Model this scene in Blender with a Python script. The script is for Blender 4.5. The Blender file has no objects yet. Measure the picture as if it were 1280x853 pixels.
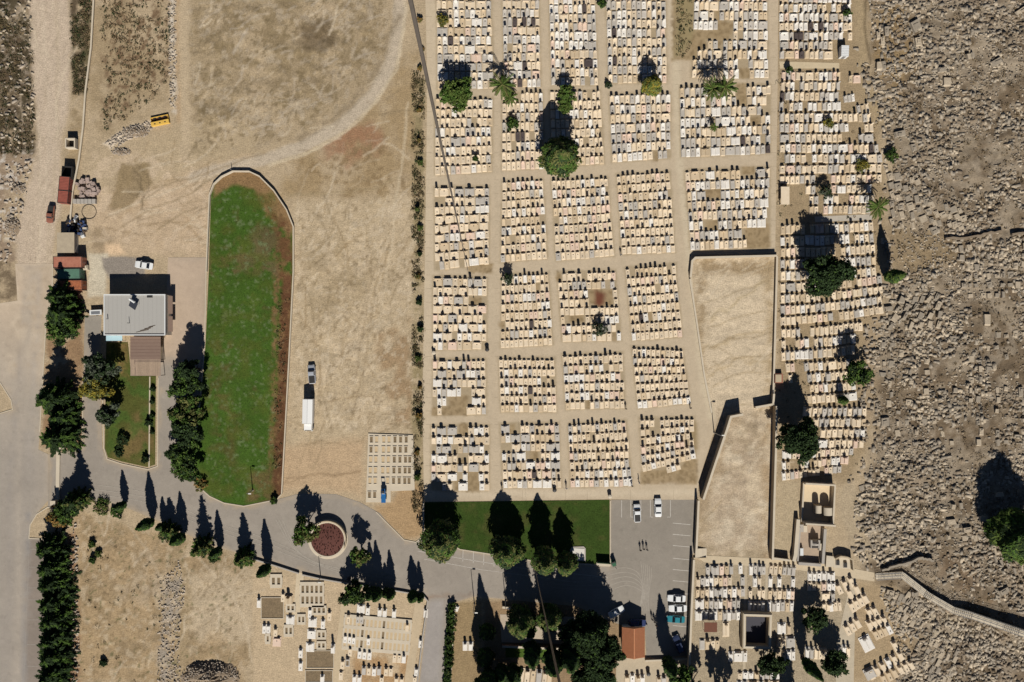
import bpy, bmesh, math, random
import numpy as np
from mathutils import Vector, Matrix
from mathutils.geometry import delaunay_2d_cdt
random.seed(7); RNG = np.random.default_rng(7)
SC = bpy.context.scene; COL = SC.collection
PI = math.pi; R = math.radians
S = 0.2                                   # metres of ground per map unit
CAMH = 220.0
SUN_EL = R(39.6)
def W(u, v, z=0.0):                       # map coordinates (u east, v south) -> world metres
    return Vector(((u-640)*S, (426.5-v)*S, z))
def lin(c):
    c = c/255.0
    return c/12.92 if c <= 0.04045 else ((c+0.055)/1.055)**2.4
GAIN = 1.42
def C(r, g, b, k=1.0): return (lin(r)/GAIN*k, lin(g)/GAIN*k, lin(b)/GAIN*k)

# ------------------------------------------------------------------ materials
def nd(nt, t, **kw):
    n = nt.nodes.new(t)
    for k, v in kw.items(): setattr(n, k, v)
    return n
def mixc(nt, f, a, b, mode='MIX'):
    n = nt.nodes.new('ShaderNodeMix'); n.data_type = 'RGBA'; n.blend_type = mode; n.clamp_factor = True
    for sock, val in ((0, f), (6, a), (7, b)):
        if hasattr(val, 'is_output'): nt.links.new(val, n.inputs[sock])
        elif isinstance(val, (int, float)): n.inputs[sock].default_value = val
        else: n.inputs[sock].default_value = (*val[:3], 1)
    return n.outputs[2]
def ramp(nt, src, a, b):
    m = nd(nt, 'ShaderNodeMapRange'); m.clamp = True
    m.inputs[1].default_value = a; m.inputs[2].default_value = b
    nt.links.new(src, m.inputs[0]); return m.outputs[0]
def noise(nt, pos, scale, detail=4, rough=.6, dist=0.0):
    n = nd(nt, 'ShaderNodeTexNoise'); n.inputs['Scale'].default_value = scale
    n.inputs['Detail'].default_value = detail; n.inputs['Roughness'].default_value = rough
    n.inputs['Distortion'].default_value = dist
    nt.links.new(pos, n.inputs['Vector']); return n.outputs[0]
def mul(nt, src, col_or_val_lo, hi, fac):   # multiply colour src by value range lo..hi driven by fac
    m = nd(nt, 'ShaderNodeMapRange'); m.inputs[3].default_value = col_or_val_lo; m.inputs[4].default_value = hi
    nt.links.new(fac, m.inputs[0])
    return mixc(nt, 1.0, src, m.outputs[0], 'MULTIPLY') if False else vmul(nt, src, m.outputs[0])
def vmul(nt, col, val):
    n = nd(nt, 'ShaderNodeVectorMath', operation='SCALE')
    nt.links.new(col, n.inputs[0]); nt.links.new(val, n.inputs[3]); return n.outputs[0]
MATS = {}
def mat(name, col, rough=.85, col2=None, scale=1.0, amt=.5, fine=8.0, fine_amt=.15, island=.0, bump=.0, bscale=6.0, metal=0.0, attr=False, spec=.3, mott=None, speck=None):
    """Procedural surface: two tones mixed by noise, fine grain, per-piece variation, bump."""
    m = bpy.data.materials.new(name); m.use_nodes = True; MATS[name] = m
    nt = m.node_tree; bs = nt.nodes['Principled BSDF']
    geo = nd(nt, 'ShaderNodeNewGeometry'); pos = geo.outputs['Position']
    if attr:
        a = nd(nt, 'ShaderNodeAttribute'); a.attribute_name = 'Col'; c = a.outputs['Color']
    else:
        rgb = nd(nt, 'ShaderNodeRGB'); rgb.outputs[0].default_value = (*col, 1); c = rgb.outputs[0]
    if col2 is not None:
        f = ramp(nt, noise(nt, pos, scale, 5), .5-.2, .5+.2)
        mm = nd(nt, 'ShaderNodeMath', operation='MULTIPLY'); nt.links.new(f, mm.inputs[0]); mm.inputs[1].default_value = amt
        c = mixc(nt, mm.outputs[0], c, col2)
    if mott:
        for sc, lo, hi in mott:
            c = mul(nt, c, lo, hi, ramp(nt, noise(nt, pos, sc, 6, .65), .3, .7))
    if speck:
        for sc, lo, hi, k in speck: c = mul(nt, c, 1.0, k, ramp(nt, noise(nt, pos, sc, 2, .5), lo, hi))
    if fine_amt:
        c = mul(nt, c, 1-fine_amt, 1+fine_amt, ramp(nt, noise(nt, pos, fine, 3, .7), .25, .75))
    if island:
        c = mul(nt, c, 1-island, 1+island, geo.outputs['Random Per Island'])
    nt.links.new(c, bs.inputs['Base Color'])
    bs.inputs['Roughness'].default_value = rough; bs.inputs['Metallic'].default_value = metal
    bs.inputs['Specular IOR Level'].default_value = spec
    if bump:
        b = nd(nt, 'ShaderNodeBump'); b.inputs['Strength'].default_value = bump; b.inputs['Distance'].default_value = .1
        nt.links.new(noise(nt, pos, bscale, 5, .65), b.inputs['Height']); nt.links.new(b.outputs[0], bs.inputs['Normal'])
    return m

M_ground = mat('soil', None, attr=True, fine=4.0, fine_amt=.24, mott=[(.8, .88, 1.11), (.2, .93, 1.06), (2.0, .88, 1.11)], speck=[(3.2, .62, .70, .68), (1.5, .66, .74, .8), (4.5, .64, .72, 1.22)], bump=.9, bscale=2.5, spec=.1)
M_path = mat('concrete_paving', None, attr=True, fine=3.0, fine_amt=.1, speck=[(1.1, .64, .72, .9), (3.0, .66, .74, .85)], mott=[(.3, .92, 1.06), (1.4, .94, 1.05)], bump=.1, spec=.15)
M_road = mat('asphalt', None, attr=True, fine=5.0, fine_amt=.1, speck=[(.5, .6, .72, .9), (1.6, .66, .74, .86), (.9, .64, .72, 1.07)], mott=[(.1, .91, 1.08), (.7, .94, 1.06)], bump=.1, spec=.2)
M_lawn = mat('grass', None, attr=True, fine=3.0, fine_amt=.3, mott=[(.16, .84, 1.14), (.9, .85, 1.13)], speck=[(2.4, .6, .68, .62), (3.4, .62, .7, 1.5)], bump=.6, bscale=4, spec=.05)
STONE = {
 'cream': mat('cream_stone', C(216, 196, 166), col2=C(232, 215, 189), scale=1.2, island=.2, fine_amt=.08),
 'tan':   mat('tan_stone', C(200, 178, 146), col2=C(212, 192, 160), scale=1.2, island=.16, fine_amt=.08),
 'white': mat('white_marble', C(232, 225, 213), col2=C(212, 205, 194), scale=1.5, island=.08, fine_amt=.05, rough=.5),
 'grey':  mat('grey_marble', C(190, 182, 170), col2=C(172, 164, 152), scale=1.5, island=.12, fine_amt=.07, rough=.55),
 'pink':  mat('pinkish_stone', C(222, 196, 174), col2=C(212, 186, 164), scale=1.5, island=.14, fine_amt=.07),
 'dark':  mat('dark_granite', C(92, 82, 78), col2=C(70, 62, 60), scale=2, island=.1, fine_amt=.1, rough=.4),
}
M_ins = mat('engraved_plate', C(70, 64, 58), rough=.5, fine_amt=.05)
M_bed = mat('planted_bed_soil', C(134, 114, 86), col2=C(112, 96, 70), scale=1.5, fine=5, fine_amt=.3, bump=.8, mott=[(.8, .85, 1.12), (2.5, .85, 1.12)], speck=[(3.5, .62, .7, .7), (4.5, .62, .7, 1.25)])
M_conc = mat('concrete', C(206, 192, 168), col2=C(186, 172, 150), scale=.6, fine_amt=.1, island=.05)
M_concg = mat('grey_concrete', C(176, 168, 156), col2=C(156, 148, 138), scale=.5, fine_amt=.1)
M_wall = mat('wall_stone', C(190, 172, 142), col2=C(166, 148, 122), scale=1.2, fine_amt=.15, bump=.3)
M_old = [mat('weathered_stone_%s' % n, C(*c), col2=C(*d), scale=1.5, island=.2, fine=5.0, fine_amt=.2, mott=[(1.6, .86, 1.1)], bump=.5) for n, c, d in
         (('pale', (184, 168, 144), (162, 147, 125)), ('grey', (156, 144, 126), (140, 128, 111)), ('brown', (138, 122, 101), (120, 105, 86)))]
M_rock = mat('rubble_stone', C(176, 162, 144), col2=C(146, 132, 114), scale=1.0, island=.25, fine_amt=.2)
M_bark = mat('bark', C(98, 80, 62), col2=C(70, 58, 46), scale=4, fine_amt=.2, bump=.4)
def leafmat(n, a, b, isl=.35):
    m = mat(n, C(*a), col2=C(*b), scale=.9, island=isl, fine_amt=.12, rough=.85, spec=.04); return m
LEAF = {
 'dark':   leafmat('dark_conifer_leaves', (52, 66, 40), (40, 54, 34)),
 'mid':    leafmat('mid_green_leaves', (76, 98, 44), (58, 80, 36)),
 'bright': leafmat('bright_green_leaves', (92, 106, 52), (72, 88, 42)),
 'olive':  leafmat('olive_leaves', (104, 104, 60), (80, 86, 50)),
 'yellow': leafmat('yellow_green_leaves', (138, 124, 50), (104, 100, 44)),
 'grey':   leafmat('grey_green_leaves', (86, 92, 76), (66, 74, 60)),
 'palm':   leafmat('palm_leaves', (86, 104, 48), (62, 84, 38)),
 'dry':    leafmat('dry_leaves', (142, 110, 62), (110, 88, 52)),
}
M_white = mat('white_paint', C(222, 222, 218), rough=.35, fine_amt=.02, spec=.5)
M_line = mat('road_marking_paint', C(205, 198, 186), col2=C(172, 164, 154), scale=1.5, amt=.8, fine_amt=.12)
M_glass = mat('tinted_glass', (.012, .014, .018), rough=.08, fine_amt=0, spec=.6)
M_tyre = mat('rubber', (.018, .018, .018), rough=.9, fine_amt=.05)
M_metal = mat('galvanised_metal', C(160, 162, 164), rough=.45, metal=.6, fine_amt=.06)
M_dmetal = mat('dark_metal', C(62, 60, 58), rough=.55, metal=.4, fine_amt=.06)
M_lamp = mat('lamp_glass', C(230, 226, 214), rough=.2, fine_amt=0)
M_lampr = mat('red_lamp_glass', (.3, .015, .012), rough=.2, fine_amt=0)

# ------------------------------------------------------------------ geometry helper
class MB:
    def __init__(s): s.V = []; s.F = []; s.M = []
    def add(s, vs, fs, m=0):
        n = len(s.V); s.V += [tuple(v) for v in vs]
        for f in fs: s.F.append(tuple(i+n for i in f)); s.M.append(m)
        return s
    def box(s, cx, cy, z0, z1, w, l, rot=0, m=0, tw=1.0, tl=1.0, sk=(0, 0)):
        c, n = math.cos(rot), math.sin(rot); vs = []
        for z, kx, ky, ox, oy in ((z0, 1, 1, 0, 0), (z1, tw, tl, *sk)):
            for sx, sy in ((-1, -1), (1, -1), (1, 1), (-1, 1)):
                x = sx*w/2*kx+ox; y = sy*l/2*ky+oy
                vs.append((cx+x*c-y*n, cy+x*n+y*c, z))
        return s.add(vs, [(3, 2, 1, 0), (4, 5, 6, 7), (0, 1, 5, 4), (1, 2, 6, 5), (2, 3, 7, 6), (3, 0, 4, 7)], m)
    def prism(s, poly, z0, z1, m=0):
        a = sum(poly[i][0]*poly[(i+1) % len(poly)][1]-poly[(i+1) % len(poly)][0]*poly[i][1] for i in range(len(poly)))
        if a < 0: poly = poly[::-1]
        n = len(poly)
        vs = [(p[0], p[1], z0) for p in poly]+[(p[0], p[1], z1) for p in poly]
        fs = [tuple(range(n-1, -1, -1)), tuple(range(n, 2*n))]+[(i, (i+1) % n, n+(i+1) % n, n+i) for i in range(n)]
        return s.add(vs, fs, m)
    def tube(s, path, radii, sides=8, m=0, cap=True):
        path = [Vector(p) for p in path]; n = len(path)
        if isinstance(radii, (int, float)): radii = [radii]*n
        vs = []
        for i, p in enumerate(path):
            t = (path[min(i+1, n-1)]-path[max(i-1, 0)]).normalized()
            a = t.cross(Vector((0, 0, 1)) if abs(t.z) < .9 else Vector((1, 0, 0))).normalized(); b = t.cross(a)
            for k in range(sides):
                q = 2*PI*k/sides; vs.append(p+(a*math.cos(q)+b*math.sin(q))*radii[i])
        fs = [(i*sides+k, i*sides+(k+1) % sides, (i+1)*sides+(k+1) % sides, (i+1)*sides+k) for i in range(n-1) for k in range(sides)]
        if cap: fs += [tuple(range(sides-1, -1, -1)), tuple((n-1)*sides+k for k in range(sides))]
        return s.add(vs, fs, m)
    def lathe(s, cx, cy, prof, sides=24, m=0):        # prof: (radius, z) bottom -> top
        vs = [(cx+r*math.cos(2*PI*k/sides), cy+r*math.sin(2*PI*k/sides), z) for r, z in prof for k in range(sides)]
        fs = [(i*sides+k, i*sides+(k+1) % sides, (i+1)*sides+(k+1) % sides, (i+1)*sides+k) for i in range(len(prof)-1) for k in range(sides)]
        fs += [tuple(range(sides-1, -1, -1)), tuple((len(prof)-1)*sides+k for k in range(sides))]
        return s.add(vs, fs, m)
    def band(s, pts, width, z0, z1, m=0, closed=False):   # wall / kerb along a polyline (world xy)
        P = [Vector((p[0], p[1])) for p in pts]; n = len(P); L = []; Rr = []
        for i in range(n):
            if closed: d1 = (P[i]-P[i-1]).normalized(); d2 = (P[(i+1) % n]-P[i]).normalized()
            else:
                d1 = (P[i]-P[i-1]).normalized() if i else (P[1]-P[0]).normalized()
                d2 = (P[i+1]-P[i]).normalized() if i < n-1 else d1
            t = (d1+d2); t = t.normalized() if t.length > 1e-6 else d1
            nn = Vector((-t.y, t.x)); k = width/2/max(.45, nn.dot(Vector((-d1.y, d1.x))))
            L.append(P[i]+nn*k); Rr.append(P[i]-nn*k)
        z0s = z0 if isinstance(z0, (list, tuple)) else [z0]*n
        z1s = z1 if isinstance(z1, (list, tuple)) else [z1]*n
        vs = []
        for i in range(n): vs += [(*L[i], z0s[i]), (*Rr[i], z0s[i]), (*Rr[i], z1s[i]), (*L[i], z1s[i])]
        fs = []
        for i in range(n if closed else n-1):
            a = 4*i; b = 4*((i+1) % n)
            for j in range(4): fs.append((a+j, a+(j+1) % 4, b+(j+1) % 4, b+j)[::-1])
        if not closed: fs += [(0, 1, 2, 3)[::-1] if False else (0, 1, 2, 3), tuple(4*(n-1)+j for j in (3, 2, 1, 0))]
        return s.add(vs, fs, m)
    def merge(s, o, mtx=None, mo=0):
        n = len(s.V)
        s.V += [tuple(mtx @ Vector(v)) for v in o.V] if mtx else o.V
        s.F += [tuple(i+n for i in f) for f in o.F]; s.M += [k+mo for k in o.M]; return s
    def mesh(s, name, mats):
        me = bpy.data.meshes.new(name); me.from_pydata(s.V, [], s.F)
        for k in (mats if isinstance(mats, (list, tuple)) else [mats]): me.materials.append(k)
        if any(s.M): me.polygons.foreach_set('material_index', s.M)
        me.update(); return me
    def build(s, name, mats, parent=None, loc=None, rz=0.0, smooth=False):
        me = s.mesh(name, mats)
        if smooth: me.polygons.foreach_set('use_smooth', [True]*len(me.polygons))
        return link(name, me, parent, loc, rz)
def link(name, data, parent=None, loc=None, rz=0.0):
    o = bpy.data.objects.new(name, data); COL.objects.link(o)
    if parent is not None: o.parent = parent
    if loc is not None: o.location = loc
    if rz: o.rotation_euler.z = rz
    return o
def tag(o, label=None, cat=None, group=None, kind=None):
    if label: o['label'] = label
    if cat: o['category'] = cat
    if group: o['group'] = group
    if kind: o['kind'] = kind
    return o
def thing(name, label, cat, loc=(0, 0, 0), rz=0.0, group=None):
    return tag(link(name, None, None, loc, rz), label, cat, group)
ORD = ['', 'first', 'second', 'third', 'fourth', 'fifth', 'sixth', 'seventh', 'eighth', 'ninth', 'tenth', 'eleventh', 'twelfth',
       'thirteenth', 'fourteenth', 'fifteenth', 'sixteenth', 'seventeenth', 'eighteenth', 'nineteenth', 'twentieth']

# ------------------------------------------------------------------ noise and soil painting (numpy)
def vnoise(x, y, seed=0):
    xi = np.floor(x).astype(np.int64); yi = np.floor(y).astype(np.int64); fx = x-xi; fy = y-yi
    def h(a, b):
        n = (a*374761393+b*668265263+seed*1442695041) & 0x7fffffff
        n = ((n ^ (n >> 13))*1274126177) & 0x7fffffff
        return ((n ^ (n >> 16)) & 0xffff)/65535.0
    sx = fx*fx*(3-2*fx); sy = fy*fy*(3-2*fy)
    return (h(xi, yi)*(1-sx)+h(xi+1, yi)*sx)*(1-sy)+(h(xi, yi+1)*(1-sx)+h(xi+1, yi+1)*sx)*sy
def fbm(x, y, seed=0, o=4):
    t = 0; a = .5; tot = 0
    for i in range(o): t = t+a*vnoise(x*2**i+17*i, y*2**i+31*i, seed+i); tot += a; a *= .55
    return t/tot
def segdist(u, v, pts, closed):
    d = np.full(u.shape, 1e9); n = len(pts)
    for i in range(n if closed else n-1):
        ax, ay = pts[i]; bx, by = pts[(i+1) % n]; dx, dy = bx-ax, by-ay
        t = np.clip(((u-ax)*dx+(v-ay)*dy)/(dx*dx+dy*dy+1e-9), 0, 1)
        d = np.minimum(d, (u-ax-t*dx)**2+(v-ay-t*dy)**2)
    return np.sqrt(d)
def inside(u, v, pts):
    ins = np.zeros(u.shape, bool); n = len(pts)
    for i in range(n):
        ax, ay = pts[i]; bx, by = pts[(i+1) % n]
        if ay == by: continue
        c = ((ay > v) != (by > v)) & (u < (bx-ax)*(v-ay)/(by-ay)+ax); ins ^= c
    return ins
def sst(a, b, x): t = np.clip((x-a)/(b-a), 0, 1); return t*t*(3-2*t)
def paint(u, v, base, layers):
    col = np.empty((len(u), 3)); col[:] = base
    for k, L in enumerate(layers):
        feather = L.get('f', 4); rag = L.get('rag', 6); rs = L.get('rs', 14); sd = k*13+L.get('seed', 0)
        pts = L['p']; closed = not L.get('line')
        pu = [p[0] for p in pts]; pv = [p[1] for p in pts]; pad = feather+rag+L.get('w', 0)+4
        m = (u > min(pu)-pad) & (u < max(pu)+pad) & (v > min(pv)-pad) & (v < max(pv)+pad)
        if not m.any(): continue
        uu = u[m]; vv = v[m]
        ju = uu+(fbm(uu/rs, vv/rs, sd)-.5)*2*rag; jv = vv+(fbm(uu/rs, vv/rs, sd+5)-.5)*2*rag
        d = segdist(ju, jv, pts, closed)
        if closed: d = np.where(inside(ju, jv, pts), -d, d)
        else: d = d-L['w']/2
        a = sst(feather, -feather, d)*L.get('op', 1.0)
        if 'ps' in L:                               # patchy cover
            t = L.get('pt', .5); q = L.get('pw', .12)
            a = a*sst(t-q, t+q, fbm(uu/L['ps'], vv/L['ps'], sd+9, 5))
        col[m] = col[m]*(1-a[:, None])+np.array(L['c'])*a[:, None]
    return col
def setcol(me, cols):
    at = me.color_attributes.new('Col', 'FLOAT_COLOR', 'POINT')
    at.data.foreach_set('color', np.concatenate([cols, np.ones((len(cols), 1))], 1).astype(np.float32).ravel())
def sheet(name, poly, z, material, base, layers=(), step=5.0, kind='structure', holes=()):
    """Flat sheet bounded by a map polygon, finely triangulated so its cover can vary."""
    pts = [Vector(p) for p in poly]; n = len(pts); edges = [(i, (i+1) % n) for i in range(n)]
    us = np.arange(min(p[0] for p in poly), max(p[0] for p in poly), step); vs = np.arange(min(p[1] for p in poly), max(p[1] for p in poly), step)
    gu, gv = np.meshgrid(us, vs); gu = gu.ravel()+RNG.uniform(-.3, .3, gu.size)*step; gv = gv.ravel()+RNG.uniform(-.3, .3, gv.size)*step
    ok = inside(gu, gv, poly) & (segdist(gu, gv, poly, True) > step*.4)
    pts += [Vector((a, b)) for a, b in zip(gu[ok], gv[ok])]
    ov, oe, of, *_ = delaunay_2d_cdt(pts, edges, [], 1, 1e-4)
    u = np.array([p.x for p in ov]); v = np.array([p.y for p in ov])
    me = bpy.data.meshes.new(name)
    me.from_pydata([tuple(W(a, b, z)) for a, b in zip(u, v)], [], [tuple(f)[::-1] for f in of])
    setcol(me, paint(u, v, base, layers)); me.materials.append(material); me.update()
    o = link(name, me); tag(o, kind=kind); return o
# ------------------------------------------------------------------ the ground (one sheet to the horizon)
DIRT = C(180, 160, 130); PALE = C(198, 179, 150); OLIVE = C(158, 138, 107); SCRUB = C(94, 80, 62); TRACK = C(192, 176, 153)
RUBG = C(146, 131, 110); SOILB = C(122, 88, 62); GRN = C(70, 96, 36)
GARDEN = [(261, 340), (262, 300), (264, 242), (268, 232), (278, 223), (292, 216), (312, 216), (324, 222), (342, 240), (358, 264), (366, 284), (366, 340), (361, 450), (352, 617), (345, 624), (305, 632), (280, 628), (262, 620), (246, 606), (240, 590), (244, 560), (252, 500), (257, 430)]
RUBBLE = [(1085, -30), (1400, -30), (1400, 900), (1110, 900), (1125, 830), (1118, 790), (1105, 750), (1090, 722), (1066, 690), (1068, 625), (1085, 600), (1095, 520), (1086, 470), (1098, 420), (1110, 380), (1116, 300), (1112, 240), (1118, 190), (1098, 130), (1090, 60)]
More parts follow.
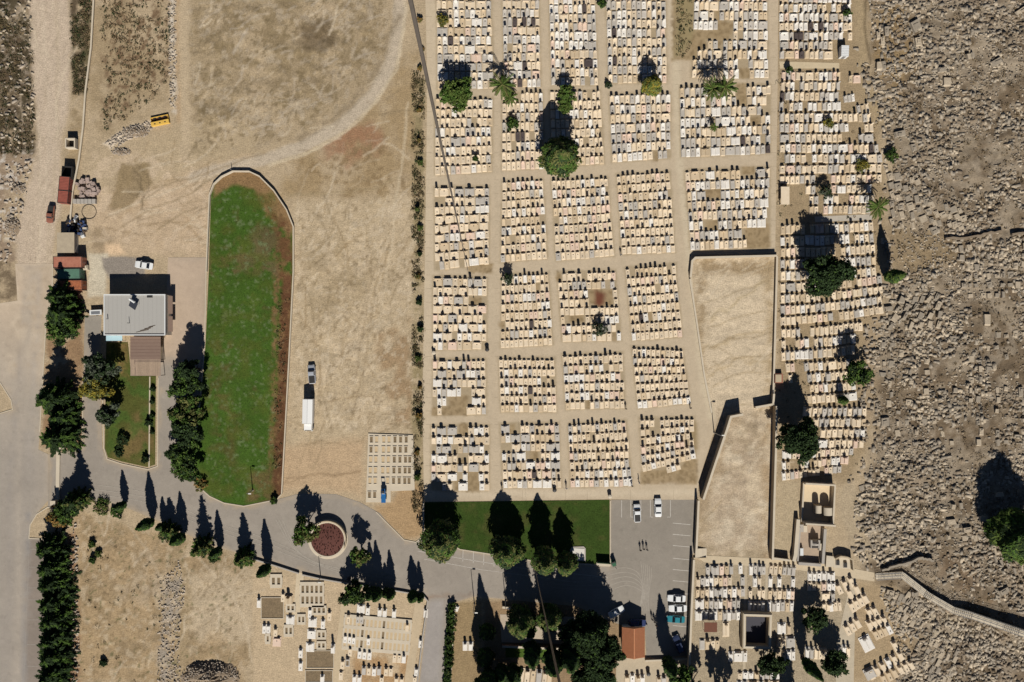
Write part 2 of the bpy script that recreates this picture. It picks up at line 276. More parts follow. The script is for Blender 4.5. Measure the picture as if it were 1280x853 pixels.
layers = [
 dict(p=[(-60, -60), (40, -60), (42, 80), (46, 160), (44, 196), (-60, 200)], c=SCRUB, f=5, rag=6, ps=14, pt=.36, pw=.2),
 dict(p=[(-60, -60), (40, -60), (44, 196), (-60, 196)], c=C(72, 64, 46), f=6, rag=8, ps=7, pt=.52, pw=.08, op=.85),
 dict(p=[(-60, -60), (40, -60), (44, 196), (-60, 196)], c=C(150, 136, 118), f=6, rag=8, ps=4, pt=.64, pw=.04, op=.8),
 dict(p=[(86, -60), (118, -60), (114, 60), (108, 116), (90, 118), (88, 50)], c=SCRUB, f=4, rag=4, ps=9, pt=.36, pw=.2),
 dict(p=[(86, -60), (118, -60), (114, 60), (108, 116), (90, 118), (88, 50)], c=C(74, 72, 48), f=4, rag=4, ps=5, pt=.56, pw=.08),
 dict(p=[(90, 118), (108, 116), (96, 250), (78, 250), (84, 170)], c=OLIVE, f=5, rag=4, ps=10),
 dict(p=[(-60, 190), (50, 190), (30, 240), (20, 300), (18, 330), (-60, 340)], c=C(150, 130, 108), f=6, rag=6, ps=10, pt=.45),
 dict(p=[(-60, 190), (46, 190), (30, 240), (20, 300), (-60, 300)], c=C(200, 190, 176), f=6, rag=6, ps=5, pt=.62, pw=.05),
 dict(p=[(-60, 325), (14, 328), (24, 350), (20, 375), (-60, 372)], c=C(122, 106, 84), f=4, rag=5, ps=8, pt=.42, pw=.2),
 dict(p=[(34, -60), (86, -60), (88, 60), (87, 110), (80, 160), (74, 196), (78, 250), (66, 300), (64, 400), (24, 400), (20, 300), (32, 240), (48, 196), (46, 140), (40, 80)], c=C(194, 175, 152), f=4, rag=4),
 dict(p=[(52, -60), (56, 60), (62, 180), (50, 300), (44, 400)], line=1, w=3, c=C(204, 186, 162), f=3, rag=3, op=.7),
 dict(p=[(68, -60), (72, 60), (72, 180), (60, 300), (54, 400)], line=1, w=3, c=C(184, 166, 140), f=3, rag=3, op=.7),
 dict(p=[(120, -60), (216, -60), (216, 130), (180, 150), (120, 170), (106, 120)], c=OLIVE, f=8, rag=10, ps=22, pt=.45, pw=.15, op=.8),
 dict(p=[(140, -30), (214, -30), (214, 90), (190, 120), (125, 160), (130, 60)], c=C(122, 100, 76), f=8, rag=10, ps=6, pt=.58, pw=.08),
 dict(p=[(212, -40), (217, 60), (219, 138)], line=1, w=8, c=C(206, 194, 176), f=3, rag=4, ps=5, pt=.5, pw=.08),
 dict(p=[(222, -40), (224, 60), (224, 150)], line=1, w=5, c=C(182, 152, 116), f=4, rag=3),
 dict(p=[(130, 180), (160, 160), (195, 150), (190, 160), (165, 172), (140, 186)], c=C(222, 206, 182), f=3, rag=5, ps=5, pt=.42, pw=.1),
 dict(p=[(150, 205), (182, 205), (190, 230), (175, 245), (160, 262), (138, 262)], c=C(158, 138, 106), f=5, rag=5, op=.9),
 dict(p=[(165, 225), (176, 245)], line=1, w=2, c=C(120, 104, 78), f=2, rag=2, op=.7),
 dict(p=[(238, -60), (480, -60), (492, 30), (470, 90), (430, 140), (360, 180), (280, 200), (232, 190), (224, 90)], c=C(160, 141, 111), f=14, rag=16, ps=40, pt=.38, pw=.2, op=.85),
 dict(p=[(238, -60), (480, -60), (480, 60), (430, 130), (340, 180), (240, 190)], c=C(138, 120, 90), f=14, rag=14, ps=16, pt=.58, pw=.12, op=.75),
 dict(p=[(380, 30), (420, 30), (430, 60), (395, 62)], c=C(130, 112, 84), f=8, rag=10, ps=9, op=.7),
 dict(p=[(350, 200), (420, 162), (470, 118), (500, 70), (522, 60), (530, 140), (522, 240), (440, 250), (350, 245)], c=C(160, 137, 102), f=10, rag=12, ps=30, pt=.4, pw=.2, op=.9),
 dict(p=[(410, 165), (470, 150), (482, 180), (440, 205), (405, 200)], c=C(152, 112, 84), f=10, rag=12, ps=14, pt=.45, pw=.16, op=.8),
 dict(p=[(500, -60), (499, 30), (488, 80), (462, 124), (424, 158), (378, 184), (330, 200), (292, 208)], line=1, w=14, c=TRACK, f=3, rag=3),
 dict(p=[(484, 90), (458, 128), (418, 160), (376, 186), (340, 196)], line=1, w=4, c=C(170, 156, 136), f=2, rag=3, op=.8),
 dict(p=[(506, -60), (505, 30), (494, 84), (466, 130), (428, 166), (380, 192), (340, 204)], line=1, w=2.5, c=C(196, 178, 144), f=2, rag=3, op=.8),
 dict(p=[(120, 250), (250, 205), (330, 196), (300, 216), (270, 226), (262, 260), (261, 320), (125, 318), (112, 290)], c=C(192, 168, 138), f=10, rag=8, op=.75),
 dict(p=[(185, 236), (225, 222), (280, 204), (340, 190)], line=1, w=5, c=C(184, 160, 126), f=4, rag=5, op=.6),
 dict(p=[(150, 270), (190, 250), (230, 262), (250, 300)], line=1, w=4, c=C(180, 154, 120), f=4, rag=6, op=.6),
 dict(p=[(118, 285), (135, 290), (142, 300), (128, 318), (114, 310)], c=C(158, 138, 110), f=4, rag=4),
 dict(p=[(132, 306), (150, 304), (158, 318), (134, 320)], c=C(218, 188, 152), f=4, rag=4),
 dict(p=[(180, 180), (260, 150), (340, 160), (330, 190), (250, 206), (190, 230)], c=C(182, 162, 130), f=10, rag=10, ps=30, pt=.45, op=.7),
 # yard between garden and cemetery
 dict(p=[(366, 250), (528, 250), (522, 540), (460, 540), (455, 620), (370, 612), (360, 520)], c=C(186, 166, 135), f=6, rag=6),
 dict(p=[(380, 300), (470, 290), (470, 400), (380, 420)], c=C(164, 144, 112), f=20, rag=18, ps=26, pt=.5, pw=.2, op=.8),
 dict(p=[(366, 250), (525, 250), (520, 540), (366, 540)], c=C(200, 180, 150), f=8, rag=10, ps=18, pt=.62, pw=.1, op=.7),
 dict(p=[(472, 420), (515, 400), (516, 530), (490, 530), (478, 480)], c=C(158, 132, 100), f=6, rag=8, ps=18, pt=.42, pw=.15, op=.9),
 dict(p=[(500, 225), (484, 300), (470, 360), (440, 440)], line=1, w=22, c=C(194, 174, 144), f=8, rag=6, op=.55),
 dict(p=[(482, 300), (466, 370), (458, 420)], line=1, w=1.6, c=C(168, 146, 112), f=1.2, rag=2, op=.7),
 dict(p=[(488, 300), (473, 370), (466, 420)], line=1, w=1.6, c=C(168, 146, 112), f=1.2, rag=2, op=.7),
 dict(p=[(360, 245), (420, 240), (470, 236), (495, 222)], line=1, w=2, c=C(156, 138, 106), f=2, rag=4, op=.7),
 dict(p=[(350, 560), (455, 548), (452, 620), (400, 612), (350, 612)], c=C(188, 160, 126), f=8, rag=6, op=.8),
 dict(p=[(355, 604), (390, 595), (450, 590)], line=1, w=1.5, c=C(150, 126, 96), f=1.5, rag=4, op=.8),
 dict(p=[(516, 100), (530, 100), (528, 660), (514, 640)], c=C(150, 134, 100), f=4, rag=5, ps=9, pt=.4, pw=.15),
 dict(p=[(505, 600), (530, 610), (528, 672), (508, 676), (470, 640), (470, 632), (490, 628)], c=C(172, 142, 104), f=5, rag=5, op=.9),
 # south-west field
 dict(p=[(92, 640), (310, 700), (330, 720), (330, 760), (300, 853), (90, 853), (84, 700)], c=C(170, 146, 112), f=6, rag=6),
 dict(p=[(92, 640), (310, 700), (330, 720), (330, 760), (300, 900), (90, 900), (84, 700)], c=C(150, 130, 100), f=8, rag=8, ps=22, pt=.58, pw=.12, op=.7),
 dict(p=[(180, 680), (215, 720), (205, 760), (150, 740)], c=C(180, 162, 136), f=12, rag=12, ps=20, op=.7),
 dict(p=[(225, 720), (320, 712), (322, 800), (250, 800), (225, 770)], c=C(194, 176, 148), f=12, rag=12, op=.7),
 dict(p=[(226, 690), (232, 740), (228, 800), (222, 853)], line=1, w=16, c=C(164, 144, 112), f=6, rag=8, op=.8),
 dict(p=[(215, 730), (214, 770), (204, 800), (210, 853)], line=1, w=18, c=C(160, 148, 132), f=4, rag=5, ps=5, pt=.42, pw=.12),
 dict(p=[(84, 660), (95, 660), (100, 900), (84, 900)], c=C(150, 118, 90), f=4, rag=6, ps=8, pt=.4),
 dict(p=[(92, 640), (300, 700), (290, 853), (90, 853)], c=C(98, 96, 62), f=4, rag=6, ps=6, pt=.72, pw=.04, op=.8),
 dict(p=[(60, 380), (104, 380), (104, 560), (52, 560), (58, 450)], c=C(150, 122, 92), f=4, rag=4, ps=10, pt=.35),
 dict(p=[(110, 318), (135, 318), (132, 370), (110, 372)], c=C(200, 188, 164), f=3, rag=3),
 dict(p=[(126, 322), (182, 322), (180, 346), (136, 348)], c=C(146, 136, 124), f=2, rag=3),
 # fenced dirt yards and rubble slope
 dict(p=[(862, 320), (970, 318), (968, 700), (866, 692), (870, 620), (905, 530), (890, 515)], c=C(204, 185, 156), f=4, rag=4),
 dict(p=[(868, 322), (968, 322), (966, 342), (880, 345), (884, 420), (872, 420)], c=C(150, 128, 96), f=8, rag=7, ps=12, pt=.45, op=.85),
 dict(p=[(880, 440), (920, 420), (965, 410)], line=1, w=3, c=C(170, 148, 112), f=3, rag=8, op=.7),
 dict(p=[(885, 470), (920, 452), (965, 452)], line=1, w=3, c=C(170, 148, 112), f=3, rag=8, op=.7),
 dict(p=[(890, 400), (960, 350)], line=1, w=3, c=C(176, 156, 120), f=3, rag=8, op=.7),
 dict(p=[(900, 520), (960, 520), (950, 690), (880, 690)], c=C(176, 157, 132), f=14, rag=14, ps=20, pt=.36, op=.85),
 dict(p=[(905, 530), (890, 580), (876, 625), (872, 690)], line=1, w=22, c=C(156, 136, 108), f=8, rag=8, ps=10, pt=.4, op=.8),
 dict(p=[(964, 515), (960, 600), (958, 695)], line=1, w=16, c=C(166, 142, 110), f=8, rag=8, ps=12, pt=.42, op=.8),
 dict(p=[(870, 690), (962, 696)], line=1, w=14, c=C(160, 142, 114), f=6, rag=6, ps=9, pt=.42, op=.8),
 dict(p=[(900, 540), (960, 530), (955, 690), (885, 690)], c=C(206, 190, 164), f=14, rag=14, ps=14, pt=.6, op=.7),
 dict(p=[(905, 520), (960, 512), (956, 560), (905, 570)], c=C(160, 142, 116), f=8, rag=10, ps=8, pt=.5, op=.8),
 dict(p=[(960, 325), (964, 420), (962, 500)], line=1, w=10, c=C(168, 146, 112), f=6, rag=6, ps=10, pt=.4, op=.8),
 dict(p=[(970, 600), (1000, 600), (996, 690), (966, 690)], c=C(178, 160, 130), f=4, rag=5, op=.8),
 dict(p=[(222, -60), (236, -60), (238, 120), (240, 196), (226, 200)], c=C(188, 168, 138), f=4, rag=4, op=.9),
 dict(p=[(238, -60), (480, -60), (486, 60), (440, 130), (350, 180), (240, 190)], c=C(180, 164, 140), f=10, rag=8, ps=7, pt=.6, pw=.08, op=.6),
 dict(p=[(238, -60), (480, -60), (486, 60), (440, 130), (350, 180), (240, 190)], c=C(126, 109, 80), f=10, rag=8, ps=5, pt=.63, pw=.06, op=.7),
 dict(p=[(502, -60), (500, 20), (490, 80), (464, 124), (426, 158), (380, 184), (332, 199), (290, 207), (240, 222)], line=1, w=13, c=C(188, 172, 149), f=3, rag=3, op=.95),
 dict(p=[(508, -60), (507, 20), (497, 84), (470, 130), (432, 166), (384, 192), (336, 206)], line=1, w=3, c=C(204, 187, 158), f=2, rag=3, op=.8),
 dict(p=[(495, -60), (493, 20), (482, 80), (456, 120), (420, 152), (376, 178)], line=1, w=2.5, c=C(160, 145, 122), f=2, rag=3, op=.7),
 dict(p=[(372, 30), (410, 24), (424, 50), (400, 66), (376, 58)], c=C(104, 88, 66), f=8, rag=10, rs=7, op=.75),
 dict(p=[(500, 20), (470, 92), (430, 140), (376, 172)], line=1, w=7, c=C(138, 122, 98), f=4, rag=4, ps=12, pt=.42, op=.7),
 dict(p=[(350, 205), (480, 170), (520, 240), (440, 250)], c=C(134, 112, 80), f=8, rag=8, ps=6, pt=.6, pw=.08, op=.7),
 dict(p=[(366, 250), (522, 250), (520, 540), (366, 540)], c=C(134, 115, 86), f=8, rag=8, ps=4.5, pt=.66, pw=.05, op=.6),
 dict(p=[(366, 250), (522, 250), (520, 540), (366, 540)], c=C(204, 186, 158), f=8, rag=8, ps=6, pt=.63, pw=.06, op=.6),
 dict(p=[(95, 640), (310, 700), (320, 860), (92, 860)], c=C(132, 112, 82), f=6, rag=6, ps=4.5, pt=.65, pw=.05, op=.6),
 dict(p=[(95, 640), (310, 700), (320, 860), (92, 860)], c=C(194, 175, 146), f=6, rag=6, ps=7, pt=.62, pw=.08, op=.6),
 dict(p=[(110, 190), (262, 200), (262, 318), (118, 300)], c=C(204, 182, 154), f=8, rag=8, ps=10, pt=.55, pw=.1, op=.6),
 dict(p=[(150, 205), (184, 205), (192, 230), (172, 250), (158, 264), (136, 262)], c=C(146, 126, 94), f=3, rag=6, rs=9, op=.85),
 dict(p=[(140, 262), (190, 236), (240, 222), (330, 192)], line=1, w=2.0, c=C(150, 130, 100), f=1.4, rag=3, rs=20, op=.7),
 dict(p=[(136, 270), (190, 246), (250, 226), (320, 202)], line=1, w=2.0, c=C(206, 188, 160), f=1.4, rag=3, rs=20, op=.7),
 dict(p=[(150, 286), (190, 262), (232, 244), (262, 226)], line=1, w=2.0, c=C(152, 132, 102), f=1.4, rag=3, rs=20, op=.7),
 dict(p=[(158, 240), (172, 246), (178, 236), (170, 222)], line=1, w=1.8, c=C(112, 96, 72), f=1.4, rag=3, rs=20, op=.7),
 dict(p=[(166, 212), (176, 224), (180, 246), (178, 262)], line=1, w=1.8, c=C(112, 96, 72), f=1.4, rag=3, rs=20, op=.7),
 dict(p=[(170, 206), (182, 220), (186, 234), (176, 250)], line=1, w=1.6, c=C(118, 100, 76), f=1.4, rag=3, rs=20, op=.7),
 dict(p=[(172, 282), (210, 276), (238, 284), (256, 306)], line=1, w=2.0, c=C(150, 128, 98), f=1.4, rag=3, rs=20, op=.7),
 dict(p=[(180, 268), (220, 262), (246, 276), (262, 296)], line=1, w=1.8, c=C(206, 186, 156), f=1.4, rag=3, rs=20, op=.7),
 dict(p=[(480, 300), (462, 360), (452, 420), (446, 470)], line=1, w=1.4, c=C(150, 130, 100), f=1.4, rag=3, rs=20, op=.7),
 dict(p=[(487, 300), (470, 360), (460, 420), (454, 470)], line=1, w=1.4, c=C(150, 130, 100), f=1.4, rag=3, rs=20, op=.7),
 dict(p=[(494, 270), (486, 330), (476, 390), (470, 430)], line=1, w=1.4, c=C(206, 188, 158), f=1.4, rag=3, rs=20, op=.7),
 dict(p=[(510, 130), (506, 180), (500, 225), (490, 262)], line=1, w=3.0, c=C(198, 180, 150), f=1.4, rag=3, rs=20, op=.7),
 dict(p=[(380, 444), (400, 440), (430, 448), (440, 470)], line=1, w=1.2, c=C(140, 122, 94), f=1.4, rag=3, rs=20, op=.7),
 dict(p=[(370, 560), (400, 552), (430, 556), (452, 552)], line=1, w=1.2, c=C(146, 124, 94), f=1.4, rag=3, rs=20, op=.7),
 dict(p=[(360, 600), (390, 592), (420, 596), (450, 588)], line=1, w=1.4, c=C(140, 116, 88), f=1.4, rag=3, rs=20, op=.7),
 dict(p=[(440, 520), (452, 470), (478, 440), (500, 424)], line=1, w=1.2, c=C(150, 130, 100), f=1.4, rag=3, rs=20, op=.7),
 dict(p=[(880, 378), (905, 372), (930, 360), (962, 352)], line=1, w=1.6, c=C(164, 144, 112), f=1.4, rag=3, rs=20, op=.7),
 dict(p=[(884, 412), (910, 400), (940, 392), (964, 390)], line=1, w=1.6, c=C(160, 140, 108), f=1.4, rag=3, rs=20, op=.7),
 dict(p=[(886, 436), (910, 424), (940, 424), (964, 416)], line=1, w=1.8, c=C(156, 136, 104), f=1.4, rag=3, rs=20, op=.7),
 dict(p=[(888, 462), (912, 448), (940, 446), (964, 444)], line=1, w=1.6, c=C(158, 138, 106), f=1.4, rag=3, rs=20, op=.7),
 dict(p=[(892, 484), (915, 470), (940, 466), (962, 468)], line=1, w=1.8, c=C(160, 140, 108), f=1.4, rag=3, rs=20, op=.7),
 dict(p=[(890, 352), (910, 366), (930, 372), (950, 368)], line=1, w=1.4, c=C(206, 188, 158), f=1.4, rag=3, rs=20, op=.7),
 dict(p=[(880, 400), (900, 388), (922, 386), (940, 376)], line=1, w=1.4, c=C(208, 190, 160), f=1.4, rag=3, rs=20, op=.7),
 dict(p=[(130, 660), (170, 690), (190, 740), (196, 790)], line=1, w=2.0, c=C(148, 126, 94), f=1.4, rag=3, rs=20, op=.7),
 dict(p=[(160, 656), (186, 690), (204, 730), (208, 760)], line=1, w=2.0, c=C(190, 172, 144), f=1.4, rag=3, rs=20, op=.7),
 dict(p=[(250, 700), (290, 740), (310, 790), (318, 840)], line=1, w=2.0, c=C(206, 188, 160), f=1.4, rag=3, rs=20, op=.7),
 dict(p=[(972, -60), (1075, -60), (1078, 90), (1100, 160), (1108, 260), (1104, 380), (1082, 440), (1085, 560), (1060, 605), (974, 600)], c=C(158, 138, 108), f=8, rag=6),
 dict(p=RUBBLE, c=RUBG, f=10, rag=12),
 dict(p=RUBBLE, c=C(110, 94, 74), f=10, rag=12, ps=30, pt=.5, pw=.12, op=.9),
 dict(p=RUBBLE, c=C(160, 146, 126), f=10, rag=12, ps=11, pt=.56, pw=.12, op=.6),
 dict(p=[(1085, 0), (1130, 0), (1140, 90), (1120, 130), (1095, 90)], c=C(152, 128, 92), f=12, rag=12, ps=20, pt=.4, op=.8),
 dict(p=[(1108, 285), (1180, 290), (1200, 320), (1150, 345), (1112, 340)], c=C(150, 130, 100), f=12, rag=12, op=.8),
 dict(p=[(1066, 600), (1078, 640), (1090, 700), (1072, 712), (1048, 640), (1046, 612)], c=C(176, 158, 130), f=5, rag=5),
 dict(p=[(1098, 395), (1086, 440), (1092, 480), (1082, 530)], line=1, w=14, c=C(164, 144, 116), f=7, rag=6),
 dict(p=[(1070, -40), (1078, 40), (1080, 100), (1100, 150)], line=1, w=13, c=C(166, 146, 114), f=4, rag=4),
 dict(p=[(1082, -40), (1081, 40), (1088, 80)], line=1, w=2.5, c=C(96, 82, 60), f=2, rag=2, op=.8),
 dict(p=[(1048, 722), (1120, 735), (1150, 790), (1120, 850), (1060, 853)], c=C(168, 146, 114), f=8, rag=6),
 dict(p=[(1150, 755), (1185, 745), (1200, 790), (1185, 815), (1165, 790)], c=C(188, 172, 146), f=6, rag=8, ps=10, pt=.45),
 dict(p=[(1150, 700), (1210, 700), (1260, 745), (1230, 760), (1170, 725)], c=C(120, 100, 78), f=10, rag=10, ps=14, pt=.45, op=.7),
 # plots in the south
 dict(p=[(316, 716), (536, 745), (522, 860), (316, 860)], c=C(192, 170, 138), f=3, rag=4),
 dict(p=[(440, 800), (520, 812), (518, 860), (440, 860)], c=C(172, 138, 98), f=5, rag=6, ps=14, pt=.42, op=.9),
 dict(p=[(566, 752), (604, 750), (602, 860), (562, 860)], c=C(152, 130, 96), f=3, rag=3),
 dict(p=[(866, 700), (1064, 705), (1060, 860), (862, 860)], c=C(168, 152, 126), f=4, rag=4),
 dict(p=[(604, 750), (778, 755), (778, 870), (602, 870)], c=C(150, 126, 96), f=3, rag=3),
]
rs_ = random.Random(21)
def scrapes(poly, n, ang, lmin, lmax, cols, wmax=2.2):
    us = [q[0] for q in poly]; vs = [q[1] for q in poly]; k = 0
    while k < n:
        u, v = rs_.uniform(min(us), max(us)), rs_.uniform(min(vs), max(vs))
        if not bool(inside(np.array([u]), np.array([v]), poly)[0]): continue
        a = R(ang+rs_.gauss(0, 22)); l = rs_.uniform(lmin, lmax); b = rs_.uniform(-.5, .5); pts = []
        for t in (0, .33, .66, 1): pts.append((u+math.cos(a+b*t)*l*t, v-math.sin(a+b*t)*l*t))
        layers.append(dict(p=pts, line=1, w=rs_.uniform(.8, wmax), c=rs_.choice(cols), f=1.3, rag=2, rs=10, op=rs_.uniform(.3, .7), seed=k)); k += 1
DK, LT, BR = C(138, 120, 92), C(208, 191, 164), C(150, 128, 96)
scrapes([(238, 0), (470, 0), (470, 60), (420, 120), (330, 170), (240, 180)], 90, 38, 10, 40, [DK, LT, C(192, 178, 158)], 2.6)
scrapes([(130, 200), (262, 200), (262, 310), (130, 300)], 55, 22, 14, 55, [DK, LT, BR])
scrapes([(370, 250), (515, 250), (510, 540), (370, 600)], 90, 78, 12, 60, [DK, LT, BR])
scrapes([(96, 660), (300, 715), (300, 850), (96, 850)], 80, 62, 10, 45, [DK, LT, BR])
scrapes([(872, 330), (962, 330), (962, 690), (876, 690)], 60, 20, 10, 45, [C(160, 140, 108), LT])
scrapes([(20, 0), (84, 0), (72, 330), (24, 330)], 0, 85, 30, 80, [LT])
scrapes([(40, 0), (80, 0), (76, 200), (60, 380), (30, 380)], 40, 96, 40, 120, [LT, C(176, 158, 134)])
scrapes([(350, 110), (520, 100), (520, 240), (350, 240)], 30, 20, 10, 40, [DK, LT])
fx = np.arange(-12, 1293, 2.0); fy = np.arange(-12, 866, 2.0)
ox = np.array([-9000, -4000, -1600, -700, -300, -120, -50]); oy = ox
gx = np.concatenate([ox, fx, 1280-ox[::-1]]); gy = np.concatenate([oy, fy, 853-oy[::-1]])
GU, GV = np.meshgrid(gx, gy); U = GU.ravel(); V = GV.ravel()
gcol = paint(U, V, DIRT, layers)
dR = segdist(U, V, RUBBLE, True); mR = np.where(inside(U, V, RUBBLE), sst(4, 30, dR), 0)
flat = [(1088, 708), (1128, 708), (1290, 775), (1290, 800), (1120, 732), (1088, 732)]
mR = np.where(inside(U, V, flat), mR*.2, mR)
H = mR*(fbm(U/22, V/22, 3)*1.0+fbm(U/6, V/6, 8)*.35-.55)
pit = [(866, 326), (966, 324), (964, 500), (966, 690), (870, 690), (876, 620), (908, 530), (890, 500)]
dP = segdist(U, V, pit, True); H = np.where(inside(U, V, pit), sst(2, 14, dP)*(fbm(U/26, V/12, 13)-.5)*.35, H)
fld = [(95, 655), (300, 712), (300, 845), (95, 845)]
dP = segdist(U, V, fld, True); H = np.where(inside(U, V, fld), sst(2, 20, dP)*(fbm(U/30, V/30, 23)-.45)*.7, H)
yard = [(372, 262), (510, 262), (508, 535), (372, 540)]
dP = segdist(U, V, yard, True); H = np.where(inside(U, V, yard), sst(2, 20, dP)*(fbm(U/18, V/26, 33)-.5)*.5, H)
nwf = [(226, -12), (480, -12), (480, 60), (400, 150), (240, 190)]
dP = segdist(U, V, nwf, True); H = np.where(inside(U, V, nwf), sst(2, 20, dP)*(fbm(U/16, V/16, 43)-.5)*.7, H)
HG = H.reshape(GU.shape)
def gz(u, v):
    i = min(max(int(round((u+12)/2)), 0), len(fx)-1)+len(ox); j = min(max(int(round((v+12)/2)), 0), len(fy)-1)+len(oy)
    return float(HG[j, i])
nx, ny = len(gx), len(gy)
verts = np.stack([(U-640)*S, (426.5-V)*S, H], 1)
idx = np.arange(nx*ny).reshape(ny, nx)
faces = np.stack([idx[1:, :-1].ravel(), idx[1:, 1:].ravel(), idx[:-1, 1:].ravel(), idx[:-1, :-1].ravel()], 1)
me = bpy.data.meshes.new('ground'); me.from_pydata(verts.tolist(), [], faces.tolist())
setcol(me, gcol); me.materials.append(M_ground); me.polygons.foreach_set('use_smooth', [True]*len(me.polygons)); me.update()
tag(link('ground', me), kind='structure')

# ------------------------------------------------------------------ roads, parking, paths
ASPH = C(160, 151, 142)
LROAD = [(19, 330), (66, 330), (66, 356), (58, 400), (55, 450), (50, 540), (48, 562), (60, 568), (60, 626), (46, 642), (38, 655), (37, 672), (60, 674), (60, 900), (-60, 900), (-60, 520), (0, 518), (16, 513), (14, 500), (0, 480), (-60, 476), (-60, 388), (22, 376)]
sheet('road', LROAD, .03, M_road, C(172, 160, 144), [
    dict(p=LROAD+LROAD[:1], line=1, w=7, c=C(186, 166, 138), f=5, rag=5, ps=8, pt=.45, op=.8),
    dict(p=[(24, 540), (44, 540), (42, 640), (20, 640)], c=C(150, 142, 132), f=4, rag=3, op=.6), dict(p=[(-10, 610), (14, 612), (12, 660), (-10, 660)], c=C(166, 156, 142), f=3, rag=2, op=.8),
    dict(p=[(-60, 560), (60, 540), (60, 900), (-60, 900)], c=C(159, 149, 136), f=60, rag=10),
    dict(p=[(-60, 100), (140, 100), (140, 440), (-60, 440)], c=C(193, 174, 150), f=85, rag=8), dict(p=[(15, 325), (70, 325), (68, 430), (12, 470)], c=C(206, 188, 163), f=8, rag=8, ps=9, pt=.58, op=.6), dict(p=[(15, 325), (70, 325), (66, 440), (12, 470)], c=C(172, 153, 128), f=8, rag=8, ps=6, pt=.6, op=.5),
    dict(p=[(42, 330), (30, 480), (22, 600), (24, 700), (20, 900)], line=1, w=5, c=C(174, 162, 146), f=4, rag=2, op=.8),
    dict(p=[(34, 330), (22, 480), (12, 600), (10, 700), (8, 900)], line=1, w=3, c=C(150, 142, 134), f=3, rag=2, op=.5),
    dict(p=[(50, 330), (42, 480), (34, 600)], line=1, w=3, c=C(168, 158, 146), f=3, rag=2, op=.6),
    dict(p=[(36, 640), (29, 900)], line=1, w=5, c=C(144, 138, 132), f=3, rag=2, op=.9),
    dict(p=[(37, 674), (60, 674), (60, 900), (31, 900)], c=C(140, 128, 116), f=2, rag=1)], step=6)
MROAD = [(60, 568), (76, 566), (103, 560), (104, 500), (106, 395), (127, 395), (125, 470), (128, 560), (133, 574), (152, 580), (185, 587), (197, 583), (198, 470), (206, 420), (210, 322), (258, 322), (256, 430), (250, 500), (243, 560), (238, 588), (245, 607), (262, 621), (280, 629), (305, 633), (345, 625), (375, 617), (420, 618), (450, 628), (475, 642), (490, 660), (505, 675), (520, 678), (528, 672), (529, 660), (575, 687), (665, 701), (763, 708), (764, 625), (868, 625), (868, 690), (862, 700), (858, 820), (808, 822), (806, 784), (777, 782), (720, 758), (640, 750), (592, 746), (566, 754), (556, 900), (519, 900), (535, 752), (530, 742), (500, 737), (440, 728), (400, 721), (375, 715), (315, 696), (270, 684), (240, 671), (205, 654), (170, 640), (150, 631), (115, 627), (100, 632), (75, 640), (60, 634)]
sheet('driveway', MROAD, .034, M_road, C(154, 144, 131), [
    dict(p=MROAD+MROAD[:1], line=1, w=6, c=C(180, 160, 132), f=4, rag=4, ps=8, pt=.46, op=.75),
    dict(p=[(780, 660), (800, 655), (806, 690), (784, 694)], c=C(136, 128, 117), f=5, rag=5, ps=8, op=.7), dict(p=[(815, 700), (850, 704), (846, 730), (812, 726)], c=C(158, 148, 134), f=5, rag=6, ps=8, op=.7), dict(p=[(440, 640), (480, 670), (470, 690), (430, 668)], c=C(142, 133, 121), f=5, rag=6, ps=9, op=.7), dict(p=[(300, 650), (350, 664), (340, 690), (290, 672)], c=C(142, 133, 121), f=6, rag=6, ps=9, op=.6),
    dict(p=[(198, 320), (262, 320), (256, 450), (196, 450)], c=C(186, 165, 142), f=10, rag=5),
    dict(p=[(100, 390), (130, 390), (130, 420), (100, 420)], c=C(150, 142, 130), f=4, rag=3),
    dict(p=[(763, 624), (870, 624), (864, 830), (763, 830)], c=C(146, 137, 124), f=5, rag=2),
    dict(p=[(130, 600), (250, 640), (330, 665), (400, 690), (500, 715)], line=1, w=10, c=C(164, 154, 140), f=8, rag=4, op=.6),
    dict(p=[(350, 640), (380, 690), (440, 712)], line=1, w=3, c=C(166, 156, 142), f=3, rag=3, op=.6),
    dict(p=[(520, 745), (534, 747), (545, 745), (590, 745)], line=1, w=3, c=C(140, 118, 100), f=2, rag=2, op=.7),
    dict(p=[(555, 750), (532, 752), (520, 853), (550, 853)], c=C(160, 152, 144), f=4, rag=2),
    ], step=4)
PATH = [(531, -30), (973, -30), (972, 100), (969, 317), (862, 319), (866, 352), (872, 420), (884, 480), (893, 512), (897, 524), (886, 560), (874, 600), (870, 628), (764, 624), (530, 627), (528, 500), (531, 330), (533, 200), (534, 100)]
CEM = C(190, 172, 140); CEMP = C(192, 174, 147)
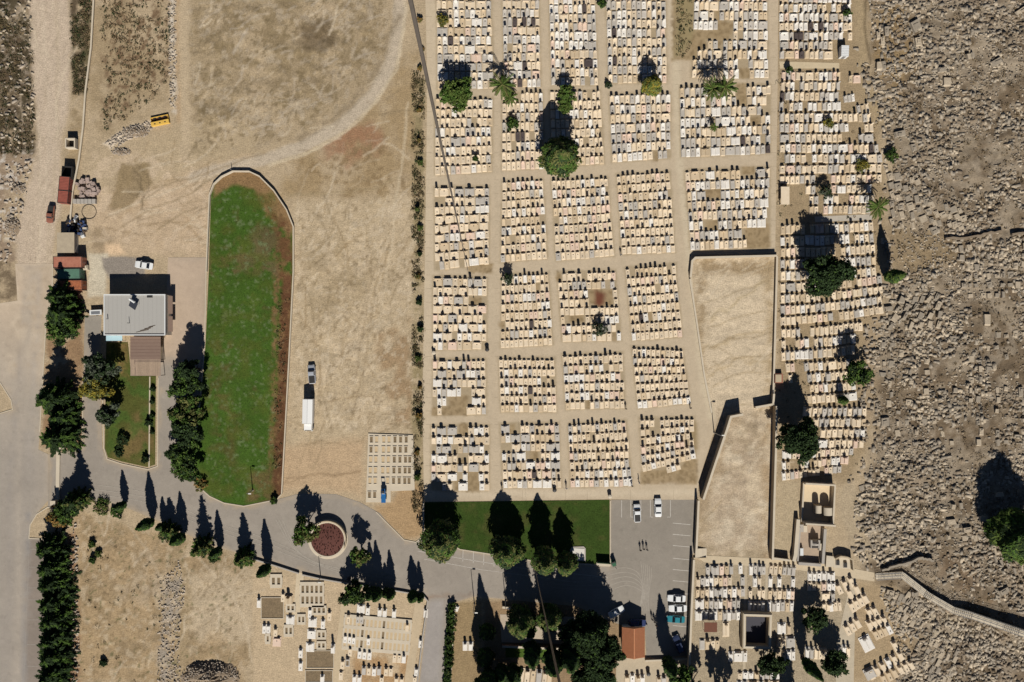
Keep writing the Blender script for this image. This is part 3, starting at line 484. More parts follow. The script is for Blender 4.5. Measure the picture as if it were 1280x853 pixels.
BL = dict(
 A0=[(545, -11), (614, -11), (617.5, 111), (547, 112)], B0=[(627.5, -11), (674, -11), (676, 109), (630, 109)], C0=[(686, -6), (743.5, -6), (748, 107), (689, 107)],
 D0=[(757, -11), (832, -11), (834, 104), (760, 104)], E0=[(868, -11), (958.5, -11), (961, 98), (864, 98)],
 A0b=[(544, 123), (616, 123), (615, 215), (543.5, 219)], B0b=[(628, 116), (679, 115), (680, 211), (627, 213)], C0b=[(687, 113), (750, 113), (756, 205), (690, 208)],
 D0b=[(761, 118), (838, 117), (838.5, 198), (765, 203)], E0b=[(849, 109), (963, 106), (963, 192), (851, 197)],
 A1=[(543, 234), (612, 234), (611, 330), (543.5, 338)], B1=[(628, 227), (679, 224), (684.5, 323), (625.5, 328)], C1=[(689, 225), (759.5, 221.5), (768, 320), (694.8, 326)],
 D1=[(770, 219), (837.5, 214), (844, 315.6), (777, 318)], E1=[(855.6, 213.5), (962.5, 209), (962, 309), (863, 312.6)],
 A2=[(541, 346), (609, 347), (608, 437), (541, 437)], B2=[(627, 344), (686, 341), (691.6, 431), (625.5, 435)], C2=[(696, 340.5), (769, 339), (777, 425.6), (702.5, 427)],
 D2=[(781, 335), (844.6, 330), (853, 421), (790, 426)],
 A3=[(541, 449), (607, 449), (608, 518), (540, 519)], B3=[(623, 448), (693, 448), (696, 515), (626, 515)], C3=[(702.7, 444), (778.4, 441), (782, 509.7), (707, 512)], D3=[(789, 434), (853, 437), (864, 504), (797, 511)],
 A4=[(539, 532), (612, 532), (612, 613), (539, 613)], B4=[(625, 530), (699, 529), (702, 609), (629, 610)], C4=[(709.7, 530), (783, 525.6), (791, 607.6), (713, 609)], D4=[(799, 523), (867.5, 522.5), (870, 581), (803, 601)])
GAPS = dict(A0=[], A1=[[(585, 329), (616, 329), (616, 342), (585, 342)]],
 A2=[[(548, 351), (557, 351), (557, 357), (548, 357)], [(588, 371), (602, 371), (602, 382), (588, 382)]],
 A3=[[(562, 496), (585, 494), (585, 520), (552, 520), (552, 510), (562, 508)], [(539, 509), (547, 509), (547, 520), (539, 520)]],
 A4=[[(574, 529), (585, 529), (585, 545), (574, 545)], [(583, 586), (600, 586), (600, 615), (583, 615)], [(568, 600), (577, 600), (577, 615), (568, 615)], [(570, 575), (582, 575), (582, 584), (570, 584)]],
 B4=[[(637, 531), (644, 531), (644, 543), (637, 543)], [(663, 563), (673, 563), (673, 576), (663, 576)]],
 C2=[[(695, 340), (701, 340), (701, 352), (695, 352)], [(735, 362), (766, 362), (766, 382), (750, 384), (738, 378)], [(711, 393), (729, 391), (729, 403), (711, 403)], [(741, 400), (752, 398), (756, 420), (744, 421)], [(765, 416), (773, 416), (773, 427), (765, 427)]],
 E0=[[(840, -20), (872, -20), (864, 40), (872, 56), (872, 76), (840, 76)], [(894.5, -20), (901, -20), (901, 64), (894.5, 64)], [(899, 28), (920, 28), (916, 40), (905, 58), (899, 50)], [(864, 38), (896, 38), (896, 48), (882, 50), (882, 60), (866, 64)], [(925, 86), (938, 86), (938, 98), (925, 98)]],
 E0b=[[(921, 104), (934, 104), (934, 133), (921, 133)], [(938, 146), (950, 146), (950, 160), (938, 160)]],
 E1=[[(880, 236), (903, 236), (903, 248), (880, 248)], [(930, 280), (962, 280), (962, 311), (932, 311)], [(928, 208), (943, 208), (943, 218), (928, 218)], [(882, 276), (897, 276), (897, 288), (882, 288)]],
 D4=[[(800, 589), (850, 586), (858, 575), (872, 575), (872, 605), (800, 605)]], D0b=[[(816, 190), (823, 190), (823, 202), (816, 202)]],
 C3=[[(733, 500), (738, 500), (738, 512), (733, 512)]], D2=[[(809, 388), (815, 388), (815, 402), (809, 402)]], B2=[[(624, 403), (631, 403), (631, 410), (624, 410)], [(668, 354), (674, 354), (674, 364), (668, 364)]])
soil = [dict(p=[(b[0][0]-1, b[0][1]-2), (b[1][0]+1, b[1][1]-2), (b[2][0]+1, b[2][1]+1), (b[3][0]-1, b[3][1]+1)], c=C(160, 142, 112), f=1.5, rag=1, op=.75) for b in BL.values()]
for g in GAPS.values():
    soil += [d for q in g for d in (dict(p=q, c=C(160, 138, 104), f=1.5, rag=2, rs=5, op=.9), dict(p=q, c=C(126, 106, 76), f=1.5, rag=2, ps=2.6, pt=.55, pw=.1, op=.7))]
soil += [dict(p=[(844, -30), (870, -30), (866, 40), (862, 60), (844, 75)], c=C(150, 134, 98), f=4, rag=4), dict(p=[(742, 360), (756, 366), (752, 384), (742, 380)], c=C(110, 66, 48), f=4, rag=4),
         dict(p=[(863, 522), (872, 530), (872, 560), (866, 575)], c=C(150, 130, 96), f=4, rag=3)]
sheet('cemetery_path', PATH, .02, M_path, CEMP, [
    dict(p=[(531, -30), (548, -30), (546, 625), (529, 625)], c=C(200, 182, 154), f=3, rag=2, op=.8),
    dict(p=[(840, -30), (850, 200), (862, 320), (880, 480), (890, 520)], line=1, w=10, c=C(202, 186, 158), f=3, rag=2, op=.8),
    dict(p=[(540, 618), (870, 616)], line=1, w=8, c=C(204, 187, 160), f=4, rag=3, op=.8)]+soil, step=2.6)
# paving joints of the main paths are real grooves: thin dark strips let into the slabs
jb = MB()
for v in range(4, 620, 17):
    for (x0, x1) in ((531+.0*v, 541), (617, 624)): jb.band([W(x0+1, v), W(x1-1, v)], .05, .021, .0235)
    t = v/520; xl = 836+t*30+max(0, v-300)*.06; jb.band([W(xl+2, v), W(xl+12, v-.5)], .05, .021, .0235) if v < 500 else None
    if v < 316: jb.band([W(963.5, v), W(970, v)], .05, .021, .0235)
for u in range(545, 868, 27): jb.band([W(u, 613), W(u, 625)], .05, .021, .0235)
tag(jb.build('path', mat('paving_joint', C(150, 134, 110), fine_amt=.1)), kind='structure')

# ------------------------------------------------------------------ lawns
gl = [dict(p=[(262, 200), (370, 200), (370, 300), (330, 262), (318, 236), (290, 232), (268, 246)], c=C(140, 112, 78), f=3, rag=3, rs=8),
      dict(p=[(318, 236), (345, 256), (367, 290), (366, 345), (346, 345), (344, 300), (332, 268)], c=C(116, 92, 60), f=5, rag=5, ps=6, pt=.48),
      dict(p=[(353, 345), (367, 345), (353, 630), (338, 630), (345, 500)], c=C(100, 70, 48), f=2, rag=2.5, rs=6), dict(p=[(345, 330), (367, 330), (353, 630), (336, 630)], c=C(126, 98, 66), f=3, rag=3, ps=4, pt=.6, pw=.06, op=.8), dict(p=[(340, 262), (366, 285), (366, 350), (346, 350)], c=C(108, 76, 52), f=4, rag=5, ps=6, pt=.5, op=.9),
      dict(p=[(342, 320), (350, 320), (342, 560), (335, 620)], c=C(120, 96, 64), f=2, rag=3, ps=5),
      dict(p=[(258, 318), (300, 300), (310, 335), (290, 345), (256, 345)], c=C(108, 86, 62), f=6, rag=8, ps=9, pt=.47, op=.7),
      dict(p=[(262, 430), (290, 430), (290, 500), (256, 500)], c=C(98, 78, 50), f=8, rag=8, ps=10, pt=.54, op=.55),
      dict(p=[(268, 500), (300, 500), (295, 590), (270, 590)], c=C(98, 78, 50), f=8, rag=8, ps=10, pt=.57, op=.55),
      dict(p=[(318, 280), (345, 280), (345, 345), (310, 345)], c=C(100, 88, 60), f=6, rag=8, ps=9, pt=.42, op=.9),
      dict(p=[(262, 250), (345, 250), (345, 620), (255, 620)], c=C(92, 80, 50), f=6, rag=8, ps=11, pt=.7, pw=.08, op=.5),
      dict(p=[(312, 590), (340, 588), (345, 622), (310, 628)], c=C(104, 86, 56), f=5, rag=6, ps=8, pt=.4, op=.9),
      dict(p=[(262, 240), (345, 240), (345, 620), (250, 620)], c=C(110, 122, 84), f=4, rag=4, ps=3.2, pt=.66, pw=.05, op=.7),
      dict(p=[(262, 240), (345, 240), (345, 620), (250, 620)], c=C(84, 90, 38), f=6, rag=8, ps=18, pt=.55, pw=.15, op=.6)]
sheet('lawn', GARDEN, .05, M_lawn, C(66, 91, 33), gl, step=2.4)
sheet('lawn', [(531, 628), (762, 625), (762, 706), (665, 700), (575, 686), (531, 660)], .05, M_lawn, C(56, 74, 29),
      [dict(p=[(531, 628), (762, 625), (762, 706), (531, 706)], c=C(84, 82, 44), f=6, rag=8, ps=12, pt=.62, pw=.1, op=.6)], step=4)
sheet('lawn', [(133, 428), (160, 428), (164, 470), (195, 470), (194, 581), (184, 584), (152, 577), (135, 572), (131, 560)], .05, M_lawn, C(84, 86, 42),
      [dict(p=[(170, 520), (195, 500), (194, 581), (140, 572)], c=C(116, 98, 62), f=6, rag=6, ps=10, pt=.42, op=.9),
       dict(p=[(133, 428), (160, 428), (160, 470), (133, 470)], c=C(140, 112, 72), f=6, rag=6, ps=8, pt=.5, op=.7),
       dict(p=[(133, 428), (195, 470), (194, 581), (131, 572)], c=C(70, 96, 40), f=6, rag=6, ps=14, pt=.52, op=.7)], step=3)
sheet('lawn', [(632, 809), (690, 810), (690, 822), (632, 822)], .05, M_lawn, C(78, 100, 40), step=3)
sheet('courtyard', [(625, 768), (740, 772), (740, 806), (627, 803)], .05, M_path, C(186, 170, 148), step=5)
sheet('pavement', [(770, 822), (864, 822), (860, 900), (770, 900)], .04, M_path, C(190, 174, 148), step=5)
sheet('path', [(868, 694), (1000, 700), (1062, 710), (1093, 716), (1093, 727), (1060, 722), (1000, 713), (880, 703)], .045, M_path, C(202, 184, 154), step=4)
sheet('path', [(1042, 822), (1064, 722), (1070, 724), (1066, 900), (1050, 900)], .03, M_path, C(190, 176, 152), step=4)
sheet('path', [(371, 715), (380, 717), (374, 775), (366, 775)], .02, M_path, C(206, 188, 158), step=3)
sheet('path', [(430, 730), (441, 733), (426, 862), (413, 862)], .02, M_path, C(198, 178, 146), step=3)
sheet('path', [(519, 752), (530, 756), (514, 862), (504, 862)], .02, M_path, C(196, 176, 145), step=3)
for x0 in (982.2, 957.0, 930.5):
    sheet('path', [(x0, 703), (x0+3.5, 703), (x0+1, 850), (x0-2.5, 850)], .035, M_path, C(186, 170, 144), step=4) if x0 < 960 else None
sheet('path', [(974, 77), (1049, 79), (1049, 86), (975, 86)], .03, M_path, C(200, 182, 150), step=4)
sheet('path', [(1018, 271), (1090, 268), (1090, 275), (1019, 278)], .03, M_path, C(186, 176, 160), step=4)

# kerbs and markings
KERB = mat('kerb_stone', C(204, 190, 166), col2=C(180, 166, 144), scale=1.0, fine_amt=.12)
def kerb(pts, w=.22, h=.12, closed=False): tag(MB().band([W(*p) for p in pts], w, -.05, h, closed=closed).build('kerb', KERB), kind='structure')
kerb([(104, 470), (103, 560), (76, 567)]); kerb([(128, 476), (130, 560), (134, 574), (152, 580), (185, 587), (197, 583), (198, 472)])
kerb([(258, 330), (256, 430), (250, 500), (243, 560), (239, 588), (246, 606.5), (262, 620.5), (280, 629), (305, 633), (345, 625), (352, 618)])
kerb([(187.5, 471), (186.5, 584)], .3); kerb([(470, 640), (490, 660), (505, 675), (520, 678), (527, 672), (529, 660), (530, 628)]); kerb([(530, 661), (575, 687), (665, 701), (763, 708)])
kerb([(763, 708), (763, 626)]); kerb([(50, 540), (55, 450), (58, 402)]); kerb([(76, 640), (60, 634), (46, 643), (38, 656), (36.5, 673), (58, 674)])
kerb([(566, 755), (559, 853)]); kerb([(66, 330), (66, 356), (60, 398)]); kerb([(0, 478), (14, 500), (16, 512), (0, 517)])
mk = MB(); ZM = .040
def ln(a, b, w=.14, z=ZM): mk.band([W(*a), W(*b)], w, z, z+.003)
for u in (777, 788.5, 801, 813, 825, 838): ln((u, 625.5), (u, 647))
for a, b in (((789, 646.5), (792, 646.5)), ((812, 646.5), (816, 646.5)), ((834, 646.5), (838, 646.5))): ln(a, b)
for v in (655, 669, 683, 699, 713, 727, 742, 757, 770, 783): ln((841, v-1), (863, v+1))
for u in (579, 592, 605, 618): ln((u, 682+(u-579)*.16), (u-.5, 702+(u-579)*.16))
ln((522, 689), (640, 709), .12); ln((530, 699), (600, 712), .1); ln((600, 712), (720, 728), .08); ln((640, 709), (760, 722), .08)
tag(mk.build('road_marking', M_line), kind='structure')
mk = MB()
for v in (687, 709, 735, 750, 775, 806, 833): ln((36-(v-687)*.02, v), (48, v), .12)
ln((37, 676), (30, 853), .08)
tag(mk.build('road_marking', mat('worn_marking_paint', C(166, 157, 146), col2=C(146, 137, 126), scale=1.5, amt=.9, fine_amt=.12)), kind='structure')

NT = [0]; tm = MB(); rt_ = random.Random(8)
def trace(pts, w=.16, c=0):
    q = []
    for i in range(len(pts)-1):
        a = pts[max(0, i-1)]; b = pts[i]; d = pts[i+1]; e = pts[min(len(pts)-1, i+2)]
        for k in range(6):
            t = k/6; q.append(tuple(.5*((2*b[j])+(-a[j]+d[j])*t+(2*a[j]-5*b[j]+4*d[j]-e[j])*t*t+(-a[j]+3*b[j]-3*d[j]+e[j])*t**3) for j in (0, 1)))
    q.append(pts[-1]); NT[0] += 1; tm.band([W(*x) for x in q], w, .0345, .036+NT[0]*.0009)
for k in range(5): trace([(763, 712+k*6.5), (782, 710+k*5.5), (797, 716+k*5), (803+k*.8, 733+k*3), (800, 758)])
for k in range(6): trace([(801+k*2.6, 702+k*1.5), (803+k*2.2, 722), (805+k*1.2, 742), (798+k*2.4, 764)])
for k in range(4): trace([(640+k*14, 716+k*2), (690, 722+k*4), (740, 722+k*5), (763, 716+k*6)], .12)
for k in range(3): trace([(345+k*4, 650), (372+k*3, 690+k*2), (430, 718-k*3), (500, 728-k*4)], .2)
for k in range(3): trace([(120, 606+k*6), (190, 618+k*6), (260, 650+k*5), (340, 676+k*5), (400, 706+k*2)], .18)
tag(tm.build('tyre_marks', mat('pale_tyre_dust', C(170, 161, 147), col2=C(152, 143, 130), scale=1.2, amt=1.0, fine_amt=.1)), kind='structure')
# ------------------------------------------------------------------ graves
SK = list(STONE); SM = [STONE[k] for k in SK]; STALL = SM+[M_ins, M_bed]      # material slots of any grave mesh
def arch_stone(b, w, th, y, z0, h, m, rnd):
    n = 5 if rnd else 1; prof = [(-w/2, z0), (w/2, z0)]
    if rnd:
        r = w/2; zc = max(z0+.1, h-r*.55)
        prof += [(r*math.cos(PI*k/6), zc+r*.55*math.sin(PI*k/6)) for k in range(7)]
    else: prof += [(w/2, h), (-w/2, h)]
    k = len(prof)
    vs = [(x, y-th/2, z) for x, z in prof]+[(x, y+th/2, z) for x, z in prof]
    fs = [tuple(range(k)), tuple(range(2*k-1, k-1, -1))]+[(i, k+i, k+(i+1) % k, (i+1) % k) for i in range(k)]
    b.add(vs, fs, m)
def grave_parts(kind, c):
    """kind -> ordered dict of part meshes for a grave lying along y, headstone at +y; w/l/h near real size."""
    m = SK.index(c); P = {}
    w, l = (2.2, 1.8) if kind.startswith('double') else (1.08, 1.8)
    if kind == 'flat': sl, hs, hw = .26, .48, .7
    elif kind == 'low': sl, hs, hw = .3, .66, .62
    elif kind == 'mid': sl, hs, hw = .34, 1.08, .66
    elif kind == 'tall': sl, hs, hw = .34, 1.42, .6
    elif kind == 'double': sl, hs, hw = .34, 1.15, 1.7
    elif kind == 'double_low': sl, hs, hw = .32, .7, 1.5
    else: sl, hs, hw = .3, 1.0, .7
    P['base'] = MB().box(0, .06, 0, .13, w, l+.24, m=m)
    if kind == 'bed':
        b = MB()
        for sx in (-1, 1): b.box(sx*(w/2-.13), -.1, .13, .36, .16, l-.3, m=m)
        for y in (-l/2+.14, l/2-.42): b.box(0, y, .13, .36, w-.42, .16, m=m)
        P['slab'] = b; P['planting_bed'] = MB().box(0, -.12, .13, .24, w-.42, l-.78, m=len(SM)+1)
    elif kind == 'double' :
        b = MB()
        for sx in (-1, 1): b.box(sx*w*.235, -.1, .13, sl, w*.42, l*.78, m=m, tw=.95, tl=.97)
        P['slab'] = b
    elif kind == 'double_low':
        P['slab'] = MB().box(0, -.1, .13, sl, w*.9, l*.78, m=m, tw=.97, tl=.97)
    else:
        P['slab'] = MB().box(0, -.1, .13, sl, w*.84, l*.79, m=m, tw=.93, tl=.96)
    h = MB()
    h.box(0, l/2-.17, .13, .34, min(w*.94, hw+.16), .3, m=m)
    if kind == 'double':
        for sx in (-1, 1): arch_stone(h, hw/2-.02, .17, l/2-.16, .34, hs, m, hs > 1)
    else: arch_stone(h, hw, .17, l/2-.16, .34, hs, m, kind in ('tall', 'mid'))
    P['headstone'] = h
    if kind in ('low', 'mid', 'double_low'):
        P['inscription'] = MB().box(0, .28, sl, sl+.03, .26, .2, m=len(SM)) if kind != 'mid' else MB().box(0, -.35, sl, sl+.14, .16, .16, m=len(SM))
    return P
GPC = {}; GMC = {}
def gparts(kind, c):
    if (kind, c) not in GPC: GPC[(kind, c)] = grave_parts(kind, c)
    return GPC[(kind, c)]
GROUPL = 'modern graves in the cemetery plots'
def grave_thing(g, label, group=GROUPL):
    root = thing('grave', label, 'grave', g['loc'], g['rz'], group); root.scale = g['sc']
    for pn, mb in gparts(g['kind'], g['c']).items():
        key = (g['kind'], g['c'], pn)
        if key not in GMC: GMC[key] = mb.mesh(pn, STALL)
        link(pn, GMC[key], root)
    return root
STUFF = MB()
def grave_stuff(g):
    mt = Matrix.Translation(g['loc']) @ Matrix.Rotation(g['rz'], 4, 'Z') @ Matrix.Diagonal((*g['sc'], 1))
    for mb in gparts(g['kind'], g['c']).values(): STUFF.merge(mb, mt)
def lerp(a, b, t): return (a[0]+(b[0]-a[0])*t, a[1]+(b[1]-a[1])*t)
def rows(q, nr, nc, gaps=(), pd=.04, pg=.03, mix=None, seed=0, tallp=.22, curve=0.0, z=.02, hk=1.0, fill=.80):
    rr = random.Random(seed); out = []
    mix = mix or dict(cream=.66, tan=.13, white=.07, grey=.06, pink=.08)
    ks, ws = list(mix), list(mix.values())
    for r in range(nr):
        v0, v1 = r/nr, (r+1)/nr
        L0, L1 = lerp(q[0], q[3], v0), lerp(q[0], q[3], v1); R0, R1 = lerp(q[1], q[2], v0), lerp(q[1], q[2], v1)
        u = 0.0; k = 0; rowc = rr.choices(ks, ws)[0]; mode = rr.random()
        while u < 1-.4/nc:
            dbl = rr.random() < pd and u < 1-1.6/nc
            wd = (2.02 if dbl else rr.uniform(.92, 1.08))/nc
            if u+wd > 1+.25/nc: break
            uc = min(u+wd/2, 1-wd/2) if u+wd > 1 else u+wd/2
            cu = -curve*max(0, uc-.35)**2
            a, b = lerp(L0, R0, uc), lerp(L1, R1, uc); a = (a[0], a[1]+cu); b = (b[0], b[1]+cu)
            u += wd
            if rr.random() < pg or any(bool(inside(np.array([(a[0]+b[0])/2]), np.array([(a[1]+b[1])/2]), g)[0]) for g in gaps): continue
            wa, wb = W(*a), W(*b); dv = wa-wb; ln_ = dv.length
            ce = wb+dv*(.40+rr.uniform(-.035, .035)); ce.z = z
            tilt = math.atan2((R0[1]-L0[1])-2*curve*max(0, uc-.35), R0[0]-L0[0])
            rz = -tilt*.9+math.atan2(-dv.x, dv.y)*.3+rr.uniform(-.025, .025)
            wpx = math.hypot(R0[0]-L0[0], R0[1]-L0[1])*S*wd
            t = rr.random()
            if dbl: kind = 'double' if rr.random() < .55 else 'double_low'
            elif t < tallp: kind = 'tall'
            elif t < tallp+.34: kind = 'mid'
            elif t < tallp+.68: kind = 'low'
            elif t < tallp+.80: kind = 'flat'
            else: kind = 'bed' if rr.random() < .12 else 'low'
            c = rowc if rr.random() < .22 else rr.choices(ks, ws)[0]
            k += 1
            w0 = 2.2 if dbl else 1.08
            sc = (wpx*rr.uniform(.86, .96)/w0, ln_*fill/1.8*rr.uniform(.9, 1.05), hk*rr.uniform(.8, 1.2))
            out.append(dict(loc=ce, rz=rz, sc=sc, kind=kind, c=c, row=r, pos=k, area=sc[0]*w0*sc[1]*1.8, uv=((a[0]+b[0])/2, (a[1]+b[1])/2)))
    return out
CE = dict(cream=.66, tan=.11, white=.10, grey=.07, pink=.055, dark=.005)
MX = dict(cream=.40, tan=.09, white=.22, grey=.22, pink=.055, dark=.015)
TP = dict(cream=.30, tan=.10, white=.26, grey=.27, pink=.05, dark=.02)
GY = dict(cream=.24, tan=.12, white=.28, grey=.30, pink=.06)
SPEC = [  # block, rows, columns, double share, gap share, colour mix
 ('A0', 11, 10, .22, .03, TP), ('B0', 11, 8, .18, .03, TP), ('C0', 10, 10, .06, .03, TP), ('D0', 10, 12, .0, .02, TP), ('E0', 9, 15, .1, .03, GY),
 ('A0b', 8, 11, .02, .01, CE), ('B0b', 8, 9, .02, .05, CE), ('C0b', 8, 11, .02, .03, CE), ('D0b', 7, 12, .03, .03, MX), ('E0b', 7, 18, .12, .03, MX),
 ('A1', 9, 11, .42, .05, CE), ('B1', 9, 9, .0, .01, CE), ('C1', 9, 12, .0, .01, CE), ('D1', 9, 11, .0, .02, CE), ('E1', 8, 17, .12, .03, GY),
 ('A2', 8, 11, .34, .04, CE), ('B2', 8, 11, .0, .01, CE), ('C2', 8, 12, .1, .02, CE), ('D2', 8, 11, .0, .02, CE),
 ('A3', 6, 11, .34, .03, MX), ('B3', 6, 12, .0, .01, CE), ('C3', 6, 12, .0, .01, CE), ('D3', 7, 11, .0, .01, CE),
 ('A4', 7, 11, .32, .08, MX), ('B4', 7, 12, .24, .04, MX), ('C4', 7, 13, .0, .02, CE), ('D4', 7, 11, .0, .02, CE)]
TIER = {'0': 'top tier', '0b': 'second tier', '1': 'third tier', '2': 'fourth tier', '3': 'fifth tier', '4': 'lowest tier'}
COLN = {'A': 'leftmost plot', 'B': 'second plot', 'C': 'third plot', 'D': 'fourth plot', 'E': 'fifth plot'}
CNAME = dict(cream='cream', tan='tan', white='white', grey='grey', pink='pinkish', dark='dark')
ALLG = []
for i, (bk, nr, nc, pd, pg, mix) in enumerate(SPEC):
    gs = rows(BL[bk], nr, nc, GAPS.get(bk, ()), pd, pg, mix, seed=100+i, z=.022)
    for g in gs:
        kd = 'double grave' if g['kind'].startswith('double') else {'tall': 'grave with tall headstone', 'bed': 'kerbed grave'}.get(g['kind'], 'grave')
        g['label'] = '%s %s, %s from left in row %s from top, %s of %s' % (CNAME[g['c']], kd, ORD[g['pos']], ORD[g['row']+1], COLN[bk[0]], TIER[bk[1:]])
        g['label'] = g['label'].replace('in row %s from top' % ORD[g['row']+1], 'in %s row' % ORD[g['row']+1])
    ALLG += gs
# the eastern strip, its rows bending up towards the rubble slope
STRIP = [([(973, -8), (1064, -8), (1066, 74), (974, 74)], 7, 15, 0, [[(1041, 46), (1070, 46), (1070, 80), (1041, 80)]]),
 ([(977, 88), (1050, 88), (1052, 139), (973, 139)], 4, 13, 0, ()), ([(1060, 92), (1076, 92), (1076, 104), (1060, 104)], 1, 3, 0, ()),
 ([(1054, 118), (1068, 116), (1068, 127), (1054, 129)], 1, 3, 0, ()), ([(1070, 130), (1090, 126), (1094, 142), (1070, 142)], 1, 4, 0, ()),
 ([(974, 140), (1086, 140), (1104, 204), (974, 204)], 5, 19, 0, [[(1050, 160), (1070, 158), (1072, 180), (1055, 182)], [(1036, 150), (1042, 150), (1042, 158), (1036, 158)]]),
 ([(974, 205), (1107, 203), (1094, 267), (974, 269)], 5, 20, 0, [[(972, 232), (1008, 232), (1008, 264), (972, 264)], [(1090, 230), (1112, 230), (1110, 270), (1090, 268)], [(1020, 222), (1034, 222), (1030, 268), (1020, 268)]]),
 ([(975, 279), (1091, 277), (1096, 348), (975, 351)], 5, 19, 6, [[(1014, 322), (1052, 310), (1054, 350), (1014, 352)]]),
 ([(975, 352), (1103, 346), (1104, 396), (975, 408)], 4, 20, 10, [[(1026, 350), (1036, 350), (1036, 376), (1028, 376)]]),
 ([(976, 409), (1080, 402), (1070, 445), (976, 451)], 3, 17, 6, [[(985, 425), (994, 425), (994, 440), (985, 440)]]),
 ([(980, 452), (1064, 448), (1072, 502), (992, 506)], 4, 14, 2, [[(994, 458), (1004, 456), (1006, 474), (996, 478)], [(980, 478), (1008, 478), (1008, 507), (980, 507)]]),
 ([(1006, 508), (1084, 506), (1080, 560), (980, 560)], 4, 13, -2, [[(978, 520), (1020, 520), (1020, 548), (978, 550)]]),
 ([(977, 562), (1070, 558), (1052, 590), (977, 601)], 3, 15, 0, [[(990, 572), (1002, 572), (1002, 588), (984, 590)]])]
for i, (q, nr, nc, cv, gp) in enumerate(STRIP):
    gs = rows(q, nr, nc, gp, .08, .05, dict(cream=.5, tan=.16, white=.12, grey=.14, pink=.08) if i > 5 else TP, seed=300+i, curve=cv, z=.03, fill=.74, hk=1.05)
    ALLG += gs
SEB = [([(870, 705), (932, 703), (930, 775), (868, 775)], 5, 11, [[(868, 704), (884, 704), (884, 720), (868, 720)], [(918, 704), (924, 704), (924, 730), (918, 730)]]),
 ([(936, 703), (957, 703), (956, 764), (934, 764)], 4, 4, [[(940, 730), (948, 730), (948, 750), (940, 750)]]), ([(961, 703), (995, 705), (992, 764), (958, 764)], 4, 6, ()), ([(874, 797), (900, 797), (899, 812), (874, 812)], 1, 4, ()),
 ([(971, 776), (994, 776), (994, 826), (970, 826)], 3, 4, ()), ([(910, 812), (934, 812), (934, 827), (910, 827)], 1, 4, ()), ([(922, 838), (975, 838), (975, 860), (920, 860)], 2, 8, ()),
 ([(1009, 713), (1044, 713), (1044, 764), (1008, 764)], 4, 6, [[(1008, 740), (1024, 740), (1024, 766), (1008, 766)]]), ([(1006, 806), (1034, 806), (1033, 824), (1006, 824)], 1, 5, ()), ([(1046, 804), (1063, 804), (1062, 822), (1046, 822)], 1, 3, ()),
 ([(902, 775), (912, 775), (912, 796), (902, 796)], 1, 2, ()), ([(1036, 750), (1052, 748), (1052, 764), (1036, 764)], 1, 3, ()), ([(780, 840), (806, 840), (806, 858), (780, 858)], 1, 4, ()), ([(820, 842), (848, 842), (846, 858), (820, 858)], 1, 4, ()), ([(640, 830), (690, 836), (690, 856), (640, 856)], 1, 7, ())]
for i, (q, nr, nc, gp) in enumerate(SEB):
    ALLG += rows(q, nr, nc, gp, .05, .06, dict(cream=.22, tan=.1, white=.40, grey=.23, pink=.05) if i < 7 else MX, seed=400+i, z=.05, tallp=.3, fill=.78)
FRONT = []                                    # stand apart: always individuals
def put(u, v, rz, kind, c, label, w=None, l=None, h=1.0, z=.02):
    dbl = kind.startswith('double'); w0 = 2.2 if dbl else 1.08
    FRONT.append(dict(loc=Vector((*W(u, v)[:2], z)), rz=rz, sc=((w or w0)/w0, (l or 1.9)/1.8, h), kind=kind, c=c, label=label, area=9))
# angled graves below the paved path, in the lower right
ANG = [((1048.8, 736.3), (1064.2, 727.3), 3, 'in the topmost slanted row below the ramp path', 'cream'), ((1062.2, 742.6), (1070.8, 736.9), 2, 'in the second slanted row below the ramp path', 'cream'),
 ((1065.1, 758.8), (1081.3, 748.3), 4, 'in the third slanted row below the ramp path', 'cream'), ((1087, 766.5), (1093.8, 764.6), 2, 'in the short slanted pair beside the ruins', 'cream'),
 ((1059.3, 787.5), (1071.8, 778.9), 3, 'in the slanted row left of the white marble tomb', 'cream'), ((1087, 781.8), (1105.2, 776), 4, 'in the slanted row right of the white marble tomb', 'cream'),
 ((1094.7, 793.3), (1111, 786.5), 4, 'in the lower slanted row right of the white marble tomb', 'tan'),
 ((1089, 843), (1125.3, 820), 6, 'in the long slanted row near the bottom edge', 'cream'), ((1125.3, 837.2), (1138.7, 831.5), 3, 'in the short slanted row beside the lower ruins', 'cream'),
 ((1104.3, 848.7), (1117.7, 841), 3, 'in the lowest slanted row near the bottom edge', 'tan'), ((1118.6, 807.6), (1119, 807), 1, 'standing alone above the long slanted row', 'cream')]
for (a, b, n, ph, c) in ANG:
    for k in range(n):
        p = lerp(a, b, k/max(1, n-1)) if n > 1 else a
        put(p[0], p[1], R(27)+random.uniform(-.04, .04), random.choice(['mid', 'tall', 'mid']), c if random.random() < .8 else 'white', '', w=1.28, l=2.55, h=1.0, z=.04)
        FRONT[-1]['label'] = ('%s grave, %s from left %s' % (CNAME[FRONT[-1]['c']], ORD[k+1], ph)) if n > 1 else '%s grave %s' % (CNAME[FRONT[-1]['c']], ph)
put(1083.3, 804.7, R(27), 'double', 'white', 'broad white marble double tomb lying aslant in the lower right', w=2.8, l=3.6)
put(1087, 842, R(27), 'double_low', 'grey', 'wide pale tomb slab with dark shadowed side at bottom of the slanted rows', w=2.6, l=2.6, h=1.6)
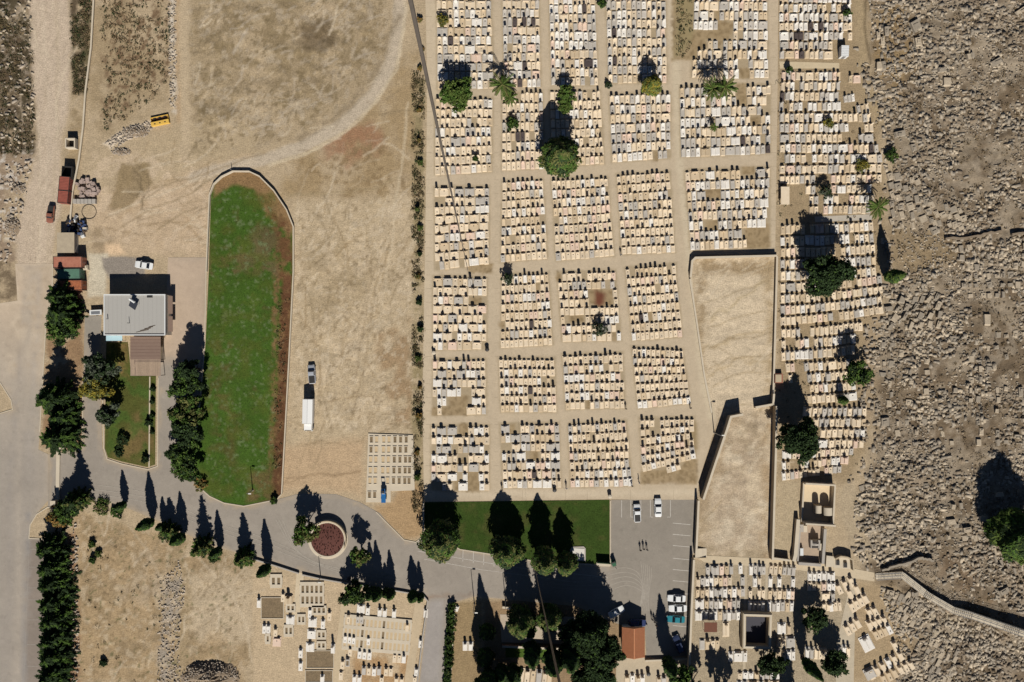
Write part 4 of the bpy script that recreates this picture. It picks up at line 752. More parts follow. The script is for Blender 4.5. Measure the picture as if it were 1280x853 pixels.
# the new plot in the lower left
def z2(x, y): return (410+x/6.41, 720+y/6.41+3)
def z1(x, y): return (320+x/5.575, 700+y/5.575+3)
SWR = [([(265, 245, 'double', 'white'), (320, 260, 'mid', 'white'), (415, 275, 'tall', 'white'), (455, 280, 'tall', 'white'), (530, 285, 'tall', 'white')], 'in the row under the roadside trees, lower left plot'),
 ([(165, 320, 'mid', 'cream'), (240, 330, 'mid', 'grey'), (270, 330, 'mid', 'grey'), (635, 395, 'tall', 'cream')], 'on the upper edge of the concrete grid, lower left plot'),
 ([(140, 488, 'mid', 'white'), (175, 492, 'mid', 'white'), (207, 498, 'mid', 'white'), (325, 505, 'mid', 'white')], 'on the lower rows of the concrete grid, lower left plot'),
 ([(178, 590, 'mid', 'cream'), (255, 608, 'mid', 'white'), (293, 614, 'mid', 'white'), (333, 618, 'mid', 'white'), (535, 640, 'low', 'cream'), (572, 643, 'low', 'cream'), (608, 645, 'tall', 'white')], 'in the first row below the concrete grid, lower left plot'),
 ([(118, 690, 'mid', 'cream'), (158, 672, 'bed', 'grey'), (288, 738, 'tall', 'grey'), (328, 742, 'mid', 'cream'), (370, 747, 'mid', 'white'), (410, 742, 'tall', 'grey'), (466, 748, 'mid', 'cream'), (504, 750, 'low', 'cream')], 'in the second row below the concrete grid, lower left plot'),
 ([(105, 780, 'low', 'cream'), (213, 808, 'tall', 'white'), (252, 812, 'tall', 'white'), (430, 822, 'low', 'cream'), (548, 826, 'mid', 'cream'), (590, 830, 'mid', 'cream')], 'in the third row below the concrete grid, lower left plot'),
 ([(783, 280, 'mid', 'white'), (743, 522, 'mid', 'white'), (708, 752, 'mid', 'white'), (695, 820, 'low', 'cream')], 'down the lane side fence of the lower left plot')]
for rw, ph in SWR:
    for k, (x, y, kd, c) in enumerate(rw):
        u, v = z2(x, y); w = '%s from top' % ORD[k+1] if 'down' in ph else '%s from left' % ORD[k+1]
        put(u, v, R(-4)+random.uniform(-.02, .02), kd, c, '%s %s, %s %s' % (CNAME[c], 'double grave' if kd == 'double' else 'grave', w, ph), w=2.0 if kd == 'double' else 1.05, l=2.0, h=.78, z=.1)
Z1 = [(22, 285, 'tall', 'white', 'lone white grave with a tall headstone at the left edge of the lower left plot'), (60, 465, 'mid', 'white', 'white grave, left one of a pair under the square soil bed'),
 (88, 467, 'mid', 'white', 'white grave, right one of a pair under the square soil bed'), (137, 490, 'mid', 'cream', 'narrow cream grave right of the white pair by the square soil bed'),
 (147, 555, 'double_low', 'pink', 'pinkish white double grave beside a small dark framed grave'), (190, 245, 'mid', 'cream', 'cream grave below the two opening frame near the road fence'),
 (228, 262, 'double', 'tan', 'tan double grave with a big shadow beside the central aisle'), (240, 405, 'double', 'white', 'white double grave left of the aisle with paired headstones'),
 (378, 355, 'mid', 'white', 'white grave left of the three opening frame, right of the aisle'), (395, 420, 'double', 'white', 'white double grave just below the three opening frame'),
 (468, 432, 'mid', 'white', 'single white grave right of the double under the three opening frame'), (388, 502, 'double_low', 'white', 'white double grave on the left of a two opening frame, aisle side'),
 (378, 592, 'double', 'white', 'white double grave above the lower soil bed'), (538, 602, 'tall', 'white', 'white grave under a large dark shadow beside the lower aisle'),
 (513, 375, 'mid', 'cream', 'cream grave at the right end by the two round shrubs'), (312, 635, 'mid', 'white', 'upper white grave of two left of the lower soil bed'),
 (312, 725, 'mid', 'white', 'lower white grave of two left of the lower soil bed'), (463, 815, 'tall', 'white', 'white grave with a tall headstone at the foot of the lower soil bed'),
 (645, 400, 'mid', 'cream', 'cream grave facing the aisle below the broad leafy tree'), (22, 850, 'low', 'cream', '')]
for x, y, kd, c, lb in Z1[:-1]:
    u, v = z1(x, y); put(u, v, R(-2), kd, c, lb, w=2.1 if 'double' in kd else 1.05, l=2.1, z=.06, h=1.6 if ('big shadow' in lb or 'large dark' in lb) else .8)
put(583-1.5, 808, 0, 'tall', 'white', 'pale grave, left of the pair alone on the dry strip beside the lane', w=1.2, l=2.0); put(590-1.5, 808, 0, 'tall', 'white', 'pale grave, right of the pair alone on the dry strip beside the lane', w=1.2, l=2.0)
put(571, 761, R(-20), 'low', 'white', 'small white grave at the lane corner beside the hedge top', w=.9, l=1.3)
NF = len(FRONT)
# 300 graves as things: those standing apart, then the broad ones, then the plots in the middle of the view
ctr = lambda g: math.hypot(g['uv'][0]-640, g['uv'][1]-426)
cand = [g for g in ALLG if 'label' in g]
big = sorted([g for g in cand if g['kind'].startswith('double')], key=ctr)[:110]
bi = set(id(g) for g in big)
rest = sorted([g for g in cand if id(g) not in bi and not g['kind'].startswith('double')], key=ctr)[:max(0, 300-NF-len(big))]
ind = bi | set(id(g) for g in rest)
for g in FRONT: grave_thing(g, g['label'], 'graves standing apart in the southern plots')
for g in big+rest: grave_thing(g, g['label'])
for g in ALLG:
    if id(g) not in ind: grave_stuff(g)
tag(STUFF.build('graves', STALL), 'dense rows of cream, white and grey stone graves filling the cemetery plots', 'graves', kind='stuff')
print('GRAVES', NF, len(big), len(rest), len(ALLG))

# small bushes, pots and wild growth between the graves are placed later; concrete burial frames with open soil beds:
def frame(u0, v0, cols, rws, cw, rh, label, rz=0, opn=.55, h=.28, name='burial_frame', group=None, soil_cols=None):
    root = thing(name, label, 'burial frame', W(u0, v0, .02), rz, group)
    wd, ht = cols*cw*S, rws*rh*S; b = MB(); ow, ol = cw*S*opn, rh*S*.66
    for r in range(rws+1): b.box(wd/2, -r*rh*S, 0, h, wd+.3, rh*S-ol, m=0)
    for r in range(rws):
        for c in range(cols+1):
            b.box(c*cw*S, -(r+.5)*rh*S, .002, h-.006, cw*S-ow, ol+.1, m=0)
    b.build('frame', M_conc, root)
    for r in range(rws):
        for c in range(cols):
            if cols*rws > 100: break
            s = MB().box((c+.5)*cw*S, -(r+.5)*rh*S, -.01, .05 if not soil_cols or c in soil_cols else h-.03, ow-.004, ol-.004); s.build('soil_bed', M_bed if not soil_cols or c in soil_cols else M_conc2, root)
    return root
M_conc2 = mat('sandy_fill', C(204, 180, 142), col2=C(190, 164, 126), scale=2, fine_amt=.15)
def fr1(x, y, *a, **k):
    u, v = z1(x, y); return frame(u, v-3, *a, **k)
fr1(105, 110, 2, 1, 6.6, 13, 'pale concrete frame with two soil openings nearest the left shrub')
fr1(312, 165, 5, 2, 5.7, 13.5, 'pale concrete frame of ten openings in two rows below the fence gate')
fr1(395, 325, 3, 1, 5.6, 9, 'pale concrete frame of three openings beside a white grave'); fr1(292, 385, 2, 1, 4.6, 10, 'pale concrete frame of two openings on the narrow aisle strip')
fr1(200, 460, 2, 1, 5.2, 11.5, 'pale concrete frame of two openings alone on bare soil'); fr1(214, 312, 2, 1, 5.2, 8, 'pale concrete frame of two openings above a white double grave')
fr1(428, 495, 2, 1, 5.2, 9, 'pale concrete frame of two openings beside a white double grave, middle'); fr1(428, 572, 2, 1, 5.2, 8, 'pale concrete frame of two openings just above the lower soil bed')
fr1(70, 520, 1, 1, 5, 10, 'small dark grave frame with one opening beside the pinkish grave', opn=.45)
for (x, y, w, h, lb) in ((38, 262, 155, 145, 'square bed of rough brown soil edged with thin kerbs'), (352, 632, 190, 120, 'rectangular bed of grey soil edged with thin kerbs'), (345, 770, 190, 80, 'lowest bed of brown soil below the grey soil bed')):
    u, v = z1(x, y); u2, v2 = z1(x+w, y+h)
    r0 = thing('soil_bed', lb, 'soil bed', W((u+u2)/2, (v+v2)/2-3, 0)); a = (u2-u)*S/2; bb = (v2-v)*S/2
    MB().band([(-a, -bb), (a, -bb), (a, bb), (-a, bb)], .15, 0, .2, closed=True).build('kerb_frame', M_conc, r0)
    MB().box(0, 0, 0, .09, 2*a-.16, 2*bb-.16).build('soil', M_bed, r0)
u, v = z2(138, 318); frame(u, v-3, 16, 3, 5.2, 13.3, 'broad sandy concrete grave grid of three long rows in the lower left', rz=R(-5), soil_cols=(4, 9))
# new plot beside the yard
rt = thing('burial_frame', 'large pale concrete grid of new grave openings beside the dirt yard', 'burial frame', W(460, 541, .02))
b = MB(); cols = [464.5, 471, 480, 486.5, 494, 501, 508, 513.3]; rws_ = [549.5, 562, 574.5, 588, 601, 618.5]
outline = [(460.5, 542), (516.5, 544), (518.5, 613), (488.5, 614), (488.5, 628), (457.5, 628)]
o0 = W(460, 541)
b.prism([tuple((W(*p)-o0)[:2]) for p in outline], 0, .2)
b.build('slab', M_conc, rt)
for j, v in enumerate(rws_):
    for i, u in enumerate(cols):
        if j == 5 and i > 1: continue
        if (j < 2 and i == 7) or (j == 4 and i == 2): continue
        p = W(u-(v-549)*.035, v)-o0; q = MB(); dk = i >= 4 or j == 5 or (i == 0 and j < 2)
        for sx in (-1, 1): q.box(p.x+sx*.42, p.y, .2, .36, .14, 1.75, m=0)
        for sy in (-1, 1): q.box(p.x, p.y+sy*.8, .2, .36, .68, .14, m=0)
        fo = q.build('grave_kerb', [M_conc], rt)
        MB().box(p.x, p.y, .2, .23, .7, 1.46).build('soil_bed', M_bed if dk else M_conc2, fo)
# ------------------------------------------------------------------ trees and shrubs
def quads(c, nrm, up, w, l):
    """leaf faces: centres c, normals, long axis up -> vertex array (n,4,3)"""
    nrm = nrm/np.linalg.norm(nrm, axis=1, keepdims=True)
    a = np.cross(nrm, up); a /= np.linalg.norm(a, axis=1, keepdims=True)+1e-9
    b = np.cross(a, nrm)
    w = np.asarray(w)[:, None]/2; l = np.asarray(l)[:, None]/2
    return np.stack([c-a*w*.5-b*l, c+a*w*.5-b*l, c+a*w+b*l*.4, c-a*w*.3+b*l], 1)
def leafmesh(name, Q, mi, mats):
    n = len(Q); me = bpy.data.meshes.new(name); me.vertices.add(4*n); me.vertices.foreach_set('co', Q.reshape(-1).astype(np.float32))
    me.loops.add(4*n); me.loops.foreach_set('vertex_index', np.arange(4*n, dtype=np.int32))
    me.polygons.add(n); me.polygons.foreach_set('loop_start', np.arange(0, 4*n, 4, dtype=np.int32))
    for m in mats: me.materials.append(m)
    me.polygons.foreach_set('material_index', np.asarray(mi, dtype=np.int32)); me.update(calc_edges=True); me.validate(); return me
def rnd_dirs(rg, n):
    d = rg.normal(size=(n, 3)); return d/np.linalg.norm(d, axis=1, keepdims=True)
def crown_broad(rg, h, r, z0, dens=1.0, leaf=.42):
    zc = (h+z0)/2; hz = (h-z0)/2; nc = int(44*dens*max(1, r/2.5)**1.3)
    d = rnd_dirs(rg, nc); d[:, 2] = np.where(d[:, 2] < -.4, -d[:, 2]*.5, d[:, 2]); rad = rg.uniform(.3, 1.02, nc)**.7
    lob = 1+.22*np.sin(np.arctan2(d[:, 1], d[:, 0])*3+rg.uniform(0, 6))+.12*np.sin(np.arctan2(d[:, 1], d[:, 0])*5+rg.uniform(0, 6))
    cc = np.stack([d[:, 0]*r*rad*lob, d[:, 1]*r*rad*lob, zc+d[:, 2]*hz*rad], 1); cr = rg.uniform(.13, .33, nc)*r
    Q = []; M = []
    for i in range(nc):
        n = int(44*dens*max(.5, (cr[i]/.8)**1.6)); dd = rnd_dirs(rg, n); q = cc[i]+dd*(cr[i]*rg.uniform(.35, 1.05, n)**.6)[:, None]*np.array([1, 1, .8])
        nn = dd*.5+rnd_dirs(rg, n)*.8+np.array([0, 0, .5]); s = rg.uniform(.6, 1.25, n)*leaf
        Q.append(quads(q, nn, rnd_dirs(rg, n), s, s*1.5)); M.append(np.where(rg.random(n) < .8, i % 2, rg.integers(0, 3, n)))
    return np.concatenate(Q), np.concatenate(M)
def crown_spindle(rg, h, r, z0, dens=1.0, leaf=.4, blunt=.5, ragged=.12):
    n = int(2300*dens*(r/1.3)**1.15*(h/10)); t = rg.uniform(0, 1, n)**.85
    prof = np.sin(PI*np.clip(t*.96+.04, 0, 1)**.70)**(.85 if r < 1.7 else .65)*np.clip((1-t)/.2, 0, 1)**.35
    th = rg.uniform(0, 2*PI, n); k = 1+ragged*.9*(fbm(th*1.6+7, t*h*.55, int(h*10))-.5)*4*(r > 1.7)+ragged*np.sin(th*3+t*9+rg.uniform(0, 6))+ragged*np.sin(th*2-t*17)+ragged*.7*np.sin(th*5+t*31)
    rr = r*prof*k*rg.uniform(.5, 1.04, n)**.5
    q = np.stack([np.cos(th)*rr, np.sin(th)*rr, z0+t*(h-z0)], 1)
    nn = np.stack([np.cos(th), np.sin(th), rg.uniform(.2, .9, n)+t*1.1], 1)+rnd_dirs(rg, n)*.6
    up = np.array([0, 0, 1.])+np.stack([np.cos(th), np.sin(th), 0*th], 1)*.35+rnd_dirs(rg, n)*.25
    s = rg.uniform(.6, 1.2, n)*leaf
    return quads(q, nn, up, s, s*2.0), (np.floor(th*1.3+t*11).astype(int)+(rg.random(n) < .25)) % 3
def crown_conifer(rg, h, r, z0, dens=1.0, leaf=.42):
    """tiers of outward reaching sprays, spiky outline"""
    Q = []; M = []; tiers = int(7+h*.7)
    for i in range(tiers):
        t = i/(tiers-1); z = z0+t*(h-z0)*.97; L = r*(1-t)**.75*rg.uniform(.85, 1.1)+.25; nb = max(4, int(11*(1-t)+4))
        for b in range(nb):
            a = 2*PI*(b+rg.uniform(-.35, .35))/nb+i*1.3; l = L*rg.uniform(.45, 1.3); n = int(15*dens*max(.5, l/1.5)*1.9)
            s = rg.uniform(.1, 1, n); wd = .2*l*(1-s)**.8+.07; off = rg.normal(0, .6, n)*wd
            droop = -.22*l*s**1.6+.06*l
            q = np.stack([np.cos(a)*l*s-np.sin(a)*off, np.sin(a)*l*s+np.cos(a)*off, z+droop+rg.normal(0, .12, n)], 1)
            up = np.stack([np.cos(a)-np.sin(a)*np.sign(off)*.5, np.sin(a)+np.cos(a)*np.sign(off)*.5, np.full(n, -.15)], 1)
            nn = np.array([0, 0, 1.])+rnd_dirs(rg, n)*.6; ss = rg.uniform(.6, 1.2, n)*leaf
            Q.append(quads(q, nn, up, ss*.7, ss*2.0)); M.append(np.full(n, (b+i) % 3))
    return np.concatenate(Q), np.concatenate(M)
def crown_palm(rg, h, r, fr=26):
    Q = []; M = []
    for f in range(fr):
        a = 2*PI*f/fr*1.0+rg.uniform(-.12, .12)+f*2.4; el = rg.uniform(-.35, 1.15); l = r*rg.uniform(.85, 1.12)
        s = np.linspace(.05, 1, 30); ang = el-s*1.25; x = np.cumsum(np.cos(ang))*l/30; z = np.cumsum(np.sin(ang))*l/30
        for sd in (-1, 1):
            ll = .44*np.sin(PI*np.clip(s*.86+.12, 0, 1))**.6*(r/3.5)
            out = np.stack([np.cos(a)*.75-np.sin(a)*sd+0*s, np.sin(a)*.75+np.cos(a)*sd+0*s, -.25+0*s], 1); out /= np.linalg.norm(out, axis=1, keepdims=True)
            c = np.stack([np.cos(a)*x, np.sin(a)*x, h+z], 1)+out*(ll/2)[:, None]
            nn = np.array([0, 0, 1.])+np.array([-np.sin(a), np.cos(a), 0])*sd*.5+rnd_dirs(rg, 30)*.2
            Q.append(quads(c, nn, out, np.full(30, .15), ll*1.05)); M.append(np.full(30, f % 3))
    return np.concatenate(Q), np.concatenate(M)
TSEED = [1000]
CM = {'dark': ('dark', 'dark', 'mid'), 'olive': ('olive', 'mid', 'dark'), 'mid': ('mid', 'dark', 'bright'), 'bright': ('bright', 'mid', 'bright'), 'yellow': ('yellow', 'olive', 'bright'),
      'grey': ('grey', 'dark', 'grey'), 'palm': ('palm', 'palm', 'olive'), 'dry': ('dry', 'olive', 'dry'), 'darkmid': ('dark', 'mid', 'olive')}
def tree(u, v, h, r, kind, pal, label, cat='tree', name=None, group=None, z0=None, dens=1.0, leaf=None):
    TSEED[0] += 1; rg = np.random.default_rng(TSEED[0]); z = max(0, gz(u, v))
    root = thing(name or {'broad': 'broadleaf_tree', 'spindle': 'cypress_tree', 'conifer': 'conifer_tree', 'palm': 'palm_tree', 'bush': 'shrub'}[kind], label, cat, W(u, v, z), 0, group)
    mats = [LEAF[k] for k in CM[pal]]
    if kind == 'broad': z0 = h*.3 if z0 is None else z0; Q, M = crown_broad(rg, h, r, z0, dens, leaf or .42)
    elif kind == 'bush': z0 = 0; Q, M = crown_broad(rg, h, r, -.1*h, dens*1.1, leaf or .24)
    elif kind == 'spindle': z0 = h*.1 if z0 is None else z0; Q, M = crown_spindle(rg, h, r, z0, dens, leaf or .36, ragged=.10 if r < 1.6 else .16)
    elif kind == 'conifer': z0 = h*.1 if z0 is None else z0; Q, M = crown_conifer(rg, h, r, z0, dens, leaf or .42)
    else: Q, M = crown_palm(rg, h, r); z0 = h
    tb = MB(); tr = .1+.022*h
    if kind != 'bush':
        top = {'broad': z0+(h-z0)*.45, 'palm': h+.1}.get(kind, h*.92)
        bend = rg.uniform(-.2, .2, 2); pth = [(bend[0]*math.sin(t*2), bend[1]*math.sin(t*2), top*t) for t in (0, .08, .3, .6, 1)]
        tb.tube(pth, [tr*1.35, tr, tr*.85, tr*.7, tr*.9 if kind == 'palm' else tr*.25], 8)
        if kind == 'broad':
            for k in range(6):
                a = k*1.05+rg.uniform(-.3, .3); zz = z0*.8+k*.08*h
                tb.tube([(0, 0, zz), (math.cos(a)*r*.3, math.sin(a)*r*.3, zz+.13*h), (math.cos(a)*r*.72, math.sin(a)*r*.72, zz+.26*h)], [tr*.5, tr*.36, tr*.1], 6)
    else:
        for k in range(4):
            a = k*1.6; tb.tube([(0, 0, 0), (math.cos(a)*r*.25, math.sin(a)*r*.25, h*.35), (math.cos(a)*r*.5, math.sin(a)*r*.5, h*.7)], [.05, .035, .01], 5)
    tb.build('trunk' if kind != 'bush' else 'stems', M_bark, root)
    link('crown' if kind != 'bush' else 'foliage', leafmesh('crown', Q, M, mats), root)
    return root
# in the cemetery
tree(571, 123, 6.2, 3.7, 'broad', 'bright', 'round bright green tree among the graves at upper left of the cemetery', z0=1.6, dens=1.2)
tree(628, 112, 4.4, 3.8, 'palm', 'palm', 'palm tree on the path between the two leftmost upper plots')
tree(638, 126, 2.6, 2.2, 'palm', 'palm', 'small low palm touching the larger palm on the upper path', name='palm_tree')
tree(641, 156, 2.0, 1.5, 'bush', 'mid', 'small green bush among graves below the small palm', 'bush', dens=1.2)
tree(707, 120, 4.6, 2.0, 'broad', 'bright', 'upper of two small bright trees right of the tall dark tree shadow', z0=1.0, dens=1.2); tree(706, 134, 3.0, 1.8, 'broad', 'bright', 'lower of two small bright trees right of the tall dark tree shadow', z0=.6, dens=1.2)
tree(698, 202, 12.5, 4.0, 'spindle', 'darkmid', 'large dark olive tree at the junction of cemetery paths, casting the longest shadow', z0=1.2, dens=.75, leaf=.5)
tree(812, 112, 7.2, 2.1, 'spindle', 'yellow', 'yellow green narrow tree among graves of the fourth upper plot', z0=1.2, leaf=.4)
tree(885, 119, 5.2, 3.2, 'palm', 'palm', 'left palm of the overlapping pair in the upper right plot'); tree(899, 117, 5.6, 3.6, 'palm', 'palm', 'right palm of the overlapping pair in the upper right plot')
tree(890, 162, 2.2, 1.2, 'palm', 'palm', 'tiny palm below the palm pair in the upper right plot')
tree(1022, 346, 11.5, 4.8, 'broad', 'dark', 'large dark dense tree in the middle of the eastern grave strip', z0=1.5, dens=1.5)
tree(1087, 263, 5.0, 3.2, 'palm', 'palm', 'palm tree at the ruin edge right of the eastern grave strip')
tree(1107, 347, 11, 1.5, 'spindle', 'mid', 'slim cypress leaning over the dirt at the edge of the old ruins', 'tree')
tree(1063, 466, 8.0, 3.0, 'broad', 'mid', 'green tree beside the footpath right of the eastern graves', z0=1.4, dens=1.2)
tree(990, 546, 10.5, 4.4, 'broad', 'dark', 'dark dense tree near the gap in the dirt yard wall', z0=1.5, dens=1.4)
tree(1050, 500, 5.0, .9, 'spindle', 'mid', 'short small cypress among the eastern graves above the shrine')
tree(1254, 662, 15.5, 5.6, 'spindle', 'mid', 'tall green tree at the right edge casting a broad shadow over ruins', z0=1.0, dens=.9, leaf=.5)
for (u, v, h, r, lb) in ((752, 6, 2, 1.2, 'small green bush at the top edge on the third path'), (554, 28, 2.4, 1.5, 'small yellowish bush at the upper left corner of the graves'), (984, 90, 2.2, .9, 'small bush at the start of the row under the upper right lane'),
                         (1034, 155, 2.2, 1.3, 'yellowish bush among eastern graves, upper'), (1075, 208, 2.2, 1.7, 'dry yellowish bush at the right edge of the eastern strip'), (1112, 196, 2.0, 1.7, 'green bush where the eastern graves meet the ruins'),
                         (1028, 242, 4.2, 1.6, 'thin brownish tree left of the eastern palm'), (1057, 18, 2.4, 1.1, 'small olive bush at the top right of the eastern strip'), (594, 199, 1.6, .7, 'narrow green bush in the second tier of the leftmost plot'),
                         (635, 349, 3.4, 1.5, 'grey green bush at the corner of the second plot, fourth tier'), (748, 412, 3.6, 1.7, 'grey green bush in the half empty third plot'), (760, 108, 1.6, .8, 'small grey shrub on the crossing of upper paths')):
    tree(u, v, h, r, 'bush', 'yellow' if 'yellow' in lb else 'grey' if ('grey' in lb or 'brown' in lb) else 'mid', lb, 'bush')
# on the lower lawn and the parking edge
tree(553, 670, 12, 4.0, 'spindle', 'olive', 'biggest dark tree at the left end of the lower lawn', z0=1.0, dens=.8, leaf=.5)
tree(633, 683, 11.2, 3.3, 'spindle', 'olive', 'dark twin topped tree in the middle of the lower lawn edge', z0=1.6, dens=.75, leaf=.48)
tree(646, 684, 8.8, 1.9, 'spindle', 'olive', 'smaller dark tree touching the twin topped tree on the lawn edge', z0=1.4, dens=.8)
tree(679, 694, 12.6, 2.6, 'spindle', 'olive', 'tall dark tree with ragged crown, second from right on the lower lawn', z0=1.2, dens=.8, leaf=.45); tree(706, 699, 10.4, 2.3, 'spindle', 'olive', 'rightmost dark tree of the lower lawn beside the pale slab', z0=1.2, dens=.8, leaf=.45)
for (u, v, h, r, k, p, lb) in ((652, 768, 13, 3.2, 'spindle', 'olive', 'tall green tree over the left end of the courtyard'), (686, 764, 12, 2.6, 'spindle', 'olive', 'tall green tree over the middle of the courtyard'),
    (664, 804, 16.5, 1.8, 'spindle', 'dark', 'dark cypress below the courtyard, left of three'), (689, 812, 17.5, 2.0, 'spindle', 'dark', 'dark cypress below the courtyard, middle of three'), (709, 808, 17, 2.1, 'spindle', 'dark', 'dark cypress below the courtyard, right of three'),
    (735, 783, 13.5, 4.9, 'broad', 'dark', 'huge dark tree left of the orange roof house'), (750, 806, 12.5, 4.2, 'broad', 'dark', 'big dark tree touching the corner of the orange roof'), (715, 778, 12.5, 3.2, 'broad', 'dark', 'dark tree at the right end of the courtyard'),
    (738, 838, 9.5, 5.0, 'broad', 'dark', 'broad dark tree at the bottom edge below the orange roof house'), (640, 836, 9.5, 2.0, 'spindle', 'dark', 'dark cypress at the bottom edge left of the small graves'),
    (611, 836, 19.5, 1.7, 'spindle', 'dark', 'tallest dark cypress at the bottom edge beside the dry strip'), (604, 846, 14.5, 1.7, 'spindle', 'dark', 'dark cypress at the bottom edge closest to the dry strip'), (618, 848, 17.5, 1.8, 'spindle', 'dark', 'dark cypress at the bottom edge right of the tallest one'), (627, 832, 11, 1.5, 'spindle', 'dark', 'dark cypress next to the small lawn below the courtyard'),
    (607, 815, 8.5, 1.8, 'spindle', 'dark', 'shorter dark cypress bordering the dry strip, upper'), (609, 786, 6.0, 1.7, 'spindle', 'dark', 'low dark cypress where the dry strip meets the courtyard'),
    (832, 822, 13, 1.5, 'spindle', 'dark', 'single dark cypress at the foot of the car park throwing a long shadow'), (846, 838, 6.5, 3.0, 'broad', 'mid', 'green tree at the lower right corner of the car park'),
    (866, 858, 9, 2.6, 'broad', 'mid', 'green tree partly cut by the bottom edge near the car park wall')):
    tree(u, v, h, r, k, p, lb, z0=1.2 if k == 'broad' else None, dens=1.3 if k == 'broad' else 1.0)
for (u, v, h, r, k, p, lb) in ((1012, 768, 6.0, 2.9, 'broad', 'dark', 'dark round tree in the lower right plot, upper'), (1036, 824, 6.5, 3.1, 'broad', 'dark', 'dark round tree in the lower right plot beside the narrow path'), (955, 823, 6.5, 2.8, 'broad', 'dark', 'dark round tree below the flat roofed tomb enclosure'), (968, 824, 5.5, 2.0, 'broad', 'dark', 'smaller dark tree joined to the round one below the tomb enclosure'),
    (1003, 823, 14.5, 1.3, 'spindle', 'dark', 'leaning dark cypress between two dark round trees'), (895, 858, 8.5, 2.0, 'broad', 'grey', 'thin grey tree at the bottom edge, lower right plot'), (908, 872, 10, 2.4, 'broad', 'grey', 'taller grey tree just leaving the bottom edge, lower right plot'), (986, 872, 11, 1.6, 'spindle', 'dark', 'dark cypress cut by the bottom edge of the lower right plot')):
    tree(u, v, h, r, k, p, lb, z0=1.0 if k == 'broad' else None, dens=1.3 if k == 'broad' else 1.0)
# roundabout and fence row
tree(387, 660, 7.0, 2.9, 'broad', 'olive', 'olive green tree on the left rim of the roundabout', z0=1.8, dens=1.2); tree(453, 690, 6.8, 2.3, 'broad', 'olive', 'olive green tree right of the roundabout', z0=1.6, dens=1.2)
tree(445, 736, 6.8, 2.8, 'broad', 'mid', 'broad leafy green tree by the fence below the roundabout', z0=1.6, dens=1.3)
for k, (u, v, h, r) in enumerate(((459, 733, 4, .6), (467, 736, 9.5, 1.2), (475, 737, 10, 1.1), (484, 738, 5.5, 1.0), (491, 738, 8.2, .9), (518, 741, 7.6, 1.2), (527, 743, 6.6, .7))):
    tree(u, v, h, r, 'spindle', 'dark', 'slim dark cypress, %s from left inside the fence below the roundabout' % ORD[k+1], group='cypresses inside the roadside fence')
for k, (u, v, h, r) in enumerate(((157, 630, 6.8, .9), (191.5, 651, 10, 1.2), (206, 656, 5.6, .8), (215, 661, 6.2, 2.0), (230, 670, 9.0, 1.2), (258, 681, 10, 2.1), (276, 687, 8.0, 1.0), (308, 694, 8.6, 2.3), (336, 708, 9.6, 1.2))):
    tree(u, v, h, r, 'spindle' if r < 1.5 else 'conifer', 'dark' if r < 1.5 else 'darkmid', '%s, %s from left along the bare verge of the curved road' % ('slim dark cypress' if r < 1.5 else 'ragged small conifer', ORD[k+1]), group='trees on the curved road verge', dens=1.3)
# western rows
for k, (u, v, h, r) in enumerate(((72, 682, 9.5, 3.9), (75, 703, 10, 3.6), (75, 724, 9.5, 4.0), (76, 747, 10, 3.9), (76, 769, 9.5, 3.9), (76, 791, 10, 3.8), (76, 813, 9.5, 4.0), (75, 836, 10, 4.0), (75, 858, 9.5, 3.9))):
    tree(u, v, h, r, 'conifer', 'dark', 'spiky dark conifer, %s from top of the row beside the left road' % ORD[k+1], group='conifers beside the left road', dens=1.1)
for (u, v, h, r, k, p, lb) in ((86, 374, 10, 4.2, 'conifer', 'dark', 'dark conifer just below the rusty container, upper of a cluster'), (89, 392, 10, 4.4, 'conifer', 'dark', 'dark conifer in the middle of the cluster left of the flat roof'), (88, 410, 7, 3.6, 'broad', 'mid', 'green tree at the lower edge of the cluster left of the flat roof'),
    (80, 497, 12, 4.8, 'conifer', 'dark', 'big dark conifer on the verge midway down the left road'), (86, 520, 9, 3.6, 'conifer', 'dark', 'dark conifer right below the big one on the left verge'), (82, 545, 10.5, 4.6, 'conifer', 'dark', 'dark conifer above the entrance on the left verge'),
    (133, 462, 6.5, 3.6, 'broad', 'grey', 'grey green tree below the flat roofed house'), (126, 482, 5.6, 3.6, 'broad', 'yellow', 'yellow green tree touching the grey one below the flat roofed house'), (143, 518, 6.5, 2.8, 'broad', 'grey', 'dark grey tree on the small house lawn'),
    (105, 622, 10.5, 2.5, 'conifer', 'darkmid', 'dark tree at the entrance throwing a wide shadow over the driveway'), (94, 634, 6.0, 3.0, 'broad', 'mid', 'bushy green tree at the entrance corner'), (80, 644, 4.6, 2.6, 'broad', 'dry', 'yellow brown bush tree at the entrance corner'),
    (249, 462, 10.5, 2.5, 'broad', 'dark', 'tall dark tree at the top of the row along the long lawn'), (241, 478, 8.0, 3.7, 'broad', 'mid', 'rounded green tree, second down the row along the long lawn'), (243, 512, 7.5, 3.7, 'broad', 'olive', 'olive brown tree, third down the row along the long lawn'), (241, 538, 8.0, 3.5, 'broad', 'dark', 'dark green tree, fourth down the row along the long lawn'),
    (236, 565, 7.5, 3.6, 'broad', 'mid', 'green tree, fifth down the row along the long lawn'), (243, 585, 7.0, 3.0, 'broad', 'darkmid', 'lowest tree of the row along the long lawn')):
    tree(u, v, h, r, k, p, lb, z0=1.0 if k == 'broad' else None, dens=1.25)
